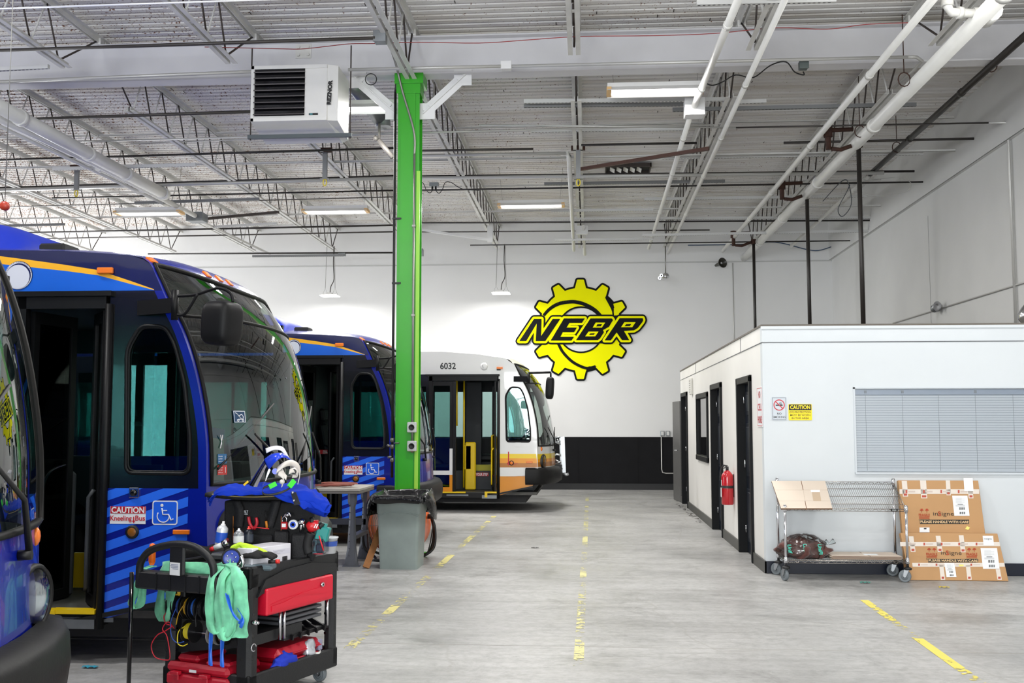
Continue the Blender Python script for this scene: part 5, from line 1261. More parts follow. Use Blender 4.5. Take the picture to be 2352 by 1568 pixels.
    # --- floor, far side, roof, rear
    m=MB(); m.box(XR,-2.55+dx,ys+.05,Y0+BW_-.05,.30,.35); m.build('cabin_floor',INF,t)
    yo=Y0+BW_
    m=MB(); m.box(XR,-2.62+dx,yo-.04,yo,.33,1.30); m.mi=1; m.box(XR,-2.80+dx,yo-.04,yo,2.25,zdoor); m.mi=0; m.box(XR,-3.02+dx,yo-.04,yo,zdoor,2.76+rise*.8)
    for a,b in ((-14.6,-14.3),(-12.9,-12.8),(-11.3,-11.2),(-9.7,-9.6),(-8.1,-8.0),(-6.5,-6.4),(-4.95,-4.8),(-3.98,-3.8),(-2.88,-2.72)): m.mi=1; m.box(a+dx,b+dx,yo-.04,yo,1.30,2.25)
    m.build('far_side',[ROYAL if blue else BWHT,BBLK],t)
    m=MB(); m.box(XR+.1,-2.75+dx,yo-.06,yo-.045,.35,1.30); m.box(XR+.1,-2.95+dx,yo-.06,yo-.045,2.25,2.46); m.build('interior_lining',INT,t)
    m=MB(); m.box(XR+.3,-2.8+dx,yo-.022,yo-.018,1.3,2.25); m.build('far_glazing',DG,t)
    m=MB(); 
    def roof(u,v):
        x=-4.3+dx+(XR+4.3-dx)*v; w=1-abs(2*u-1)**2.4; return Vector((x,Y0+BW_*u,2.80+rise+(.13)*w))
    m.grid(roof,16,6,True); m.build('roof_skin',NAVY if blue else BWHT,t)
    m=MB(); m.box(XR,XR+.05,Y0,yo,.33,2.85); m.build('rear_panel',ROYAL if blue else BWHT,t)
    m=MB(); m.box(XR+.05,-3.3+dx,Y0+.05,yo-.05,2.46,2.48); m.box(-3.3+dx,-2.95+dx,Y0+.05,yo-.05,2.36,2.38); m.build('cabin_ceiling',INT,t)
    if blue:
        m=MB(); x1=-4.05
        def pod(u,v): 
            a=v*PI/2; xx=-4.75+.62*math.sin(a); return Vector((xx,Y0+.35+1.85*u,2.86+.30*math.cos(a)*(1-abs(2*u-1)**6)))
        m.grid(pod,14,10,True); m.box(XR+3,-4.75,Y0+.35,Y0+2.2,2.8,3.15); m.build('roof_unit',mat('pod_blue','#062aa8',.5),t)
        m=MB(); m.box(-4.05,-3.85,Y0+.5,Y0+.75,2.86,2.93,.015); m.build('roof_vent',BLACK,t)
    else:
        m=MB()
        def hump(u,v):
            a=v; x=-3.0+dx-1.9*a; w=(1-abs(2*u-1)**3); return Vector((x-.2,Y0+.1+(BW_-.2)*u,2.66+(.22+.42*math.sin(min(1,a*1.3)*PI/2))*w))
        m.grid(hump,18,16,True); m.box(XR+1,-5.0+dx,Y0+.6,yo-.6,2.9,3.14); m.build('roof_fairing',BWHT,t)
    # --- bumper
    m=MB()
    prof=[(0,.49),(.08,.49),(.125,.52),(.14,.63),(.13,.735),(.10,.78),(0,.795)]
    us=[-.06,-.02,.02,.06,.12,.2,.3,.5,.7,.8,.88,.94,.98,1.02,1.06]
    def bump(i,j):
        u=us[i]; o,z=prof[j]; uu=max(0,min(1,u)); f=F(uu,.3)
        base=Vector((f.x,Y0+BW_*uu,0)); n=Vector((1,0,0))
        if u<.12 : k=(.12-u)/.16; n=Vector((math.cos(k*1.5),-math.sin(k*1.5),0)); base.x-=max(0,-u)*4; 
        if u>.88 : k=(u-.88)/.16; n=Vector((math.cos(k*1.5),math.sin(k*1.5),0)); base.x-=max(0,u-1)*4
        o2=o*.75 if (u<0 or u>1) else o
        return Vector((base.x+n.x*o2,base.y+n.y*o2*.45,z))
    nv=len(prof); vs=[bump(i,j) for i in range(len(us)) for j in range(nv)]
    m.add(vs,[(i*nv+j,(i+1)*nv+j,(i+1)*nv+j+1,i*nv+j+1) for i in range(len(us)-1) for j in range(nv-1)],True)
    m.build('bumper',mat('bumper_black','#0e0d0d',.5,spec=.25,bump=.1,bscale=50),t)
    m=MB(); m.box(-14+dx,-2.75+dx,Y0+.12,yo-.12,.16,.30); m.build('underbody',BLACKM,t)
    for x in (-4.95+dx,-11.2+dx):
        for s in (0,1):
            m=MB(); yw=Y0+.03 if s==0 else yo-.31; m.lathe([(0,0),(.25,0),(.28,-.02),(.46,-.01),(.48,.03),(.48,.25),(.46,.28),(0,.28)],28,'Y',(x,yw,.48)); m.build('wheel',[BLACK],t)
    # --- headlights, markers
    def onF(u,v,m0,nn=None):  # place geometry built along +X at F
        p=F(u,v);n=Nn(u,v); n=(nn or Vector((n.x,n.y,0))).normalized(); R=n.to_track_quat('X','Z').to_matrix().to_4x4(); m0.xf(0,Matrix.Translation(p)@R); return m0
    for u in (.085,.895):
        hn=Vector((1,-.2 if u<.5 else .02,0)); m=MB(); m.lathe([(.14,-.10),(.138,.006),(.125,.022),(.118,.008)],28,'X',caps=False); onF(u,1.27,m,hn); hl=m.build('headlight',BLACK,t)
        m=MB(); m.lathe([(.118,.008),(.08,-.03),(.03,-.05),(0,-.05)],24,'X',caps=False); onF(u,1.27,m,hn); m.build('reflector',mat('reflector','#c9cdd2',.12,1),hl)
        m=MB(); m.lathe([(.119,.012),(.09,.026),(.05,.034),(0,.036)],24,'X',caps=False); onF(u,1.27,m,hn); m.build('lens',glass('lamp_glass','#eef2f2',1.45,0),hl)
        m=MB(); m.ball((0,0,0),(.02,.035,.04),10); onF(u*.7 if u<.5 else 1-(1-u)*.7,1.9,m); m.build('turn_signal',AMB,t)
    if blue:
        for u in (.03,.30,.38,.46,.97):
            m=MB(); m.box(-.035,.035,-.032,.032,-.006,.010,.004); vv=vt(u)+.45; p=F(u,vv); n=Nn(u,vv); n=n if n.z>0 else -n; R=n.to_track_quat('Z','Y').to_matrix().to_4x4(); m.xf(0,Matrix.Translation(p)@R); m.build('roof_marker',AMB,t)
    # --- mirror
    m=MB(); b0=Vector((q(318,708)[0],ys-.01,q(318,708)[1])); b1=Vector((q(418,705)[0],ys-.12,q(418,705)[1])); 
    if blue:
        m.bar(b0,b1,.012,.10); m.cyl(b1+Vector((0,0,-.1)),b1+Vector((0,0,.1)),.024,n=12)
        mc=Vector((q(520,750)[0]+.05,ys-.22,q(520,750)[1]+.0)); top=mc+Vector((.02,0,.16))
        pts=spline([b1+Vector((0,0,.06)),b1+Vector((.15,-.03,.065)),b1+Vector((.32,-.08,.1)),top+Vector((.03,0,.04)),top+Vector((.05,0,-.02))],6); m.tube(pts,.011,8); m.tube(spline([b1+Vector((0,0,-.06)),b1+Vector((.08,-.02,-.06)),b1+Vector((.17,-.04,.07))],6),.010,8)
        sz=(.115,.11,.145)
    else:
        b0=atY(1180,870,ys-.01); b1=atY(1214,870,ys-.1); m.bar(b0,b1,.012,.1); m.cyl(b1+Vector((0,0,-.08)),b1+Vector((0,0,.1)),.026,n=10); a=atY(1214,856,ys-.1);c=atY(1265,855,ys-.2); m.tube([a,c],.02,8); m.tube([c,c+Vector((0,0,-.1))],.016,8)
        mc=atY(1263,891,ys-.2); sz=(.075,.11,.2)
    arm=m.build('mirror_arm',BBLM,t)
    m=MB(); 
    def mir(u,v):
        a=2*PI*u;b=PI*v; s=lambda x,e:math.copysign(abs(x)**e,x)
        return mc+Vector((sz[0]*s(math.cos(a),.45)*s(math.sin(b),.5),sz[1]*s(math.sin(a),.6)*s(math.sin(b),.5),-sz[2]*s(math.cos(b),.45)))
    m.grid(mir,28,18,True,True); m.xf(0,Matrix.Translation(mc)@Matrix.Rotation(-.35 if blue else -.05,4,'Z')@Matrix.Rotation(.06,4,'Y')@Matrix.Translation(-mc)); m.build('mirror_housing',mat('mirror_black','#0b0b0d',.5,spec=.25),arm)
    # --- wipers
    for u,s in ((.33,1),(.80,1)):
        m=MB(); P=lambda a,b,o=.03:F(a,b)+Nn(a,b)*o
        m.tube([P(u,1.85,.04),P(u-.03,2.4,.05),P(u-.16,3.0,.04)],[.014,.011,.008],6); m.tube([P(u-.30,2.35,.02),P(u-.02,3.55,.02)] ,.008,5); m.cyl(P(u,1.8,0),P(u,1.8,.05),.02,n=8); m.build('wiper',BLACK,t)
    # --- interior
    def obj(name,mb,mt): return mb.build(name,mt,t)
    X=lambda v:v+dx
    m=MB(); m.box(X(-2.95),X(-2.6),Y0+.2,yo-.1,.35,1.02,.03); m.grid(lambda u,v:F(.04+.92*u,2.0)+Vector((-.03-.45*v,0,.02*math.sin(PI*v))),12,5); obj('dashboard',m,INTG)
    m=MB(); c=Vector((X(-2.98),yo-.72,1.22)); 
    m.tube([c+Matrix.Rotation(-.95,3,'Y')@Vector((.235*math.cos(a),.235*math.sin(a),0)) for a in [k*PI/12 for k in range(24)]],.014,8,closed=True); m.tube([c,c+Vector((.2,0,-.35))],.03,8); 
    for a in (0,2.1,4.2): m.tube([c,c+Matrix.Rotation(-.95,3,'Y')@Vector((.23*math.cos(a),.23*math.sin(a),0))],.012,6)
    obj('steering_wheel',m,SEAT)
    m=MB(); sx=X(-3.62); m.obox((sx,yo-.72,.92),(.48,.5,.14),bev=.04); m.obox((sx-.25,yo-.72,1.28),(.13,.48,.68),Matrix.Rotation(-.18,3,'Y'),.05); m.obox((sx-.33,yo-.72,1.72),(.09,.26,.2),Matrix.Rotation(-.18,3,'Y'),.03); m.box(sx-.15,sx+.15,yo-.9,yo-.55,.4,.86,.02); s=obj('driver_seat',m,SEAT)
    m=MB(); m.box(X(-4.05),X(-4.0),yo-1.15,yo-.05,.6,2.45); obj('driver_partition',m,INT)
    m=MB(); m.box(X(-2.92),X(-2.70),Y0+1.15,Y0+1.4,.35,1.3,.02); obj('fare_box',m,INTG)
    # passenger seats
    for k in range(3):
        xx=X(-4.6-k*.8)
        for yc in (yo-.55,Y0+.55) if k else (yo-.55,):
            m=MB(); m.obox((xx,yc,.75),(.42,.85,.06),bev=.02); m.obox((xx-.2,yc,1.05),(.06,.85,.6),Matrix.Rotation(-.12,3,'Y'),.02); m.box(xx-.1,xx+.1,yc-.1,yc+.1,.35,.72); obj('passenger_seat',m,mat('seat_blue','#1b3358',.6))
    # stanchions
    m=MB()
    yr=YRAIL if not blue else INTG
    m.tube([(X(-3.95),Y0+.55,.4),(X(-3.95),Y0+.55,2.4)],.017,8); obj('stanchion',m,yr)
    m=MB(); m.tube([(X(-3.3),Y0+1.35,.4),(X(-3.3),Y0+1.35,2.4)],.017,8); obj('stanchion',m,yr)
    m=MB(); m.box(X(-3.92),X(-3.72),Y0+.5,Y0+.56,.36,1.25,.02); obj('modesty_panel',m,INTG if blue else YRAIL)
    if blue:
        m=MB(); m.box(X(-3.72),X(-3.28),Y0+1.0,Y0+1.04,.36,1.28); o=obj('wheel_housing_panel',m,INT)
        a=atY(728,1033,14.4);b=atY(755,1043,14.4); d=Vector((0,Y0+1.0-14.4,0)); m=MB(); yq=Y0+.995; m.box(a.x+dx-.02,b.x+dx,yq-.002,yq,b.z,a.z); m.mi=1; m.text('FIRE',(b.x+dx-.075,yq-.004,a.z-.02),.02,.06,bold=.02); m.text('EQUIPMENT',(b.x+dx-.06,yq-.004,b.z+.018),.02,.1,bold=.02); m.box(a.x+dx-.01,a.x+dx+.02,yq-.004,yq-.002,b.z+.01,a.z-.01); m.build('fire_label',[REDL,DEC],t)
        m=MB(); m.tube(spline([(X(-3.62),Y0+.6,1.3),(X(-3.5),Y0+.5,1.2),(X(-3.5),Y0+.45,.8),(X(-3.45),Y0+.4,.62),(X(-3.3),Y0+.3,.6)],5),.014,8); obj('grab_rail',m,CHROME)
        m=MB(); m.box(X(-3.9),X(-3.3),Y0+.9,Y0+.92,.36,.62); obj('yellow_riser',m,YRAIL)
        # stroller and route stickers on the windshield
        def hit(px,py):
            d=ray(px,py); o=Vector((0,0,CAMH)); best=None
            for i in range(81):
                for j in range(91):
                    u=.05+.9*i/80; v=2.1+5*j/90; p=F(u,v); w=(p-o); e=(w-d*(w.dot(d)/d.dot(d))).length
                    if best is None or e<best[0]: best=(e,u,v)
            return best[1],best[2]
        def stick(x0,y0,x1,y1,mt,fn=None,nm='window_sticker',w=None):
            u,v=hit((x0+x1)/2,(y0+y1)/2); p=F(u,v);n=Nn(u,v); k=(Vector((0,0,CAMH))-p).length/FOC
            R=Vector((-n.y,n.x,0)).normalized(); 
            if R.y<0: R=-R
            U=n.cross(R); U=-U if U.z<0 else U
            dd=(p-Vector((0,0,CAMH))).normalized(); fore=max(.25,(R-dd*R.dot(dd)).length); w=(x1-x0)*k/fore; h=(y1-y0)*k; o=p+n*.004
            m=MB(); m.add([o-R*w/2-U*h/2,o+R*w/2-U*h/2,o+R*w/2+U*h/2,o-R*w/2+U*h/2],[(0,1,2,3)])
            if fn: fn(m,o+n*.002,R,U,w,h)
            m.build(nm,mt,t)
        def stroll(m,o,R,U,w,h):
            m.mi=1; P=lambda a,b:o+R*a*w+U*b*h
            for a,b in ((-.46,-.46),(.46,-.46),(.46,.46),(-.46,.46)): pass
            m.tube([P(-.45,-.45),P(.45,-.45),P(.45,.45),P(-.45,.45)],.003,4,closed=True)
            m.tube([P(-.33,.33),P(-.2,.25),P(.15,-.2)],.003,4); m.tube([P(-.1,.05),P(.2,.2),P(.3,0),P(.25,-.2),P(-.15,-.22)],.003,4)
            for a in (-.15,.25): m.tube([P(a+.08*math.cos(k),-.3+.08*math.sin(k)) for k in range(6)],.003,4,closed=True)
        stick(538,945,564,972,[mat('sticker_navy','#173a5c',.4),DEC],stroll,'stroller_sticker')
        def lab(lines):
            def f(m,o,R,U,w,h):
                m.mi=1
                for i,s_ in enumerate(lines): m.text(s_,o-R*w*.2+U*h*(.28-.26*i),h*.14,w*.45,right=R,up=U)
                m.bar(o+R*w*.3-U*h*.3,o+R*w*.3+U*h*.3,w*.07,.001,up=R)
            return f
        stick(482,1046,501,1067,[mat('sticker_blue','#2a5f8c',.4),DEC],lab(['Route','number','above']),'route_sticker'); stick(482,1069,502,1090,[mat('sticker_red','#b2302c',.4),DEC],lab(['Control','ID for','MTA use']),'control_sticker')
        u,v=hit(492,1015); p=F(u,v)+Nn(u,v)*.004; m=MB()
        for s_ in (-1,1): m.bar(p+Vector((0,-.02*s_,-.045)),p+Vector((0,.02*s_,.045)),.008,.002,up=(1,0,0))
        m.build('chalk_mark',DEC,t)
        m=MB(); a=F(*hit(505,978));b=F(*hit(545,985)); o=Vector((-.10,0,0)); m.add([a+o,b+o,b+o+Vector((0,.03,-.42)),a+o+Vector((0,.02,-.42))],[(0,1,2,3)]); m.mi=1; m.add([a+o*.95,b+o*.95,b+o*.95+Vector((0,0,-.07)),a+o*.95+Vector((0,0,-.07))],[(0,1,2,3)]); m.add([a+o*.95+Vector((0,.02,-.36)),b+o*.95+Vector((0,.02,-.36)),b+o*.95+Vector((0,.03,-.43)),a+o*.95+Vector((0,.03,-.43))],[(0,1,2,3)]); m.build('dash_notice',[mat('pale_teal','#a9cfc9',.5),mat('notice_blue','#2d8fc4',.5)],t)
    else:
        def W(px,py,Y): return atY(px,py,Y)
        m=MB(); a=W(1070,1085,Y0+.7);b=W(1122,1093,Y0+.7); m.box(a.x,b.x,Y0+.695,Y0+.7,b.z,a.z); m.mi=1; m.text('WATCH YOUR STEP',(Vector((a.x,0,a.z))+Vector((b.x,0,b.z)))/2+Vector((0,Y0+.692,0)),.045,(b.x-a.x)*.94,bold=.03); m.build('step_sign',[REDL,DEC],t)
        m=MB(); m.box(W(1045,1100,Y0+.72).x,W(1130,1100,Y0+.72).x,Y0+.705,Y0+.74,.36,W(1100,1083,Y0+.7).z+.02); obj('step_riser',m,INTG)
        m=MB(); a=W(1067,1067,Y0+.7);b=W(1130,1084,Y0+.7); m.box(a.x,b.x,Y0+.71,Y0+.9,b.z+.01,a.z-.0); obj('yellow_ledge',m,mat('olive_yellow','#a6a018',.5))
        m=MB(); a=W(1067,1020,Y0+.6);b=W(1086,1080,Y0+.6); m.box(a.x,b.x,Y0+.5,Y0+.75,b.z,a.z,.03); obj('yellow_housing',m,YRAIL)
        m=MB(); m.tube([W(1130,1090,Y0+.3),W(1130,1000,Y0+.3),W(1137,997,Y0+.3),W(1141,1010,Y0+.3),W(1140,1110,Y0+.3)],.02,8); obj('grab_rail',m,YRAIL)
        m=MB(); m.tube([W(1048,870,Y0+.4),W(1048,978,Y0+.4)],.028,8); obj('stanchion',m,YRAIL)
        m=MB(); m.box(X(-4.0),X(-3.7),Y0+1.3,Y0+1.34,.4,2.4); obj('cab_divider',m,INT)
    return t
b2=bus('blue city bus with open front door right behind the tool cart','blue',0,6.8,0)
b1=copy_tree(b2); b1.location=Vector(b2.location)+Vector((.17,-4.98,0)); b1['label']='nearest blue bus at the left edge, only its windshield edge, headlight and bumper showing'
b3=copy_tree(b2); b3.location=Vector(b2.location)+Vector((.0,6.7,0)); b3['label']='farther blue bus with open door behind the workbench and green column'
for b in (b1,b2,b3): b['group']='blue city buses parked side by side'
b4=bus('white city bus 6032 with yellow and orange bands near the far wall','white',1.62,18.9,.12)
# bike rack on the white bus nose
t=thing('bike_rack','folded silver bicycle rack on the nose of the white bus','bike rack',(-.45,20.2,.7))
P=lambda px,py,Y=20.2:atY(px,py,Y)
m=MB(); m.bar(P(1292,1002),P(1295,1085),.06,.08,up=(1,0,0)); m.bar(P(1288,1002,20.5),P(1291,1085,20.5),.05,.06,up=(1,0,0)); m.tube([P(1293,1085),P(1300,1090),P(1306,1088)],.03,6); m.build('rack_mast',mat('rack_silver','#c3c6c8',.35,.7),t)
m=MB(); m.tube([P(1268,1075),P(1270,1048),P(1278,1043),P(1292,1046)],.022,8); m.tube([P(1274,1066),P(1292,1058)],.02,6); m.tube([P(1273,1055),P(1292,1064)],.02,6); m.tube([P(1274,1066),P(1273,1055)],.02,6); m.tube([P(1250,1078,19.9),P(1292,1076)],.03,6); m.build('lower_arm',mat('rack_silver','#c3c6c8'),t)
m=MB(); m.tube([P(1292,1003),P(1275,1004),P(1276,1016),P(1290,1020)],.018,6); m.tube([P(1280,1008),P(1286,1022)],.015,6); m.tube([P(1273,1016),P(1290,1012)],.012,6); m.build('wheel_hook',mat('rack_silver','#c3c6c8'),t)
m=MB(); m.box(P(1274,1066).x,P(1291,1066).x,20.0,20.3,P(1280,1076).z,P(1280,1066).z); m.tube([P(1272,1095),P(1284,1093)],.03,8); m.build('hinge_block',BLACK,t)
m=MB(); m.tube([P(1246,1000,19.4),P(1244,1010,19.4),P(1245,1018,19.4)],.012,6); m.tube([P(1246,1000,19.4),P(1258,998,19.4),P(1260,1000,19.4),P(1256,1030,19.4)],.012,6); m.build('marker_loop',BLACK,t)
# ================================================================ UNIT HEATER
HT=mat('heater_enamel','#d8d7d3',.35,vary=.05); 
hy=11.9
def H(px,py,Y=hy): return atY(px,py,Y)
a=H(578,148); b=H(752,154); c_=H(572,275); d=H(748,282)
x0=a.x; x1=H(752,150).x; z1=H(660,150).z; z0=H(660,278).z; 
t=thing('unit_heater','big white unit heater with black louvres hung from the ceiling by the green column','heater',((x0+x1)/2,hy+.35,z0-.2))
yb_=hy+.50
m=MB()
# front case: body, tapered right side, sloping underside
xr=H(776,160).x; xrb=H(803,230,hy+.25).x
front=[(x0,z0),(x0,z1),(x1,z1),(x1,z0)]
m.box(x0,x1,hy,hy+.02,z0,z1)
V8=[(x0,hy,z0),(x1,hy,z0),(xr,hy+.03,z0+.0),(xr,hy+.03,z1-.01),(x1,hy,z1),(x0,hy,z1)]
back=[(x0+.03,yb_,z0-.14),(xr-.05,yb_,z0-.14),(xr+.02,yb_,z0-.11),(xr+.02,yb_,z1-.05),(x1,yb_,z1),(x0,yb_,z1)]
n=6; m.add(V8+back,[(i,(i+1)%n,n+(i+1)%n,n+i) for i in range(n)]+[tuple(range(n))[::-1],tuple(range(n,2*n))]); m.build('case',HT,t,bevel=.004)
m=MB(); lx0=H(586,158).x; lx1=H(701,158).x; lz1=H(640,158).z; lz0=H(640,266).z
m.box(lx0,lx1,hy-.003,hy+.001,lz0,lz1); m.build('louvre_opening',BLACKG,t)
for k in range(8):
    z=lz1-.045-(lz1-lz0-.06)*k/7; m=MB(); m.obox(((lx0+lx1)/2,hy-.022,z),((lx1-lx0),.055,.014),Matrix.Rotation(.35,3,'X')); m.mi=0; m.build('louvre_blade',mat('louvre_brown','#2e2623',.35),t)
m=MB(); 
for q in ((x0-.0,x1,z1-.045,z1),(x0,x1,z0,z0+.04),(x0,lx0-.005,z0,z1)): m.box(q[0],q[1],hy-.012,hy,q[2],q[3])
m.build('front_flange',HT,t,bevel=.003)
m=MB(); q=H(757,212); m.text('REZNOR',(q.x,hy-.006,q.z),.045,.30,right=(.06,0,1),up=(-1,0,.06),bold=.06); m.build('maker_lettering',INK,t)
for v in m.v: pass
m=MB(); q=H(720,262); m.box(q.x-.055,q.x+.055,hy-.004,hy,q.z-.012,q.z+.012); m.mi=1; m.box(q.x-.045,q.x-.01,hy-.005,hy-.004,q.z-.006,q.z+.006); m.build('maker_label',[BLACK,mat('label_teal','#4ea0a8',.5)],t)
A=H(570,298,hy+.2);B=H(808,297,hy+.2)
m=MB(); m.bar((A.x,hy+.2,z0-.13),(B.x,hy+.2,z0-.13),.045,.045); m.build('support_channel',mat('strut_dark','#4c5356',.5,.4),t)
m=MB()
for x in (A.x+.03,B.x-.02): m.tube([(x,hy+.2,z0-.17),(x,hy+.2,z1+.3)],.008,6)
m.build('threaded_rod',DARKSTEEL,t)
m=MB(); q=H(787,282,hy+.5); m.box(q.x-.03,q.x+.03,hy+.38,hy+.385,q.z-.02,q.z+.03); 
# flue duct behind
t=thing('flue_duct','grey round flue duct slanting behind the white heater','duct',tuple(H(850,240,13.6)))
m=MB(); m.tube([H(800,180,13.2),H(880,285,14.4)],.10,14); m.tube([H(878,265,14.3),H(880,292,14.3)],.11,14); m.build('duct',GALV,t)
m=MB(); m.tube([H(871,282,14.2),H(871,318,14.2)],.02,8); m.ball(H(863,318,14.2),.04,10); m.tube([H(870,322,14.2),H(902,362,14.2)],.035,8); m.build('gas_pipe',mat('gas_pipe_grey','#8d8883',.5,.3),t)
run('cable_coil',[atY(852+13*math.cos(k*PI/8),182+13*math.sin(k*PI/8),12.2+k*.004) for k in range(34)],.006,BLACK,'coil of thin black cable hanging at the knee brace','cable',n=5)
# ================================================================ WORKBENCH + BIN + FAN
zt=.87
P0=atZ(820,1132,zt-.05); P1=atZ(857,1112,zt); 
yn=11.55; yf=12.35; xr=atY(820,1130,yn).x+.0; xl_=xr-1.75
t=thing('workbench','grey topped workbench with steel legs in front of the farther blue bus','workbench',((xr+xl_)/2,(yn+yf)/2,0))
BT=mat('bench_top','#a9a49d',.6,vary=.15,vscale=6); LEG=mat('bench_leg','#6b6e75',.4,.5,vary=.1)
m=MB(); m.box(xl_,xr+.03,yn,yf,zt-.03,zt,.004); m.build('table_top',BT,t)
m=MB(); m.box(xl_,xr+.03,yn+.005,yf-.005,zt-.06,zt-.032,.003); m.build('top_apron',mat('bench_edge','#6e6a66',.6),t)
for x in (xr-.06,xl_+.12):
    for y,s in ((yn+.06,-1),(yf-.06,1)):
        m=MB(); vs=[]
        prof=[(0.0,.085),(.02,.085),(.06,.08),(.2,.055),(.5,.04),(.66,.034),(.72,.055),(.81,.055)]
        for z,w in prof: vs+= [(x-w,y-.012,z),(x-w*.45,y-.03,z),(x+w*.45,y-.03,z),(x+w*.8,y-.012,z),(x+w*.8,y+.018,z),(x-w,y+.018,z)]
        n=len(prof); m.add(vs,[(i*6+k,i*6+(k+1)%6,(i+1)*6+(k+1)%6,(i+1)*6+k) for i in range(n-1) for k in range(6)]); m.box(x-.10,x+.09,y-.05,y+.04,0,.01)
        for k in range(8): m.mi=1; m.cyl((x-.03,y-.032,.12+k*.08),(x-.03,y-.02,.12+k*.08),.005,n=6)
        m.mi=0; m.build('leg',[LEG,BLACK],t)
    m=MB(); m.box(x-.05,x+.04,yn+.08,yf-.08,.30,.34); m.build('foot_brace',LEG,t)
m=MB(); m.box(xl_+.1,xr-.05,yf-.09,yf-.06,.40,.47); m.build('stretcher',LEG,t)
# coil of cable on the bench
rr=random.Random(8); c=Vector((atZ(762,1120,zt).x,yn+.22,zt+.004)); pts=[]
for k in range(120):
    a=k*.42; R=.16+.05*math.sin(k*.37)+rr.uniform(-.012,.012); pts.append((c.x+R*1.25*math.cos(a),c.y+R*.75*math.sin(a),c.z+.006+.0003*k+.008*rr.random()))
pts+= [(c.x-.3,c.y-.05,c.z+.006),(c.x-.55,c.y-.03,c.z+.006)]
run('cable_coil',spline(pts,2),.006,mat('red_brown_cable','#8a4a3c',.5),'tangle of red brown cable lying on the workbench','cable',n=6)
# trash can -------------------------------------------------------------
fy=11.38
bx0=atY(870,1305,fy).x; bx1=atY(957,1305,fy).x; tx0=atY(865,1150,fy).x; tx1=atY(964,1150,fy).x; th=atY(912,1148,fy).z
t=thing('trash_can','tall grey plastic trash can with black liner at the foot of the green column','trash can',((bx0+bx1)/2,fy+.27,0))
BIN=mat('bin_grey','#8c9894',.45,vary=.12,vscale=5)
def binsec(z): f=z/th; x0=bx0+(tx0-bx0)*f; x1=bx1+(tx1-bx1)*f; y0=fy+.02-.02*f; y1=fy+.50+.03*f; return x0,x1,y0,y1
m=MB()
def ringz(z,o=0): 
    x0,x1,y0,y1=binsec(z); r=.035; out=[]
    for cx,cy,a in ((x1-r,y0+r,-PI/2),(x1-r,y1-r,0),(x0+r,y1-r,PI/2),(x0+r,y0+r,PI)):
        for k in range(5): w=a+k*PI/8; out.append(Vector((cx+(r+o)*math.cos(w),cy+(r+o)*math.sin(w),z)))
    return out
lv=[(0,0),(.1,0),(th*.55,0),(th*.8,0),(th*.805,.008),(th*.96,.008),(th*.962,.016),(th,.016),(th,.0),(th*.5,-.006),(.02,-.008)]
R=[ringz(z,o) for z,o in lv]; n=20
m.add([p for r in R for p in r],[(i*n+k,i*n+(k+1)%n,(i+1)*n+(k+1)%n,(i+1)*n+k) for i in range(len(R)-1) for k in range(n)],True); m.add(R[0],[list(range(n))]); m.build('can_body',BIN,t)
m=MB(); x0,x1,y0,y1=binsec(th*.8); m.tube(spline([(x0+.01,y0-.006,th*.77),((x0+x1)/2-.1,y0-.008,th*.815),((x0+x1)/2+.1,y0-.008,th*.815),(x1-.01,y0-.006,th*.77)],6),.004,5); m.build('moulded_arch',mat('bin_grey_dark','#6f7a77',.5),t)
# liner: crumpled black film over the rim
m=MB(); 
def liner(u,v):
    a=2*PI*u; i=int(u*n)%n; p=ringz(th,.02)[i]; q=ringz(th,.02)[(i+1)%n]; f=u*n-int(u*n); p=p.lerp(q,f); c=Vector(((tx0+tx1)/2,fy+.27,th)); d=(p-c); d.z=0; d.normalize()
    wig=noise.noise(Vector((math.cos(a)*3,math.sin(a)*3,v*2)))*.06; side=max(0,-d.y)
    out=[-.07,.0,.05,.07+.07*abs(d.x),.05+.09*abs(d.x)][min(4,int(v*4+.01))]; zz=[-.10,.075,.09,-.03,-.12-.11*abs(d.x)][min(4,int(v*4+.01))]
    if side>.6 and v>.3: zz=zz*.30+.02; out*=.5
    rough=.02*noise.noise(Vector((u*40,v*9,1)))+.025*noise.noise(Vector((u*18,v*6,7)))
    return p+d*(out+wig*.6+rough)+Vector((0,0,zz+wig*.5+rough))
m.grid(liner,90,5,True,True,False); m.build('bin_liner',mat('liner_black','#0c0c0d',.18,bump=.8,bscale=25),t,subsurf=2)
# orange drum fan behind
fc=Vector((atY(918,1235,12.30).x,12.30,.40))
t=thing('drum_fan','orange drum fan on a black tube frame half hidden behind the trash can','fan',(fc.x,fc.y,0))
OR=mat('fan_orange','#e8661a',.35,coat=.3)
Rf=Matrix.Rotation(-.12,4,'Z'); r=.335
m=MB(); m.lathe([(r-.02,-.14),(r,-.15),(r+.012,-.13),(r,-.1),(r,.1),(r+.012,.13),(r,.15),(r-.02,.14),(r-.03,0),(r-.02,-.14)],36,'Y',caps=False); m.xf(0,Matrix.Translation(fc)@Rf); m.build('drum',OR,t)
m=MB()
for k in range(14): rr_=.04+k*.024; m.tube([(rr_*math.cos(a),-.15,rr_*math.sin(a)) for a in [j*PI/14 for j in range(28)]],.0022,4,closed=True)
for k in range(10): a=k*PI/5; m.tube([(.03*math.cos(a),-.152,.03*math.sin(a)),((r-.01)*math.cos(a),-.148,(r-.01)*math.sin(a))],.003,4)
m.xf(0,Matrix.Translation(fc)@Rf); m.build('grille',CONDUIT,t)
m=MB()
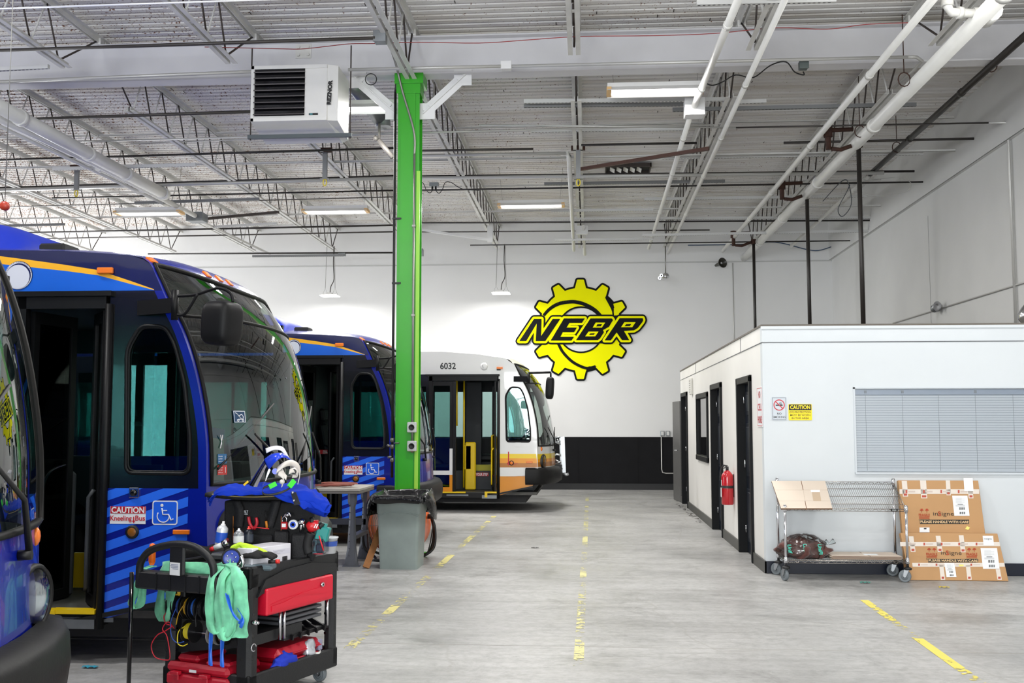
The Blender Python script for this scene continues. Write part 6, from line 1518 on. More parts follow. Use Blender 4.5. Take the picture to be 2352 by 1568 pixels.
for k in range(3):
    a=k*2*PI/3; p=[Vector((.05*math.cos(a),0,.05*math.sin(a))),Vector((.3*math.cos(a-.2),-.05,.3*math.sin(a-.2))),Vector((.32*math.cos(a+.5),.05,.32*math.sin(a+.5))),Vector((.1*math.cos(a+.8),.03,.1*math.sin(a+.8)))]; m.add(p,[(0,1,2,3)])
m.cyl((0,-.06,0),(0,.1,0),.07,n=16); m.xf(0,Matrix.Translation(fc)@Rf); m.build('fan_blade',mat('fan_blade_grey','#77797a',.4,.6),t)
m=MB(); 
for s in (-1,1):
    x=fc.x+s*(r+.04); m.tube(spline([(x,fc.y,.50),(x+s*.05,fc.y-.02,.36),(x+s*.04,fc.y-.05,.14),(x-s*.10,fc.y-.10,.03),(x-s*.16,fc.y-.28,.018),(fc.x,fc.y-.30,.018)],6),.016,8); m.tube(spline([(x,fc.y,.50),(x+s*.03,fc.y+.04,.3),(x-s*.02,fc.y+.1,.1),(x-s*.14,fc.y+.25,.018),(fc.x,fc.y+.3,.018)],6),.016,8); m.cyl((x-s*.04,fc.y,.5),(x+s*.05,fc.y,.5),.03,n=10)
m.build('tube_frame',BLACK,t)
m=MB(); m.tube(spline([(fc.x+r*.9,fc.y-.16,.74),(fc.x+r+.02,fc.y-.17,.72),(fc.x+r+.06,fc.y-.16,.63),(fc.x+r+.08,fc.y-.1,.45),(fc.x+r+.02,fc.y-.1,.1),(fc.x+r-.1,fc.y-.1,.02)],5),.008,6); m.build('power_cord',BLACK,t)
# wooden plank leaning behind the can
a=atZ(852,1296,.01); m=MB(); m.bar(Vector((a.x,fy+.06,.012)),Vector((a.x+.17,fy+.60,.70)),.075,.022,up=(0,1,.4)); tag(m.build('wooden_plank',mat('plank_wood','#a06a38',.7,vary=.25,vscale=12)),'brown wooden plank leaning behind the grey trash can','plank')
# wood block on the bumper region by column
# extra overhead bits
t=thing('hose_reel','orange red tool balancer reel hanging at the left edge above the nearest blue bus','tool balancer',tuple(atY(12,473,6.5)))
p=atY(11,473,6.5); m=MB(); m.lathe([(0,-.02),(.024,-.02),(.03,-.012),(.03,.012),(.024,.02),(0,.02)],20,'Y',tuple(p)); m.build('reel_case',mat('reel_red','#b03a26',.35),t)
m=MB(); m.tube([p+Vector((.006*math.cos(a),0,.04+.012*math.sin(a))) for a in [k*PI/5 for k in range(10)]],.002,5,closed=True); m.tube([p+Vector((0,0,.05)),Vector((p.x,p.y,5.9))],.003,5); m.tube([p-Vector((0,0,.03)),p-Vector((0,0,.09))],.002,5); m.build('hanging_cable',CONDUIT,t)
t=thing('sway_bracket','white steel bracket bar sloping from the green column to the joist near the far wall','bracket',tuple(atY(1125,535,22)))
m=MB(); m.bar(atY(962,527,22),atY(1121,550,22),.05,.05); m.build('bracket_bar',WHITE,t)
m=MB(); a=atY(1126,514,22);b=atY(1126,556,22); m.box(a.x-.06,a.x+.06,21.95,22.05,b.z,a.z); m.tube([a,(a.x,22,5.86)],.02,6); m.build('bracket_plate',WHITE,t)
t=thing('ceiling_outlet','pair of black plugs in a small ceiling outlet just past the green column','outlet',tuple(Z(997,420,5.78)))
p=Z(997,422,5.80); m=MB(); m.box(p.x-.08,p.x+.08,p.y-.04,p.y+.04,p.z-.05,p.z+.02); m.build('outlet_box',GALV,t)
for s in (-1,1): m=MB(); m.cyl((p.x+s*.03,p.y,p.z-.12),(p.x+s*.03,p.y,p.z-.05),.022,.015,8); m.build('plug',BLACK,t)
run('black_cable',spline([p+Vector((-.03,0,-.12)),p+Vector((-.07,0,-.16)),p+Vector((-.13,0,-.12)),p+Vector((-.2,0,.02)),p+Vector((-.3,0,.04))],5),.007,BLACK,'short black cable from the ceiling outlet towards the green column','cable',n=5)
run('black_cable',spline([p+Vector((.03,0,-.12)),p+Vector((.09,0,-.17)),p+Vector((.15,0,-.1)),p+Vector((.2,0,.02)),p+Vector((.3,0,.02)),p+Vector((.5,0,-.1)),p+Vector((.8,0,-.13))],5),.007,BLACK,'black cable from the ceiling outlet towards the small far tube light','cable',n=5)
rr=random.Random(12); m=MB()
for k in range(70):
    px=1575+rr.random()*75; py=1156+(px-1575)*.55+rr.uniform(-9,6); q=atZ(px,py,0)
    if q.x>OX-.04: q.x=OX-.05-rr.random()*.1
    s=rr.uniform(.012,.035); a=rr.random()*6; m.add([(q.x+s*math.cos(a+j*2.1),q.y+s*1.4*math.sin(a+j*2.1),.004+.006*rr.random()) for j in range(3)],[(0,1,2)])
tag(m.build('debris',mat('leaf_dirt','#4a443c',.9)),'scattered dry leaf crumbs on the floor beside the office wall','debris',kind='stuff')
# ================================================================ TOOL CART (local frame: u along the end, v along the length)
CN=Vector((-1.87,5.70,0)); ev=Vector((.351,.936,0)).normalized(); eu=Vector((-ev.y,ev.x,0)); CL=.86; CW=.62
CMat=Matrix.Translation(CN)@Matrix(((eu.x,ev.x,0,0),(eu.y,ev.y,0,0),(0,0,1,0),(0,0,0,1)))
CMi=CMat.inverted()
def cth(name,label,cat,u,v,z,group=None):
    p=CMat@Vector((u,v,z)); t=thing(name,label,cat,tuple(p),group=group); return t
def LB(m): return m.xf(0,CMat)
def cpx(px,py,v=None,u=None,z=None):
    """cart-frame point under a photo pixel, on plane v=, u= or z="""
    o=CMi@Vector((0,0,CAMH)); d=CMi.to_3x3()@ray(px,py)
    t=(v-o.y)/d.y if v is not None else (u-o.x)/d.x if u is not None else (z-o.z)/d.z
    return o+d*t
PL=mat('cart_plastic','#131416',.5,bump=.15,bscale=120); PLD=mat('cart_plastic_dark','#0c0c0e',.5)
CRED=mat('drawer_red','#cf1330',.4,bump=.05,bscale=80)
t=cth('tool_cart','black plastic utility cart with red drawer, piled with tools, in the foreground','utility cart',CW/2,CL/2,0)
TZ=.80
def rim(z0,z1,nm,th=.03,floor=.02,arch=False):
    m=MB(); m.box(0,CW,0,th,z0,z1,.008); m.box(0,CW,CL-th,CL,z0,z1,.008); m.box(CW-th,CW,0,CL,z0,z1,.008); m.box(0,th,0,CL,z0,z1,.008); m.box(th,CW-th,th,CL-th,z0,z0+floor); LB(m); m.build(nm,PL,t)
rim(TZ-.12,TZ,'top_tray',floor=.09); rim(.09,.21,'bottom_tray',floor=.02)
m=MB(); m.box(.0,CW,.0,CL,.40,.43,.006); m.box(.02,CW-.02,.3,CL,.43,.45) ; LB(m)
# posts
for (u,v,w) in ((0,0,.105),(CW-.075,0,.075),(0,CL-.07,.07),(CW-.07,CL-.07,.07)):
    m=MB(); m.box(u,u+ (w if u==0 else .075),v,v+(.09 if v==0 else .07),.09,TZ-.02,.022); 
    m.mi=1
    for z in (.30,.42,.54): m.cyl((u-.001,v+.03,z),(u+.002,v+.03,z),.009,n=10); m.cyl((u+.05,v-.001,z),(u+.05,v+.002,z),.009,n=10)
    LB(m); m.build('corner_post',[PL,BLACKG],t)
# near side face swell under the top tray
m=MB(); m.prism([(.05,TZ-.17),(.12,TZ-.08),(.3,TZ-.045),(.55,TZ-.035),(CL-.05,TZ-.07),(CL-.02,TZ-.12),(.09,TZ-.155)],'X',-.012,.012); LB(m); m.build('side_swell',PL,t)
# red drawer hung on the side
m=MB(); z0,z1=TZ-.28,TZ-.13; v0,v1=.11,CL-.10
m.box(-.03,.06,v0,v1,z0,z1,.008); m.mi=0
m.grid(lambda a,b:Vector((-.033-.006*math.sin(PI*a),v0+.03+(v1-v0-.06)*a,z0+.055+.02*math.sin(a*PI*1.3)+.004*b)),20,3)
m.prism([(v0+.04,z0+.05),(v0+.15,z0+.055),(v0+.32,z0+.085),(v0+.5,z0+.09),(v1-.04,z0+.06),(v1-.04,z0+.02),(v0+.04,z0+.02)],'X',-.026,-.034); LB(m); d=m.build('drawer',CRED,t)
m=MB(); m.cyl((-.045,v1-.13,z1-.045),(-.03,v1-.13,z1-.045),.013,n=14); m.mi=1; m.box(-.047,-.044,v1-.134,v1-.126,z1-.05,z1-.04); LB(m); m.build('drawer_lock',[CHROME,BLACK],d)
# drawer cabinet body and grey slats
m=MB(); m.box(.06,CW-.1,.08,CL-.05,TZ-.27,TZ-.12); LB(m); m.build('drawer_case',PLD,t)
# slanted lower shelf
m=MB(); m.add([(.02,.05,.42),(.02,CL-.35,.42),(CW-.05,CL-.35,.36),(CW-.05,.05,.36)]+[(.02,.05,.36),(.02,CL-.35,.36),(CW-.05,CL-.35,.28),(CW-.05,.05,.28)],[(0,1,2,3),(7,6,5,4),(0,4,5,1),(1,5,6,2),(2,6,7,3),(3,7,4,0)]); LB(m); m.build('middle_shelf',PL,t)
# casters
for u,v in ((.06,.06),(CW-.06,.06),(.06,CL-.07),(CW-.06,CL-.07)):
    p=CMat@Vector((u,v,0)); caster(p.x,p.y,.9+u*2,t,r=.052,top=.125)
# push handle
m=MB(); hz=TZ+.10
hp=[(.16,-.11,TZ-.13),(.16,-.115,TZ-.02),(.17,-.12,TZ+.03),(.21,-.125,TZ+.075),(.29,-.13,TZ+.115),(.40,-.13,TZ+.125),(.51,-.13,TZ+.11),(.62,-.125,TZ+.075),(.68,-.12,TZ+.02),(.70,-.115,TZ-.03),(.70,-.11,TZ-.13)]
m.tube([CMat@Vector(p) for p in spline(hp,5)],.021,12); m.build('push_handle',PL,t)
m=MB(); m.box(.13,.725,-.13,-.05,TZ-.14,TZ-.04,.01); m.box(.13,.22,-.05,.02,TZ-.14,TZ-.06); m.box(.52,.62,-.05,.02,TZ-.14,TZ-.06); m.box(.35,.46,-.145,-.12,TZ-.05,TZ+.125,.01)
for u in (.25,.35,.46,.56): m.box(u-.004,u+.004,-.134,-.125,TZ-.138,TZ-.042)
LB(m); m.build('handle_tray',PL,t)
m=MB(); m.box(.375,.445,-.149,-.145,TZ-.045,TZ+.025); m.mi=1
for k,w in enumerate((.05,.055,.052,.04)): m.box(.385,.385+w,-.1495,-.149,TZ+.012-k*.008,TZ+.0155-k*.008)
LB(m); m.build('maker_label',[SIGNW,mat('print_blue_grey','#7c86a0',.6)],t)
def simple(nm,mb,mt,lab,cat,grp=None,**k):
    o=LB(mb).build(nm,mt,**k); tag(o,lab,cat,grp); return o
# ---------------------------------------------------------------- spools on rods
SPB=mat('spool_black','#131315',.4); 
def spool(u,v,z,r,w,col,lab,lead=None,rimmat=None):
    t=cth('wire_spool',lab,'wire spool',u,v,z-r,group='wire spools on the cart end')
    for s in (-1,1):
        m=MB(); m.cyl((u+s*w/2-.002,v,z),(u+s*w/2+.002,v,z),r,n=28); LB(m); m.build('flange',rimmat or SPB,t)
    m=MB()
    k=0; x=-w/2+.004
    while x<w/2-.003: m.tube([(u+x,v+r*.68*math.cos(a),z+r*.68*math.sin(a)) for a in [j*PI/10 for j in range(20)]],.0032,5,closed=True); x+=.0058
    LB(m); m.build('wound_wire',mat('wire_'+col[1:],col,.4),t)
    if lead: m=MB(); m.tube(spline(lead,6),.0032,5); LB(m); m.build('loose_end',mat('wire_'+col[1:],col,.4),t)
RZ=.555; RV=.02
# row along u (u small = right in the picture)
cols=[('#c01a2e','red'),('#2450a8','dark blue'),('#c79a1e','mustard yellow'),('#2b66c0','bright blue'),('#1d1d1f','black'),('#222224','black'),('#2a2a2a','charcoal'),('#3a2b24','dark brown')]
us_=[.545,.49,.435,.38,.335,.29,.25,.21]
leads={0:[(.545,RV-.05,RZ-.02),(.57,RV-.07,RZ-.05),(.545,RV-.08,RZ-.09),(.50,RV-.08,RZ-.10),(.54,RV-.09,RZ-.13),(.60,RV-.09,RZ-.16),(.64,RV-.09,RZ-.22),(.61,RV-.09,RZ-.28),(.53,RV-.09,RZ-.29),(.50,RV-.09,RZ-.27),(.525,RV-.09,RZ-.16),(.56,RV-.09,RZ-.12),(.53,RV-.08,RZ-.08),(.51,RV-.05,RZ-.12)],
 1:[(.49,RV-.06,RZ),(.51,RV-.08,RZ-.08),(.50,RV-.08,RZ-.16),(.46,RV-.08,RZ-.19),(.41,RV-.08,RZ-.18)],2:[(.435,RV-.06,RZ+.02),(.455,RV-.08,RZ-.03),(.47,RV-.08,RZ-.09)],4:[(.335,RV-.06,RZ+.01),(.33,RV-.08,RZ-.04),(.325,RV-.08,RZ-.09)]}
for i,((c,nme),u) in enumerate(zip(cols,us_)):
    spool(u,RV,RZ,.072,.038,c,'%s wire spool on the upper rod of the cart end, %s from the left'%(nme,['first','second','third','fourth','fifth','sixth','seventh','eighth'][i]),leads.get(i))
spool(.42,RV-.01,RZ-.135,.062,.055,'#e2cf2a','bright yellow wire spool on the lower rod of the cart end',[(.43,RV-.05,RZ-.10),(.46,RV-.07,RZ-.13),(.455,RV-.08,RZ-.19),(.42,RV-.08,RZ-.205),(.385,RV-.08,RZ-.19)])
spool(.245,RV-.01,RZ-.14,.055,.05,'#4a3328','brown wire spool with clear flange on the lower rod of the cart end',rimmat=mat('clear_flange','#9a9a98',.2))
spool(.185,RV-.01,RZ-.14,.05,.04,'#5a3d30','brown wire spool nearest the post on the lower rod of the cart end')
m=MB(); m.cyl((.09,RV,RZ),(.57,RV,RZ),.006,n=8); simple('spool_rod',m,CHROME,'thin steel rod carrying the upper row of wire spools','rod'); m=MB(); m.cyl((.09,RV-.01,RZ-.138),(.57,RV-.01,RZ-.138),.006,n=8); simple('spool_rod',m,CHROME,'thin steel rod carrying the lower wire spools','rod')
# ---------------------------------------------------------------- green lifting slings
GR=mat('sling_green','#7fdcae',.8,vary=.5,vscale=10,sheen=.3)
def ribbon(m,pts,w,side,th=.004,tw=0):
    P=spline(pts,6); side=Vector(side); vs=[]
    for i,p in enumerate(P):
        s=(Matrix.Rotation(tw*math.sin(i*.35),3,'Z')@side); ww=w*(1+.12*math.sin(i*.7)); fold=.010*math.sin(i*.5)
        vs+=[p-s*ww/2,p-s*ww*.2+Vector((0,-.008+fold,0)),p+s*ww*.2+Vector((0,.006,0)),p+s*ww/2]
    n=len(P); m.add(vs,[(i*4+k,(i+1)*4+k,(i+1)*4+k+1,i*4+k+1) for i in range(n-1) for k in range(3)],True)
m=MB()
ribbon(m,[(.60,-.05,TZ-.03),(.45,-.06,TZ-.015),(.30,-.05,TZ-.02),(.18,-.05,TZ-.01),(.10,-.06,TZ+.02)],.07,(0,.3,1))
ribbon(m,[(.56,-.02,TZ-.05),(.40,-.03,TZ-.03),(.25,-.03,TZ-.06),(.10,-.07,TZ-.02)],.05,(0,.3,1))
# right bundle, two long loops
for k,(u,z,w) in enumerate(((.10,TZ-.34,.055),(.03,TZ-.37,.06))):
    ribbon(m,[(u+.05,-.07,TZ+.01),(u+.055,-.14,TZ-.05),(u+.05,-.15,TZ-.2),(u+.045,-.15,z+.05),(u+.02,-.15,z),(u-.01,-.14,z+.05),(u-.02,-.13,TZ-.25),(u-.02,-.12,TZ-.12),(u+.0,-.08,TZ-.01)],w,(1,-.15,0),tw=.3)
ribbon(m,[(.12,-.06,TZ+.02),(.03,-.1,TZ+.01),(-.03,-.13,TZ-.06),(-.055,-.13,TZ-.2),(-.055,-.13,TZ-.29),(-.04,-.13,TZ-.35),(-.0,-.13,TZ-.345)],.075,(1,-.2,0),tw=.25)
ribbon(m,[(.10,-.05,TZ+.03),(.06,-.1,TZ-.02),(.05,-.145,TZ-.15),(.03,-.145,TZ-.28),(.05,-.145,TZ-.35)],.07,(1,-.2,0),tw=.2)
# left bundle
ribbon(m,[(.66,-.05,TZ-.02),(.73,-.06,TZ-.05),(.76,-.07,TZ-.15),(.79,-.08,TZ-.23),(.77,-.08,TZ-.265),(.72,-.08,TZ-.23),(.70,-.08,TZ-.1)],.05,(1,-.1,0),tw=.3)
ribbon(m,[(.60,-.03,TZ-.08),(.605,-.04,TZ-.16),(.61,-.04,TZ-.28),(.58,-.04,TZ-.33),(.55,-.04,TZ-.25),(.53,-.04,TZ-.13)],.06,(1,-.1,0),tw=.2)
simple('lifting_slings',m,GR,'mint green fabric lifting slings draped over the cart handle and hanging at both sides','sling',solid=.004)
m=MB(); ribbon(m,[(.03,-.16,TZ-.12),(-.01,-.17,TZ-.2),(-.06,-.17,TZ-.25)],.025,(1,0,.3)); ribbon(m,[(-.05,-.16,TZ-.2),(-.09,-.17,TZ-.24),(-.07,-.17,TZ-.28)],.035,(.7,0,.7)); 
simple('blue_tag',m,mat('tag_blue','#1f68d8',.35),'bright blue plastic strap tucked in the green slings','strap')
for uu,lab in ((.165,'left'),(.085,'right')):
    m=MB(); ribbon(m,[(uu,-.12,TZ-.34),(uu+.004,-.12,TZ-.43),(uu+.0,-.12,TZ-.52)],.026,(1,0,.1)); simple('blue_sleeve',m,mat('tag_blue','#1f68d8'),'crinkled blue plastic sleeve hanging under the green slings, %s of two'%lab,'plastic sleeve')
# orange screwdriver & black rod at the left
m=MB(); m.lathe([(.012,0),(.02,.02),(.021,.08),(.015,.12),(0,.125)],12,c=(.70,-.02,TZ-.02)); simple('screwdriver',m,mat('orange_handle','#f0701a',.35),'orange screwdriver handle standing up at the left end of the cart handle','screwdriver')
m=MB(); q=cpx(302,1345,v=-.13); q2=Vector((q.x+.0,-.13,.0)); m.tube([(q.x,-.13,.005),(q.x,-.13,TZ-.05)],.0125,10); simple('pry_bar',m,BLACKG,'long black metal bar standing upright at the left of the cart','metal bar')
# yellow drill between handle tray and spools
q=cpx(405,1357,v=.0); t2=cth('cordless_drill','yellow and black cordless drill on the cart shelf above the spools','drill',q.x,.03,.60)
m=MB(); m.cyl((q.x-.05,.0,q.z),(q.x+.05,.0,q.z),.026,n=14); LB(m); m.build('drill_body',mat('drill_yellow','#e0b41a',.4),t2)
m=MB(); m.cyl((q.x+.05,.0,q.z),(q.x+.10,.0,q.z),.018,.01,12); m.box(q.x-.08,q.x-.04,-.02,.03,q.z-.03,q.z+.03,.006); m.box(q.x-.03,q.x+.03,-.028,-.024,q.z-.01,q.z+.012); LB(m); m.build('drill_chuck',BLACK,t2)
# red tool cases in bottom
RC=mat('case_red','#b5152c',.4,vary=.1,vscale=4)
t3=cth('tool_case','red plastic tool case with two latches in the bottom of the cart end','tool case',.35,.05,.11)
m=MB(); m.box(.13,.58,-.02,.28,.115,.185,.015); m.box(.13,.58,-.02,.28,.187,.245,.02); m.box(.36,.52,.0,.26,.245,.285,.02); m.box(.13,.30,-.01,.2,.245,.27,.02); LB(m); m.build('case_shell',RC,t3)
for u in (.49,.28): m=MB(); m.box(u-.03,u+.03,-.05,-.015,.18,.20,.004); m.box(u-.02,u+.02,-.035,-.02,.15,.19,.004); LB(m); m.build('latch',RC,t3)
m=MB(); m.box(.35,.40,-.024,-.021,.20,.215); LB(m); m.build('label_sticker',SIGNW,t3)
t3=cth('tool_case','long red plastic tool case in the bottom of the cart behind the front post','tool case',.2,.5,.11)
m=MB(); m.box(.03,.30,.30,.74,.115,.21,.012); m.box(.03,.30,.30,.74,.213,.29,.03)
for z in (.20,.245): m.box(.026,.03,.32,.72,z,z+.006)
LB(m); m.build('case_shell',RC,t3)
m=MB(); m.grid(blob((.035,.36,.2),(.035,.11,.05),3,.7,nu=24,nv=12,sc=16),24,14,True,True); simple('blue_rag',m,mat('rag_blue','#1432b4',.8),'crumpled bright blue rag on the bottom tray edge of the cart','rag')
# plastic tub with bits, bottom tray
def tub(nm,u,v,z,r,h,lab,body,rimc=None,lift=0):
    t=cth(nm,lab,'tub',u,v,z); m=MB(); m.lathe([(0,.002),(r*.85,0),(r,h),(r*1.07,h),(r*1.07,h-.012),(r*.98,h-.012)],20,c=(u,v,z)); LB(m); m.build('tub_body',body,t)
    m=MB(); m.lathe([(r*1.0,h-.02),(r*1.09,h-.02),(r*1.09,h+.002),(r*1.0,h+.002)],20,c=(u,v,z),caps=False); LB(m); m.build('tub_rim',rimc or mat('tub_rim','#d6d6d2',.4),t); return t
CLR=glass('clear_plastic','#dfe6e8',1.4,.15,.03)
tb=tub('plastic_tub',.06,CL-.20,.113,.055,.10,'clear plastic tub full of fittings on the bottom tray of the cart',mat('tub_clear_grey','#a9a8b4',.3,vary=.35,vscale=40))
m=MB(); m.grid(blob((.05,CL-.24,.21),(.045,.04,.06),9,.6,nu=22,nv=12,sc=20),22,14,True,True); simple('plastic_bag',m,mat('foil_clear','#b9bcc2',.15,.3),'small crumpled clear bag stuffed in the tub on the bottom tray','bag')
m=MB(); m.box(.03,.075,CL-.16,CL-.12,.21,.275,.005); simple('small_bottle',m,mat('violet_grey','#8f8ea8',.3),'small grey box bottle standing in the tub on the bottom tray','bottle')
m=MB(); m.cyl((.02,CL-.29,.115),(.02,CL-.29,.20),.013,n=10); m.cyl((.02,CL-.29,.20),(.02,CL-.29,.215),.009,n=10); simple('marker_pen',m,BLACKG,'black metal tube standing beside the tub on the bottom tray','tube')
# grey parts organiser under drawer
t4=cth('parts_rack','dark grey slatted drawer rack with chrome rods in the middle of the cart','tool rack',.3,.6,.43)
m=MB()
for k in range(4): m.box(.04,.5,.36,CL-.12,.50-k*.028,.518-k*.028,.004)
LB(m); m.build('slatted_drawer',mat('slat_grey','#5a5c60',.45),t4)
for v in (.27,.31,CL-.12): m=MB(); m.cyl((.0,v,.36),(.0,v,.54),.009,n=10); LB(m); m.build('chrome_rod',CHROME,t4)
m=MB(); m.box(.02,.5,.34,CL-.07,.335,.36,.004)
for k in range(5): m.bar((.0,.40+k*.08,.345),(.2,.46+k*.08,.40),.01,.03)
LB(m); m.build('divider_tray',PLD,t4)
m=MB(); m.cyl((-.02,.02,.50),(-.045,.02,.50),.008,n=8); m.cyl((-.0,.02,.50),(-.03,.02,.50),.012,n=8); m.tube([(-.03,.0+.02*math.cos(a),.37+.02*math.sin(a)) for a in [j*PI/6 for j in range(11)]],.004,5); simple('eye_bolt',m,CHROME,'silver hook and bolt on the front corner post of the cart','bolt')
# ---------------------------------------------------------------- top items
ZT=TZ-.03
# tool tote
def TP(px,py,v): return cpx(px,py,v=v)
tote=cth('tool_bag','large black tool bag with many pockets and a flat lid on top of the cart','tool bag',.3,.6,ZT)
def tb_(px,py,Y=6.35): return CMi@atY(px,py,Y)
TY=6.22
bl=atY(512,1270,TY); br=atY(722,1270,TY); tl=atY(512,1150,TY); tr=atY(735,1150,TY)
TG=mat('tote_black','#0b0b0d',.75,bump=.3,bscale=150); TG2=mat('tote_grey','#131316',.7,bump=.3,bscale=150)
m=MB(); zb0=ZT; zt1=tl.z
m.add([(bl.x,TY,zb0),(br.x,TY,zb0),(br.x-.03,TY+.27,zb0),(bl.x,TY+.27,zb0),(tl.x,TY+.02,zt1),(tr.x-.04,TY+.02,zt1-.01),(tr.x-.06,TY+.25,zt1-.01),(tl.x,TY+.25,zt1)],[(3,2,1,0),(4,5,6,7),(0,1,5,4),(1,2,6,5),(2,3,7,6),(3,0,4,7)]); m.build('bag_body',TG,tote,bevel=.012)
m=MB(); m.box(atY(560,1200,TY).x,atY(628,1200,TY).x,TY-.03,TY,atY(0,1262,TY).z,atY(0,1222,TY).z,.01); m.box(atY(632,1200,TY).x,atY(665,1200,TY).x,TY-.035,TY,atY(0,1262,TY).z,atY(0,1212,TY).z,.01); m.build('front_pocket',TG2,tote)
m=MB(); m.box(atY(672,1200,TY).x,atY(708,1200,TY).x,TY-.04,TY,zb0,atY(0,1218,TY).z,.012); m.build('side_pocket',TG2,tote)
for px in (540,612):
    m=MB(); A=[atY(px+2,1150,TY-.012),atY(px+10,1175,TY-.02),atY(px+6,1212,TY-.02)] if px<600 else [atY(px+22,1150,TY-.012),atY(px+14,1180,TY-.02),atY(px+4,1212,TY-.02)]; P=spline(A,5); vs=[]
    for p in P: vs+=[p-Vector((.028,0,0)),p+Vector((.028,0,0))]
    m.add(vs,[(2*i,2*i+1,2*i+3,2*i+2) for i in range(len(P)-1)],True); m.build('webbing_strap',TG2,tote,solid=.004)
m=MB(); q=atY(560,1175,TY-.004); m.text('UBUILT',(q.x,TY-.004,q.z),.016,.055,bold=.04); m.box(q.x-.02,q.x+.025,TY-.005,TY-.003,q.z-.017,q.z-.012); m.build('maker_lettering',mat('tag_white','#c9ccd2',.5),tote)
m=MB(); 
for px in (536,646): m.bar(atY(px,1185,TY-.01),atY(px,1240,TY-.01),.006,.004)
m.build('orange_piping',mat('piping_orange','#a8641e',.5),tote)
# lid: curved slab
def lid(u,v):
    x=atY(484+212*u,1140,TY).x; z=atY(0,1134,TY).z-.016*math.sin(PI*u*1.1)+.008*(1-u); y=TY-.10+.36*v; return Vector((x,y,z+.01*v))
m=MB(); m.grid(lid,20,8,True); m.build('lid',TG,tote,solid=.022)
m=MB(); m.tube([lid(.08+.88*i/20,0)+Vector((0,-.004,.009)) for i in range(21)],.003,5); m.build('lid_piping',mat('piping_tan','#b8a468',.6),tote)
# blue work jacket over the lid
JB=mat('jacket_blue','#0630aa',.85,vary=.15,vscale=8,spec=.2)
def cloth_px(rows,Yf,nu=36,seed=1,amp=.012):
    """rows: list of pixel polylines (same count) with depth, lofted"""
    R=[[atY(x,y,Y) for x,y,Y in r] for r in rows]
    def f(u,v):
        k=v*(len(R)-1); i=min(int(k),len(R)-2); a=spline(R[i],8); b=spline(R[i+1],8); n=len(a)-1; q=u*n; j=min(int(q),n-1)
        pa=a[j].lerp(a[j+1],q-j);pb=b[j].lerp(b[j+1],q-j); p=pa.lerp(pb,k-i)
        w=amp*noise.noise(Vector((u*9,v*5,seed)))+amp*.6*noise.noise(Vector((u*24,v*10,seed+3))); return p+Vector((w*.3,w,w))
    return f
jk=thing('work_jacket','bright blue work jacket thrown over the tool bag on the cart','jacket',tuple(atY(640,1150,TY)))
rows=[[(478,1138,TY+.0),(520,1118,TY+.05),(580,1112,TY+.08),(640,1110,TY+.1),(700,1115,TY+.1),(735,1130,TY+.08),(752,1155,TY+.02)],
 [(476,1142,TY-.06),(515,1119,TY-.05),(560,1124,TY-.06),(620,1126,TY-.08),(680,1128,TY-.10),(730,1146,TY-.06),(760,1164,TY-.04)],
 [(478,1152,TY-.08),(500,1130,TY-.11),(560,1131,TY-.12),(615,1134,TY-.13),(672,1143,TY-.15),(715,1160,TY-.10),(758,1176,TY-.06)],
 [(484,1162,TY-.08),(496,1140,TY-.12),(545,1133,TY-.125),(610,1136,TY-.135),(690,1160,TY-.15),(712,1166,TY-.1),(740,1174,TY-.05)]]
m=MB(); m.grid(cloth_px(rows,TY,seed=2,amp=.022),60,26,True); m.build('jacket_cloth',JB,jk,solid=.006,subsurf=1)
m=MB(); c=atY(748,1166,TY-.04); m.tube([c+Vector((-.14,0.02,.05)),c+Vector((-.07,.01,.01)),c+Vector((.015,0,-.02))],[.05,.048,.04],16,caps=False); m.build('sleeve',JB,jk,solid=.004,subsurf=1)
m=MB(); m.add([atY(668,1131,TY-.165),atY(680,1130,TY-.165),atY(690,1158,TY-.165),atY(676,1160,TY-.165)],[(0,1,2,3)]); m.build('snap_placket',mat('jacket_navy','#12141c',.7),jk,solid=.004)
for px,py in ((672,1131),(675,1149)): m=MB(); m.ball(atY(px,py,TY-.17),.008,8); m.build('snap_button',CHROME,jk)
m=MB(); P=[atY(500,1150,TY-.1),atY(486,1160,TY-.11),atY(488,1180,TY-.1)]; 
# face shield -----------------------------------------------------------
fs=thing('face_shield','clear face shield with blue crown and white headgear lying on the blue jacket','face shield',tuple(atY(640,1110,TY)))
SH=mat('shield_blue','#1a3fd0',.25,coat=.4); SWH=mat('headgear_white','#d5cfc8',.45)
def S2(px,py,dy=0): return atY(px,py,TY-.08+dy)
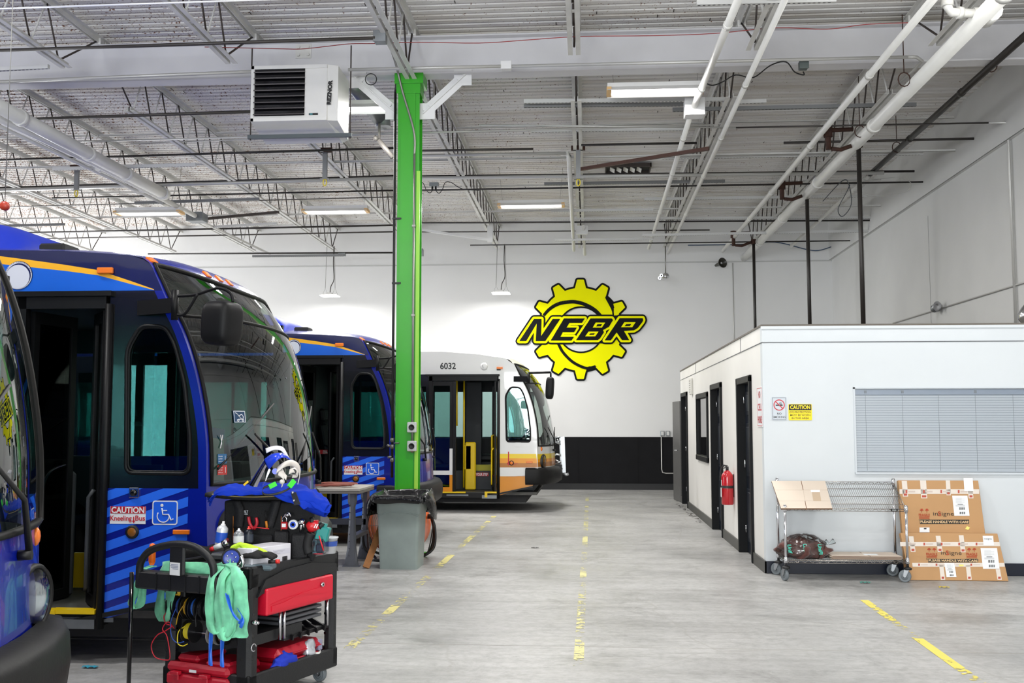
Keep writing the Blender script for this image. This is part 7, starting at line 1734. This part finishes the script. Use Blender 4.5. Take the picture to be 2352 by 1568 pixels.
# crown: arched blue brow
def crown(u,v):
    a=[S2(607,1055,-.02),S2(622,1044,-.05),S2(640,1040,-.05),S2(655,1044,-.02),S2(668,1056,.03)]; b=[S2(618,1078,-.06),S2(632,1062,-.10),S2(645,1052,-.09),S2(660,1052,-.03),S2(672,1062,.02)]
    A=spline(a,4);B=spline(b,4); q=u*(len(A)-1); j=min(int(q),len(A)-2); p=A[j].lerp(A[j+1],q-j).lerp(B[j].lerp(B[j+1],q-j),v); return p+Vector((0,-.012*math.sin(PI*v),.006*math.sin(PI*v)))
m=MB(); m.grid(crown,20,8,True); m.build('brow_crown',SH,fs,solid=.005)
m=MB(); m.cyl(S2(632,1082,-.09),S2(632,1082,-.06),.018,n=14); m.build('pivot_knob',SH,fs)
def visor(u,v):
    A=[S2(606,1054,-.03),S2(612,1066,-.09),S2(622,1079,-.12)];B=[S2(572,1113,-.04),S2(585,1117,-.10),S2(604,1117,-.14)]
    p=A[0].lerp(B[0],v) if u==0 else None
    sa=spline(A,4);sb=spline(B,4); q=u*(len(sa)-1); j=min(int(q),len(sa)-2); return sa[j].lerp(sa[j+1],q-j).lerp(sb[j].lerp(sb[j+1],q-j),v)+Vector((0,-.02*math.sin(PI*u),0))
m=MB(); m.grid(visor,10,10,True); m.build('clear_visor',glass('visor_clear','#e3e8ee',1.5,.02,.14),fs)
m=MB(); P=[S2(636,1078,-.09),S2(648,1068,-.08),S2(660,1062,-.05),S2(672,1062,0),S2(684,1070,.04),S2(689,1085,.05),S2(685,1104,.03)]
def band(m,P,w):
    P=spline(P,5); vs=[]
    for p in P: vs+=[p-Vector((0,w*.5,w)),p+Vector((0,w*.5,w*.6))]
    m.add(vs,[(2*i,2*i+1,2*i+3,2*i+2) for i in range(len(P)-1)],True)
band(m,P,.022); band(m,[S2(640,1082,-.09),S2(652,1092,-.085),S2(650,1106,-.08),S2(648,1110,-.08)],.022); band(m,[S2(664,1082,-.05),S2(676,1078,-.03),S2(684,1088,-.0),S2(672,1090,-.03)],.018); band(m,[S2(646,1072,-.06),S2(652,1088,-.08),S2(658,1096,-.08)],.016)
m.ball(S2(648,1106,-.085),.014,10); m.build('headband',SWH,fs,solid=.004)
m=MB(); m.cyl(S2(675,1083,-.035),S2(675,1083,-.005),.016,n=12); m.build('ratchet_knob',BLACK,fs)
m=MB(); 
def pad(u,v):
    A=[S2(610,1030,.1),S2(630,1024,.08),S2(648,1026,.08),S2(656,1036,.08),S2(664,1052,.1)]; B=[S2(612,1040,.0),S2(630,1032,-.02),S2(645,1034,-.0),S2(652,1042,.02),S2(660,1054,.04)]
    A=spline(A,4);B=spline(B,4); q=u*(len(A)-1); j=min(int(q),len(A)-2); return A[j].lerp(A[j+1],q-j).lerp(B[j].lerp(B[j+1],q-j),v)
m.grid(pad,18,5,True); m.build('white_brow_guard',mat('cap_white','#ecedf2',.4),fs,solid=.004)
# strap with green clips
st=thing('elastic_strap','black elastic strap with bright green clips lying on the blue jacket','strap',tuple(S2(640,1130,-.1)))
m=MB(); band(m,[S2(620,1114,-.10),S2(605,1120,-.12),S2(604,1132,-.14),S2(618,1136,-.15),S2(645,1130,-.15),S2(665,1120,-.13),S2(676,1106,-.10)],.008); m.build('strap_web',BLACK,st,solid=.003)
for a,b in (((618,1118),(634,1110)),((664,1118),(676,1103))): m=MB(); m.bar(S2(*a,-.15),S2(*b,-.13),.02,.026); m.build('green_clip',mat('clip_green','#3fd83a',.4),st)
m=MB(); m.bar(atY(560,1114,TY-.05),atY(570,1105,TY-.05),.004,.012); tag(m.build('marker_stick',mat('marker_yellow','#f4c818',.4)),'short yellow stick lying on the blue jacket','stick')
# cans and bottles -------------------------------------------------------
def can(px,pyb,pyt,Y,r,col,lab,cat='spray can',cap='#e6e6e6',nm='spray_can',tilt=0,shoulder=True,label=None):
    b=atY(px,pyb,Y); tp=atY(px,pyt,Y); z0=max(b.z,ZT) ; h=tp.z-z0; t=thing(nm,lab,cat,(b.x,Y,z0))
    M=Matrix.Translation((b.x,Y,z0))@Matrix.Rotation(tilt,4,'Y')
    m=MB(); m.lathe([(0,0),(r*.95,0),(r,.006),(r,h*.68),(r*.92,h*.73),(r*.55,h*.82),(r*.4,h*.84)],20); m.xf(0,M); m.build('can_body',mat('can_'+col[1:],col,.25,.3),t)
    if label: m=MB(); m.lathe([(r+.0008,h*.12),(r+.0008,h*.55)],20,caps=False); m.xf(0,M); m.build('label_wrap',mat('lab_'+label[1:],label,.45),t)
    m=MB(); m.lathe([(r*.42,h*.83),(r*.42,h*.88),(r*.25,h*.89),(r*.22,h),(0,h)],14); m.xf(0,M); m.build('nozzle_cap',mat('cap_'+cap[1:],cap,.4),t); return t
can(506,1252,1196,6.02,.033,'#e3e6ea','white and blue squeeze bottle standing on the left of the cart top','bottle',nm='squeeze_bottle',tilt=.12,label='#2458c8')
can(548,1250,1213,5.98,.03,'#8c8f92','silver spray can with white label on the cart top','spray can','#d8dade',label='#d9dadc')
can(571,1248,1208,6.05,.027,'#20242c','dark spray can with white shoulder and red tip on the cart top','spray can','#e2392f',label='#2c3440')
m=MB(); a=CMi@atY(571,1209,6.0); b=CMi@atY(618,1214,6.0); m.tube([a,b],.0022,5); simple('red_straw',m,mat('straw_red','#d8202a',.4),'thin red spray straw sticking out sideways from the dark can','straw')
m=MB(); a=atY(493,1258,5.95);b=atY(512,1250,5.95);c=atY(525,1244,5.95); tt=thing('ratchet_tool','silver and white tool with red end lying on the left edge of the cart top','tool',tuple(a))
m.tube([a,b],.016,10); m.build('white_grip',SIGNW,tt); m=MB(); m.tube([b,c],[.022,.026],12); m.build('silver_head',CHROME,tt); m=MB(); m.tube([a+(a-b)*.5,a],.014,10); m.build('red_end',mat('straw_red','#d8202a'),tt)
# pliers in tote
pl=thing('pliers','red handled pliers standing in the front pocket of the tool bag','pliers',tuple(atY(578,1215,TY-.02)))
for k in (0,1):
    m=MB(); P=[atY(581,1215,TY-.035),atY(575-2,1200,TY-.035),atY(571,1186,TY-.035)] if k==0 else [atY(583,1215,TY-.035),atY(590,1202,TY-.035),atY(588,1188,TY-.035)]; m.tube(spline(P,4),[.010]*9,8); m.build('handle',mat('plier_red','#b81c2c',.4),pl)
# padlock, tape roll, ratchet
pd=thing('padlock','red padlock with steel shackle clipped on the tool bag pocket','padlock',tuple(atY(653,1214,TY-.06)))
p=atY(653,1205,TY-.06); m=MB(); m.box(p.x-.02,p.x+.02,p.y-.01,p.y+.01,p.z-.026,p.z+.018,.005); m.build('lock_body',mat('lock_red','#b01c24',.35),pd)
m=MB(); m.tube([(p.x-.013,p.y,p.z+.015),(p.x-.013,p.y,p.z+.035)]+[(p.x+.013*math.cos(a),p.y,p.z+.035+.015*math.sin(a)) for a in [PI-k*PI/6 for k in range(7)]]+[(p.x+.013,p.y,p.z+.015)],.004,6); m.build('shackle',CHROME,pd)
m=MB(); m.box(p.x-.012,p.x+.012,p.y-.0115,p.y-.01,p.z-.012,p.z+.008); m.build('label_sticker',SIGNW,pd)
p=atY(674,1204,TY-.06); tr_=thing('tape_roll','small white roll of thread tape with blue core hanging on the tool bag','tape roll',tuple(p))
m=MB(); m.lathe([(.017,-.012),(.029,-.012),(.029,.012),(.017,.012),(.017,-.012)],22,'Y',tuple(p),caps=False); m.build('tape',SIGNW,tr_); m=MB(); m.lathe([(.010,-.013),(.018,-.013),(.018,.013),(.010,.013),(.010,-.013)],18,'Y',tuple(p),caps=False); m.build('core',mat('core_blue','#2050d0',.4),tr_)
m=MB(); m.tube([atY(650,1190,TY-.05),atY(656,1180,TY-.06),atY(664,1176,TY-.06),atY(668,1186,TY-.06)],.006,6); m.ball(atY(660,1182,TY-.065),.012,8); tag(m.build('carabiner',CHROME),'steel carabiner holding the padlock on the tool bag','carabiner')
p=atY(693,1198,TY-.06); m=MB(); m.ball(p,.02,10); m.tube([p,atY(690,1222,TY-.05)],.008,6); m.tube([p+Vector((.01,0,0)),atY(699,1215,TY-.05)],.006,6); tag(m.build('socket_wrench',CHROME),'chrome ratchet wrench head sticking out of the tool bag side pocket','wrench')
m=MB(); A=atY(613,1212,TY-.03); m.tube([A,atY(611,1196,TY-.03)],.008,8); m.mi=1; m.tube([atY(611,1196,TY-.03),atY(610,1172,TY-.03)],.004,6); tag(m.build('nut_driver',[mat('driver_orange','#c87a1e',.4),BLACK]),'slim tool with amber handle stuck in the tool bag','screwdriver')
# red and black cordless grease gun right
g=thing('cordless_tool','red and black cordless tool standing at the right end of the cart top','power tool',tuple(atY(720,1240,6.3)))
GY=6.18
m=MB(); m.tube([atY(708,1212,GY),atY(716,1208,GY),atY(733,1204,GY)],[.03,.036,.028],14); m.build('tool_head',mat('tool_red','#c81a22',.35),g)
m=MB(); m.tube([atY(714,1198,GY-.0),atY(722,1196,GY)],.026,12); m.tube([atY(733,1204,GY),atY(741,1210,GY)],.02,12); m.mi=1; m.build('tool_motor',BLACK,g)
m=MB(); m.tube(spline([atY(714,1224,GY),atY(708,1240,GY),atY(706,1256,GY),atY(710,1270,GY)],5),.028,10); m.build('tool_grip',BLACKM,g)
q=atY(726,1208,GY-.04); m=MB(); m.bar(q+Vector((-.012,0,-.01)),q+Vector((.0,0,.012)),.006,.002,up=(0,-1,0)); m.bar(q+Vector((0,0,-.012)),q+Vector((.012,0,.012)),.006,.002,up=(0,-1,0)); m.build('white_mark',SIGNW,g)
# tubs at right end on top tray
p=atY(757,1270,6.33)
tt=thing('plastic_bucket','translucent white plastic tub with tools at the far right of the cart top','tub',(p.x,6.33,ZT))
m=MB(); m.lathe([(0,0),(.035,0),(.05,.10),(.053,.10),(.053,.092),(.049,.092)],20,c=(p.x,6.33,p.z)); m.build('tub_body',mat('tub_white','#cfd3d6',.35),tt)
m=MB(); m.lathe([(.046,.045),(.0485,.075)],20,c=(p.x,6.328,p.z),caps=False); m.build('label_wrap',mat('label_blue','#2a4a9a',.4),tt)
p=atY(738,1270,6.22); tt=thing('plastic_bin','clear plastic bin of parts beside the white tub on the cart top','bin',(p.x,6.22,p.z)); m=MB(); m.box(p.x-.045,p.x+.03,6.16,6.28,p.z,p.z+.09,.006); m.build('bin_body',glass('bin_blue','#a8c8d4',1.4,.15,.08),tt)
m=MB(); m.box(p.x-.03,p.x+.02,6.19,6.26,p.z+.003,p.z+.06,.01); m.mi=0; m.build('parts_inside',mat('parts_violet','#57405f',.5,vary=.5,vscale=60),tt)
p=atY(742,1225,6.2); m=MB(); m.obox((p.x,6.2,p.z),(.075,.06,.085),Matrix.Rotation(.25,3,'Y'),.006); m.obox((p.x-.005,6.2,p.z+.05),(.06,.02,.03),Matrix.Rotation(.25,3,'Y')); tag(m.build('teal_carton',mat('teal_box','#12827c',.4)),'small teal carton standing in the plastic bin at the right of the cart','carton')
m=MB(); m.tube([atY(733,1230,6.13),atY(743,1264,6.13)],.004,6); tag(m.build('red_rod',mat('straw_red','#d8202a')),'thin red rod leaning in the plastic bin','rod')
# white box
a=atY(566,1252,6.0);b=atY(667,1292,6.0)
wb=thing('white_box','white cardboard box with barcode lying on the cart top','box',((a.x+b.x)/2,6.0,ZT)); A=atY(596,1288,5.86); B=atY(668,1276,6.10); zt_=atY(668,1247,6.10).z; 
d=(B-A); d.z=0; L=d.length; ang=math.atan2(d.y,d.x); M=Matrix.Translation((A.x,A.y,ZT))@Matrix.Rotation(ang,4,'Z'); L=max(L,.26); hh=max(.05,zt_-ZT)
m=MB(); m.box(-.06,L,0,.15,0,hh,.003); m.xf(0,M); m.build('box_body',mat('box_white','#e4e3ea',.5),wb)
m=MB(); m.box(L*.42,L*.96,-.001,0,hh*.55,hh*.8); 
for k in range(9): m.mi=1; m.box(L*.72+k*.005,L*.72+k*.005+.003*(1+(k%2)*.3),-.0012,0,hh*.18,hh*.42)
m.mi=2
for k in range(3): m.box(L*.45,L*.8-k*.02,-.0015,-.001,hh*(.72-.06*k),hh*(.735-.06*k))
m.box(.0,L*.35,-.0015,0,hh*.62,hh*.635); m.xf(0,M); m.build('printed_label',[mat('label_lilac','#d4d3de',.5),INK,mat('print_grey','#9b9ba0')],wb)
# gloves
gl=thing('work_gloves','pair of black work gloves with neon yellow backs lying on the cart top','gloves',tuple(atY(585,1275,5.85)))
GLB=mat('glove_black','#141414',.8); NEO=mat('neon_yellow','#c8f03a',.7)
def finger(m,a,b,r): m.tube(spline([a,(Vector(a)+Vector(b))/2+Vector((0,0,.008)),b],4),[r*.9]+[r]*7+[r*.6],8)
c=atY(585,1268,5.84)
m=MB(); m.grid(blob(c+Vector((0,0,-.03)),(.075,.05,.03),2,.3,sc=14),24,14,True,True); 
for i in range(4): finger(m,c+Vector((.04,-.03+.02*i,-.01)),c+Vector((.12,-.04+.025*i,-.03)),.012)
m.build('glove_palm',GLB,gl)
m=MB()
for i,(x0,y0,x1,y1) in enumerate(((553,1250,600,1266),(560,1253,614,1270),(548,1249,566,1262),(570,1258,620,1276),(535,1262,556,1248),(528,1266,545,1252))): finger(m,atY(x0,y0,5.86),atY(x1,y1,5.86),.012)
m.ball(atY(545,1256,5.88),(.04,.03,.016),12); m.build('neon_back',NEO,gl)
# grey lid box & small case, blue flashlight head
m=MB(); q=CMi@atZ(520,1275,ZT+.03); m.box(q.x-.1,q.x+.09,q.y-.05,q.y+.12,ZT,ZT+.045,.012); simple('small_case',m,mat('case_grey','#4c5052',.4),'flat grey plastic case under the blue lamp on the cart top','case')
q=atY(595,1290,5.82); m=MB(); m.box(q.x-.09,q.x+.08,5.80,5.9,ZT,ZT+.035,.01); tag(m.build('parts_box',mat('parts_box_blue_grey','#5d6c74',.3)),'flat translucent parts box below the black glove','parts box')
m=MB(); a=atY(617,1290,5.80);b=atY(634,1289,5.80); m.tube([a,b],.011,10); m.mi=1; m.tube([b,b+(b-a).normalized()*.02],.012,10); tag(m.build('marker_tool',[BLACK,mat('tip_red','#d8302a',.4)]),'black tool handle with red tip lying by the parts box','tool')
fl=thing('work_lamp','round black and blue work lamp lying on the near corner of the cart top','work lamp',tuple(atY(530,1300,5.72)))
c=atY(531,1281,5.70); n_=(Vector((0,0,CAMH))-c).normalized(); Rm=n_.to_track_quat('Y','Z').to_matrix().to_4x4()
m=MB(); m.lathe([(.045,-.07),(.052,-.02),(.054,.0),(.048,.006),(.044,.004)],26,'Y',caps=False); m.xf(0,Matrix.Translation(c)@Rm); m.build('lamp_rim',BLACKM,fl)
m=MB(); m.lathe([(.0445,0),(.03,.004),(0,.005)],24,'Y',caps=False); m.xf(0,Matrix.Translation(c)@Rm); m.build('blue_face',mat('lamp_blue','#1a3a9c',.3),fl)
for a_ in range(5): 
    m=MB(); m.ball(c+Rm.to_3x3()@Vector((.024*math.cos(a_*1.25+.5),.006,.024*math.sin(a_*1.25+.5))),.0055,8); m.build('led_dot',CHROME,fl)
m=MB(); a=atY(553,1290,5.72); m.tube(spline([a+Vector((.0,0,.03)),a+Vector((.012,0,-.0)),a+Vector((.004,0,-.03))],4),.012,8); 
for k in range(9): m.ball(a+Vector((.006*math.cos(k*2),0,.03-.008*k)),.010,8)
tag(m.build('steel_chain',CHROME),'short clump of shiny chain links beside the blue work lamp','chain')
# ================================================================ camera
cd=bpy.data.cameras.new('camera'); cd.sensor_width=36; cd.lens=FOC/2352*36; cd.clip_start=.05; cd.clip_end=200
cam=bpy.data.objects.new('camera',cd); C.objects.link(cam); cam.location=(0,0,CAMH); cam.rotation_euler=(PI/2+PITCH,0,YAW)
S=bpy.context.scene; S.camera=cam
S.view_settings.view_transform='Standard'; S.view_settings.look='None'; S.view_settings.gamma=1; S.view_settings.exposure=EXPOSURE; S.view_settings.use_curve_mapping=False
S.cycles.max_bounces=8; S.cycles.diffuse_bounces=4; S.cycles.glossy_bounces=4; S.cycles.transmission_bounces=4; S.cycles.transparent_max_bounces=12
S.cycles.caustics_reflective=False; S.cycles.caustics_refractive=False; S.cycles.use_denoising=True; S.cycles.sample_clamp_indirect=4
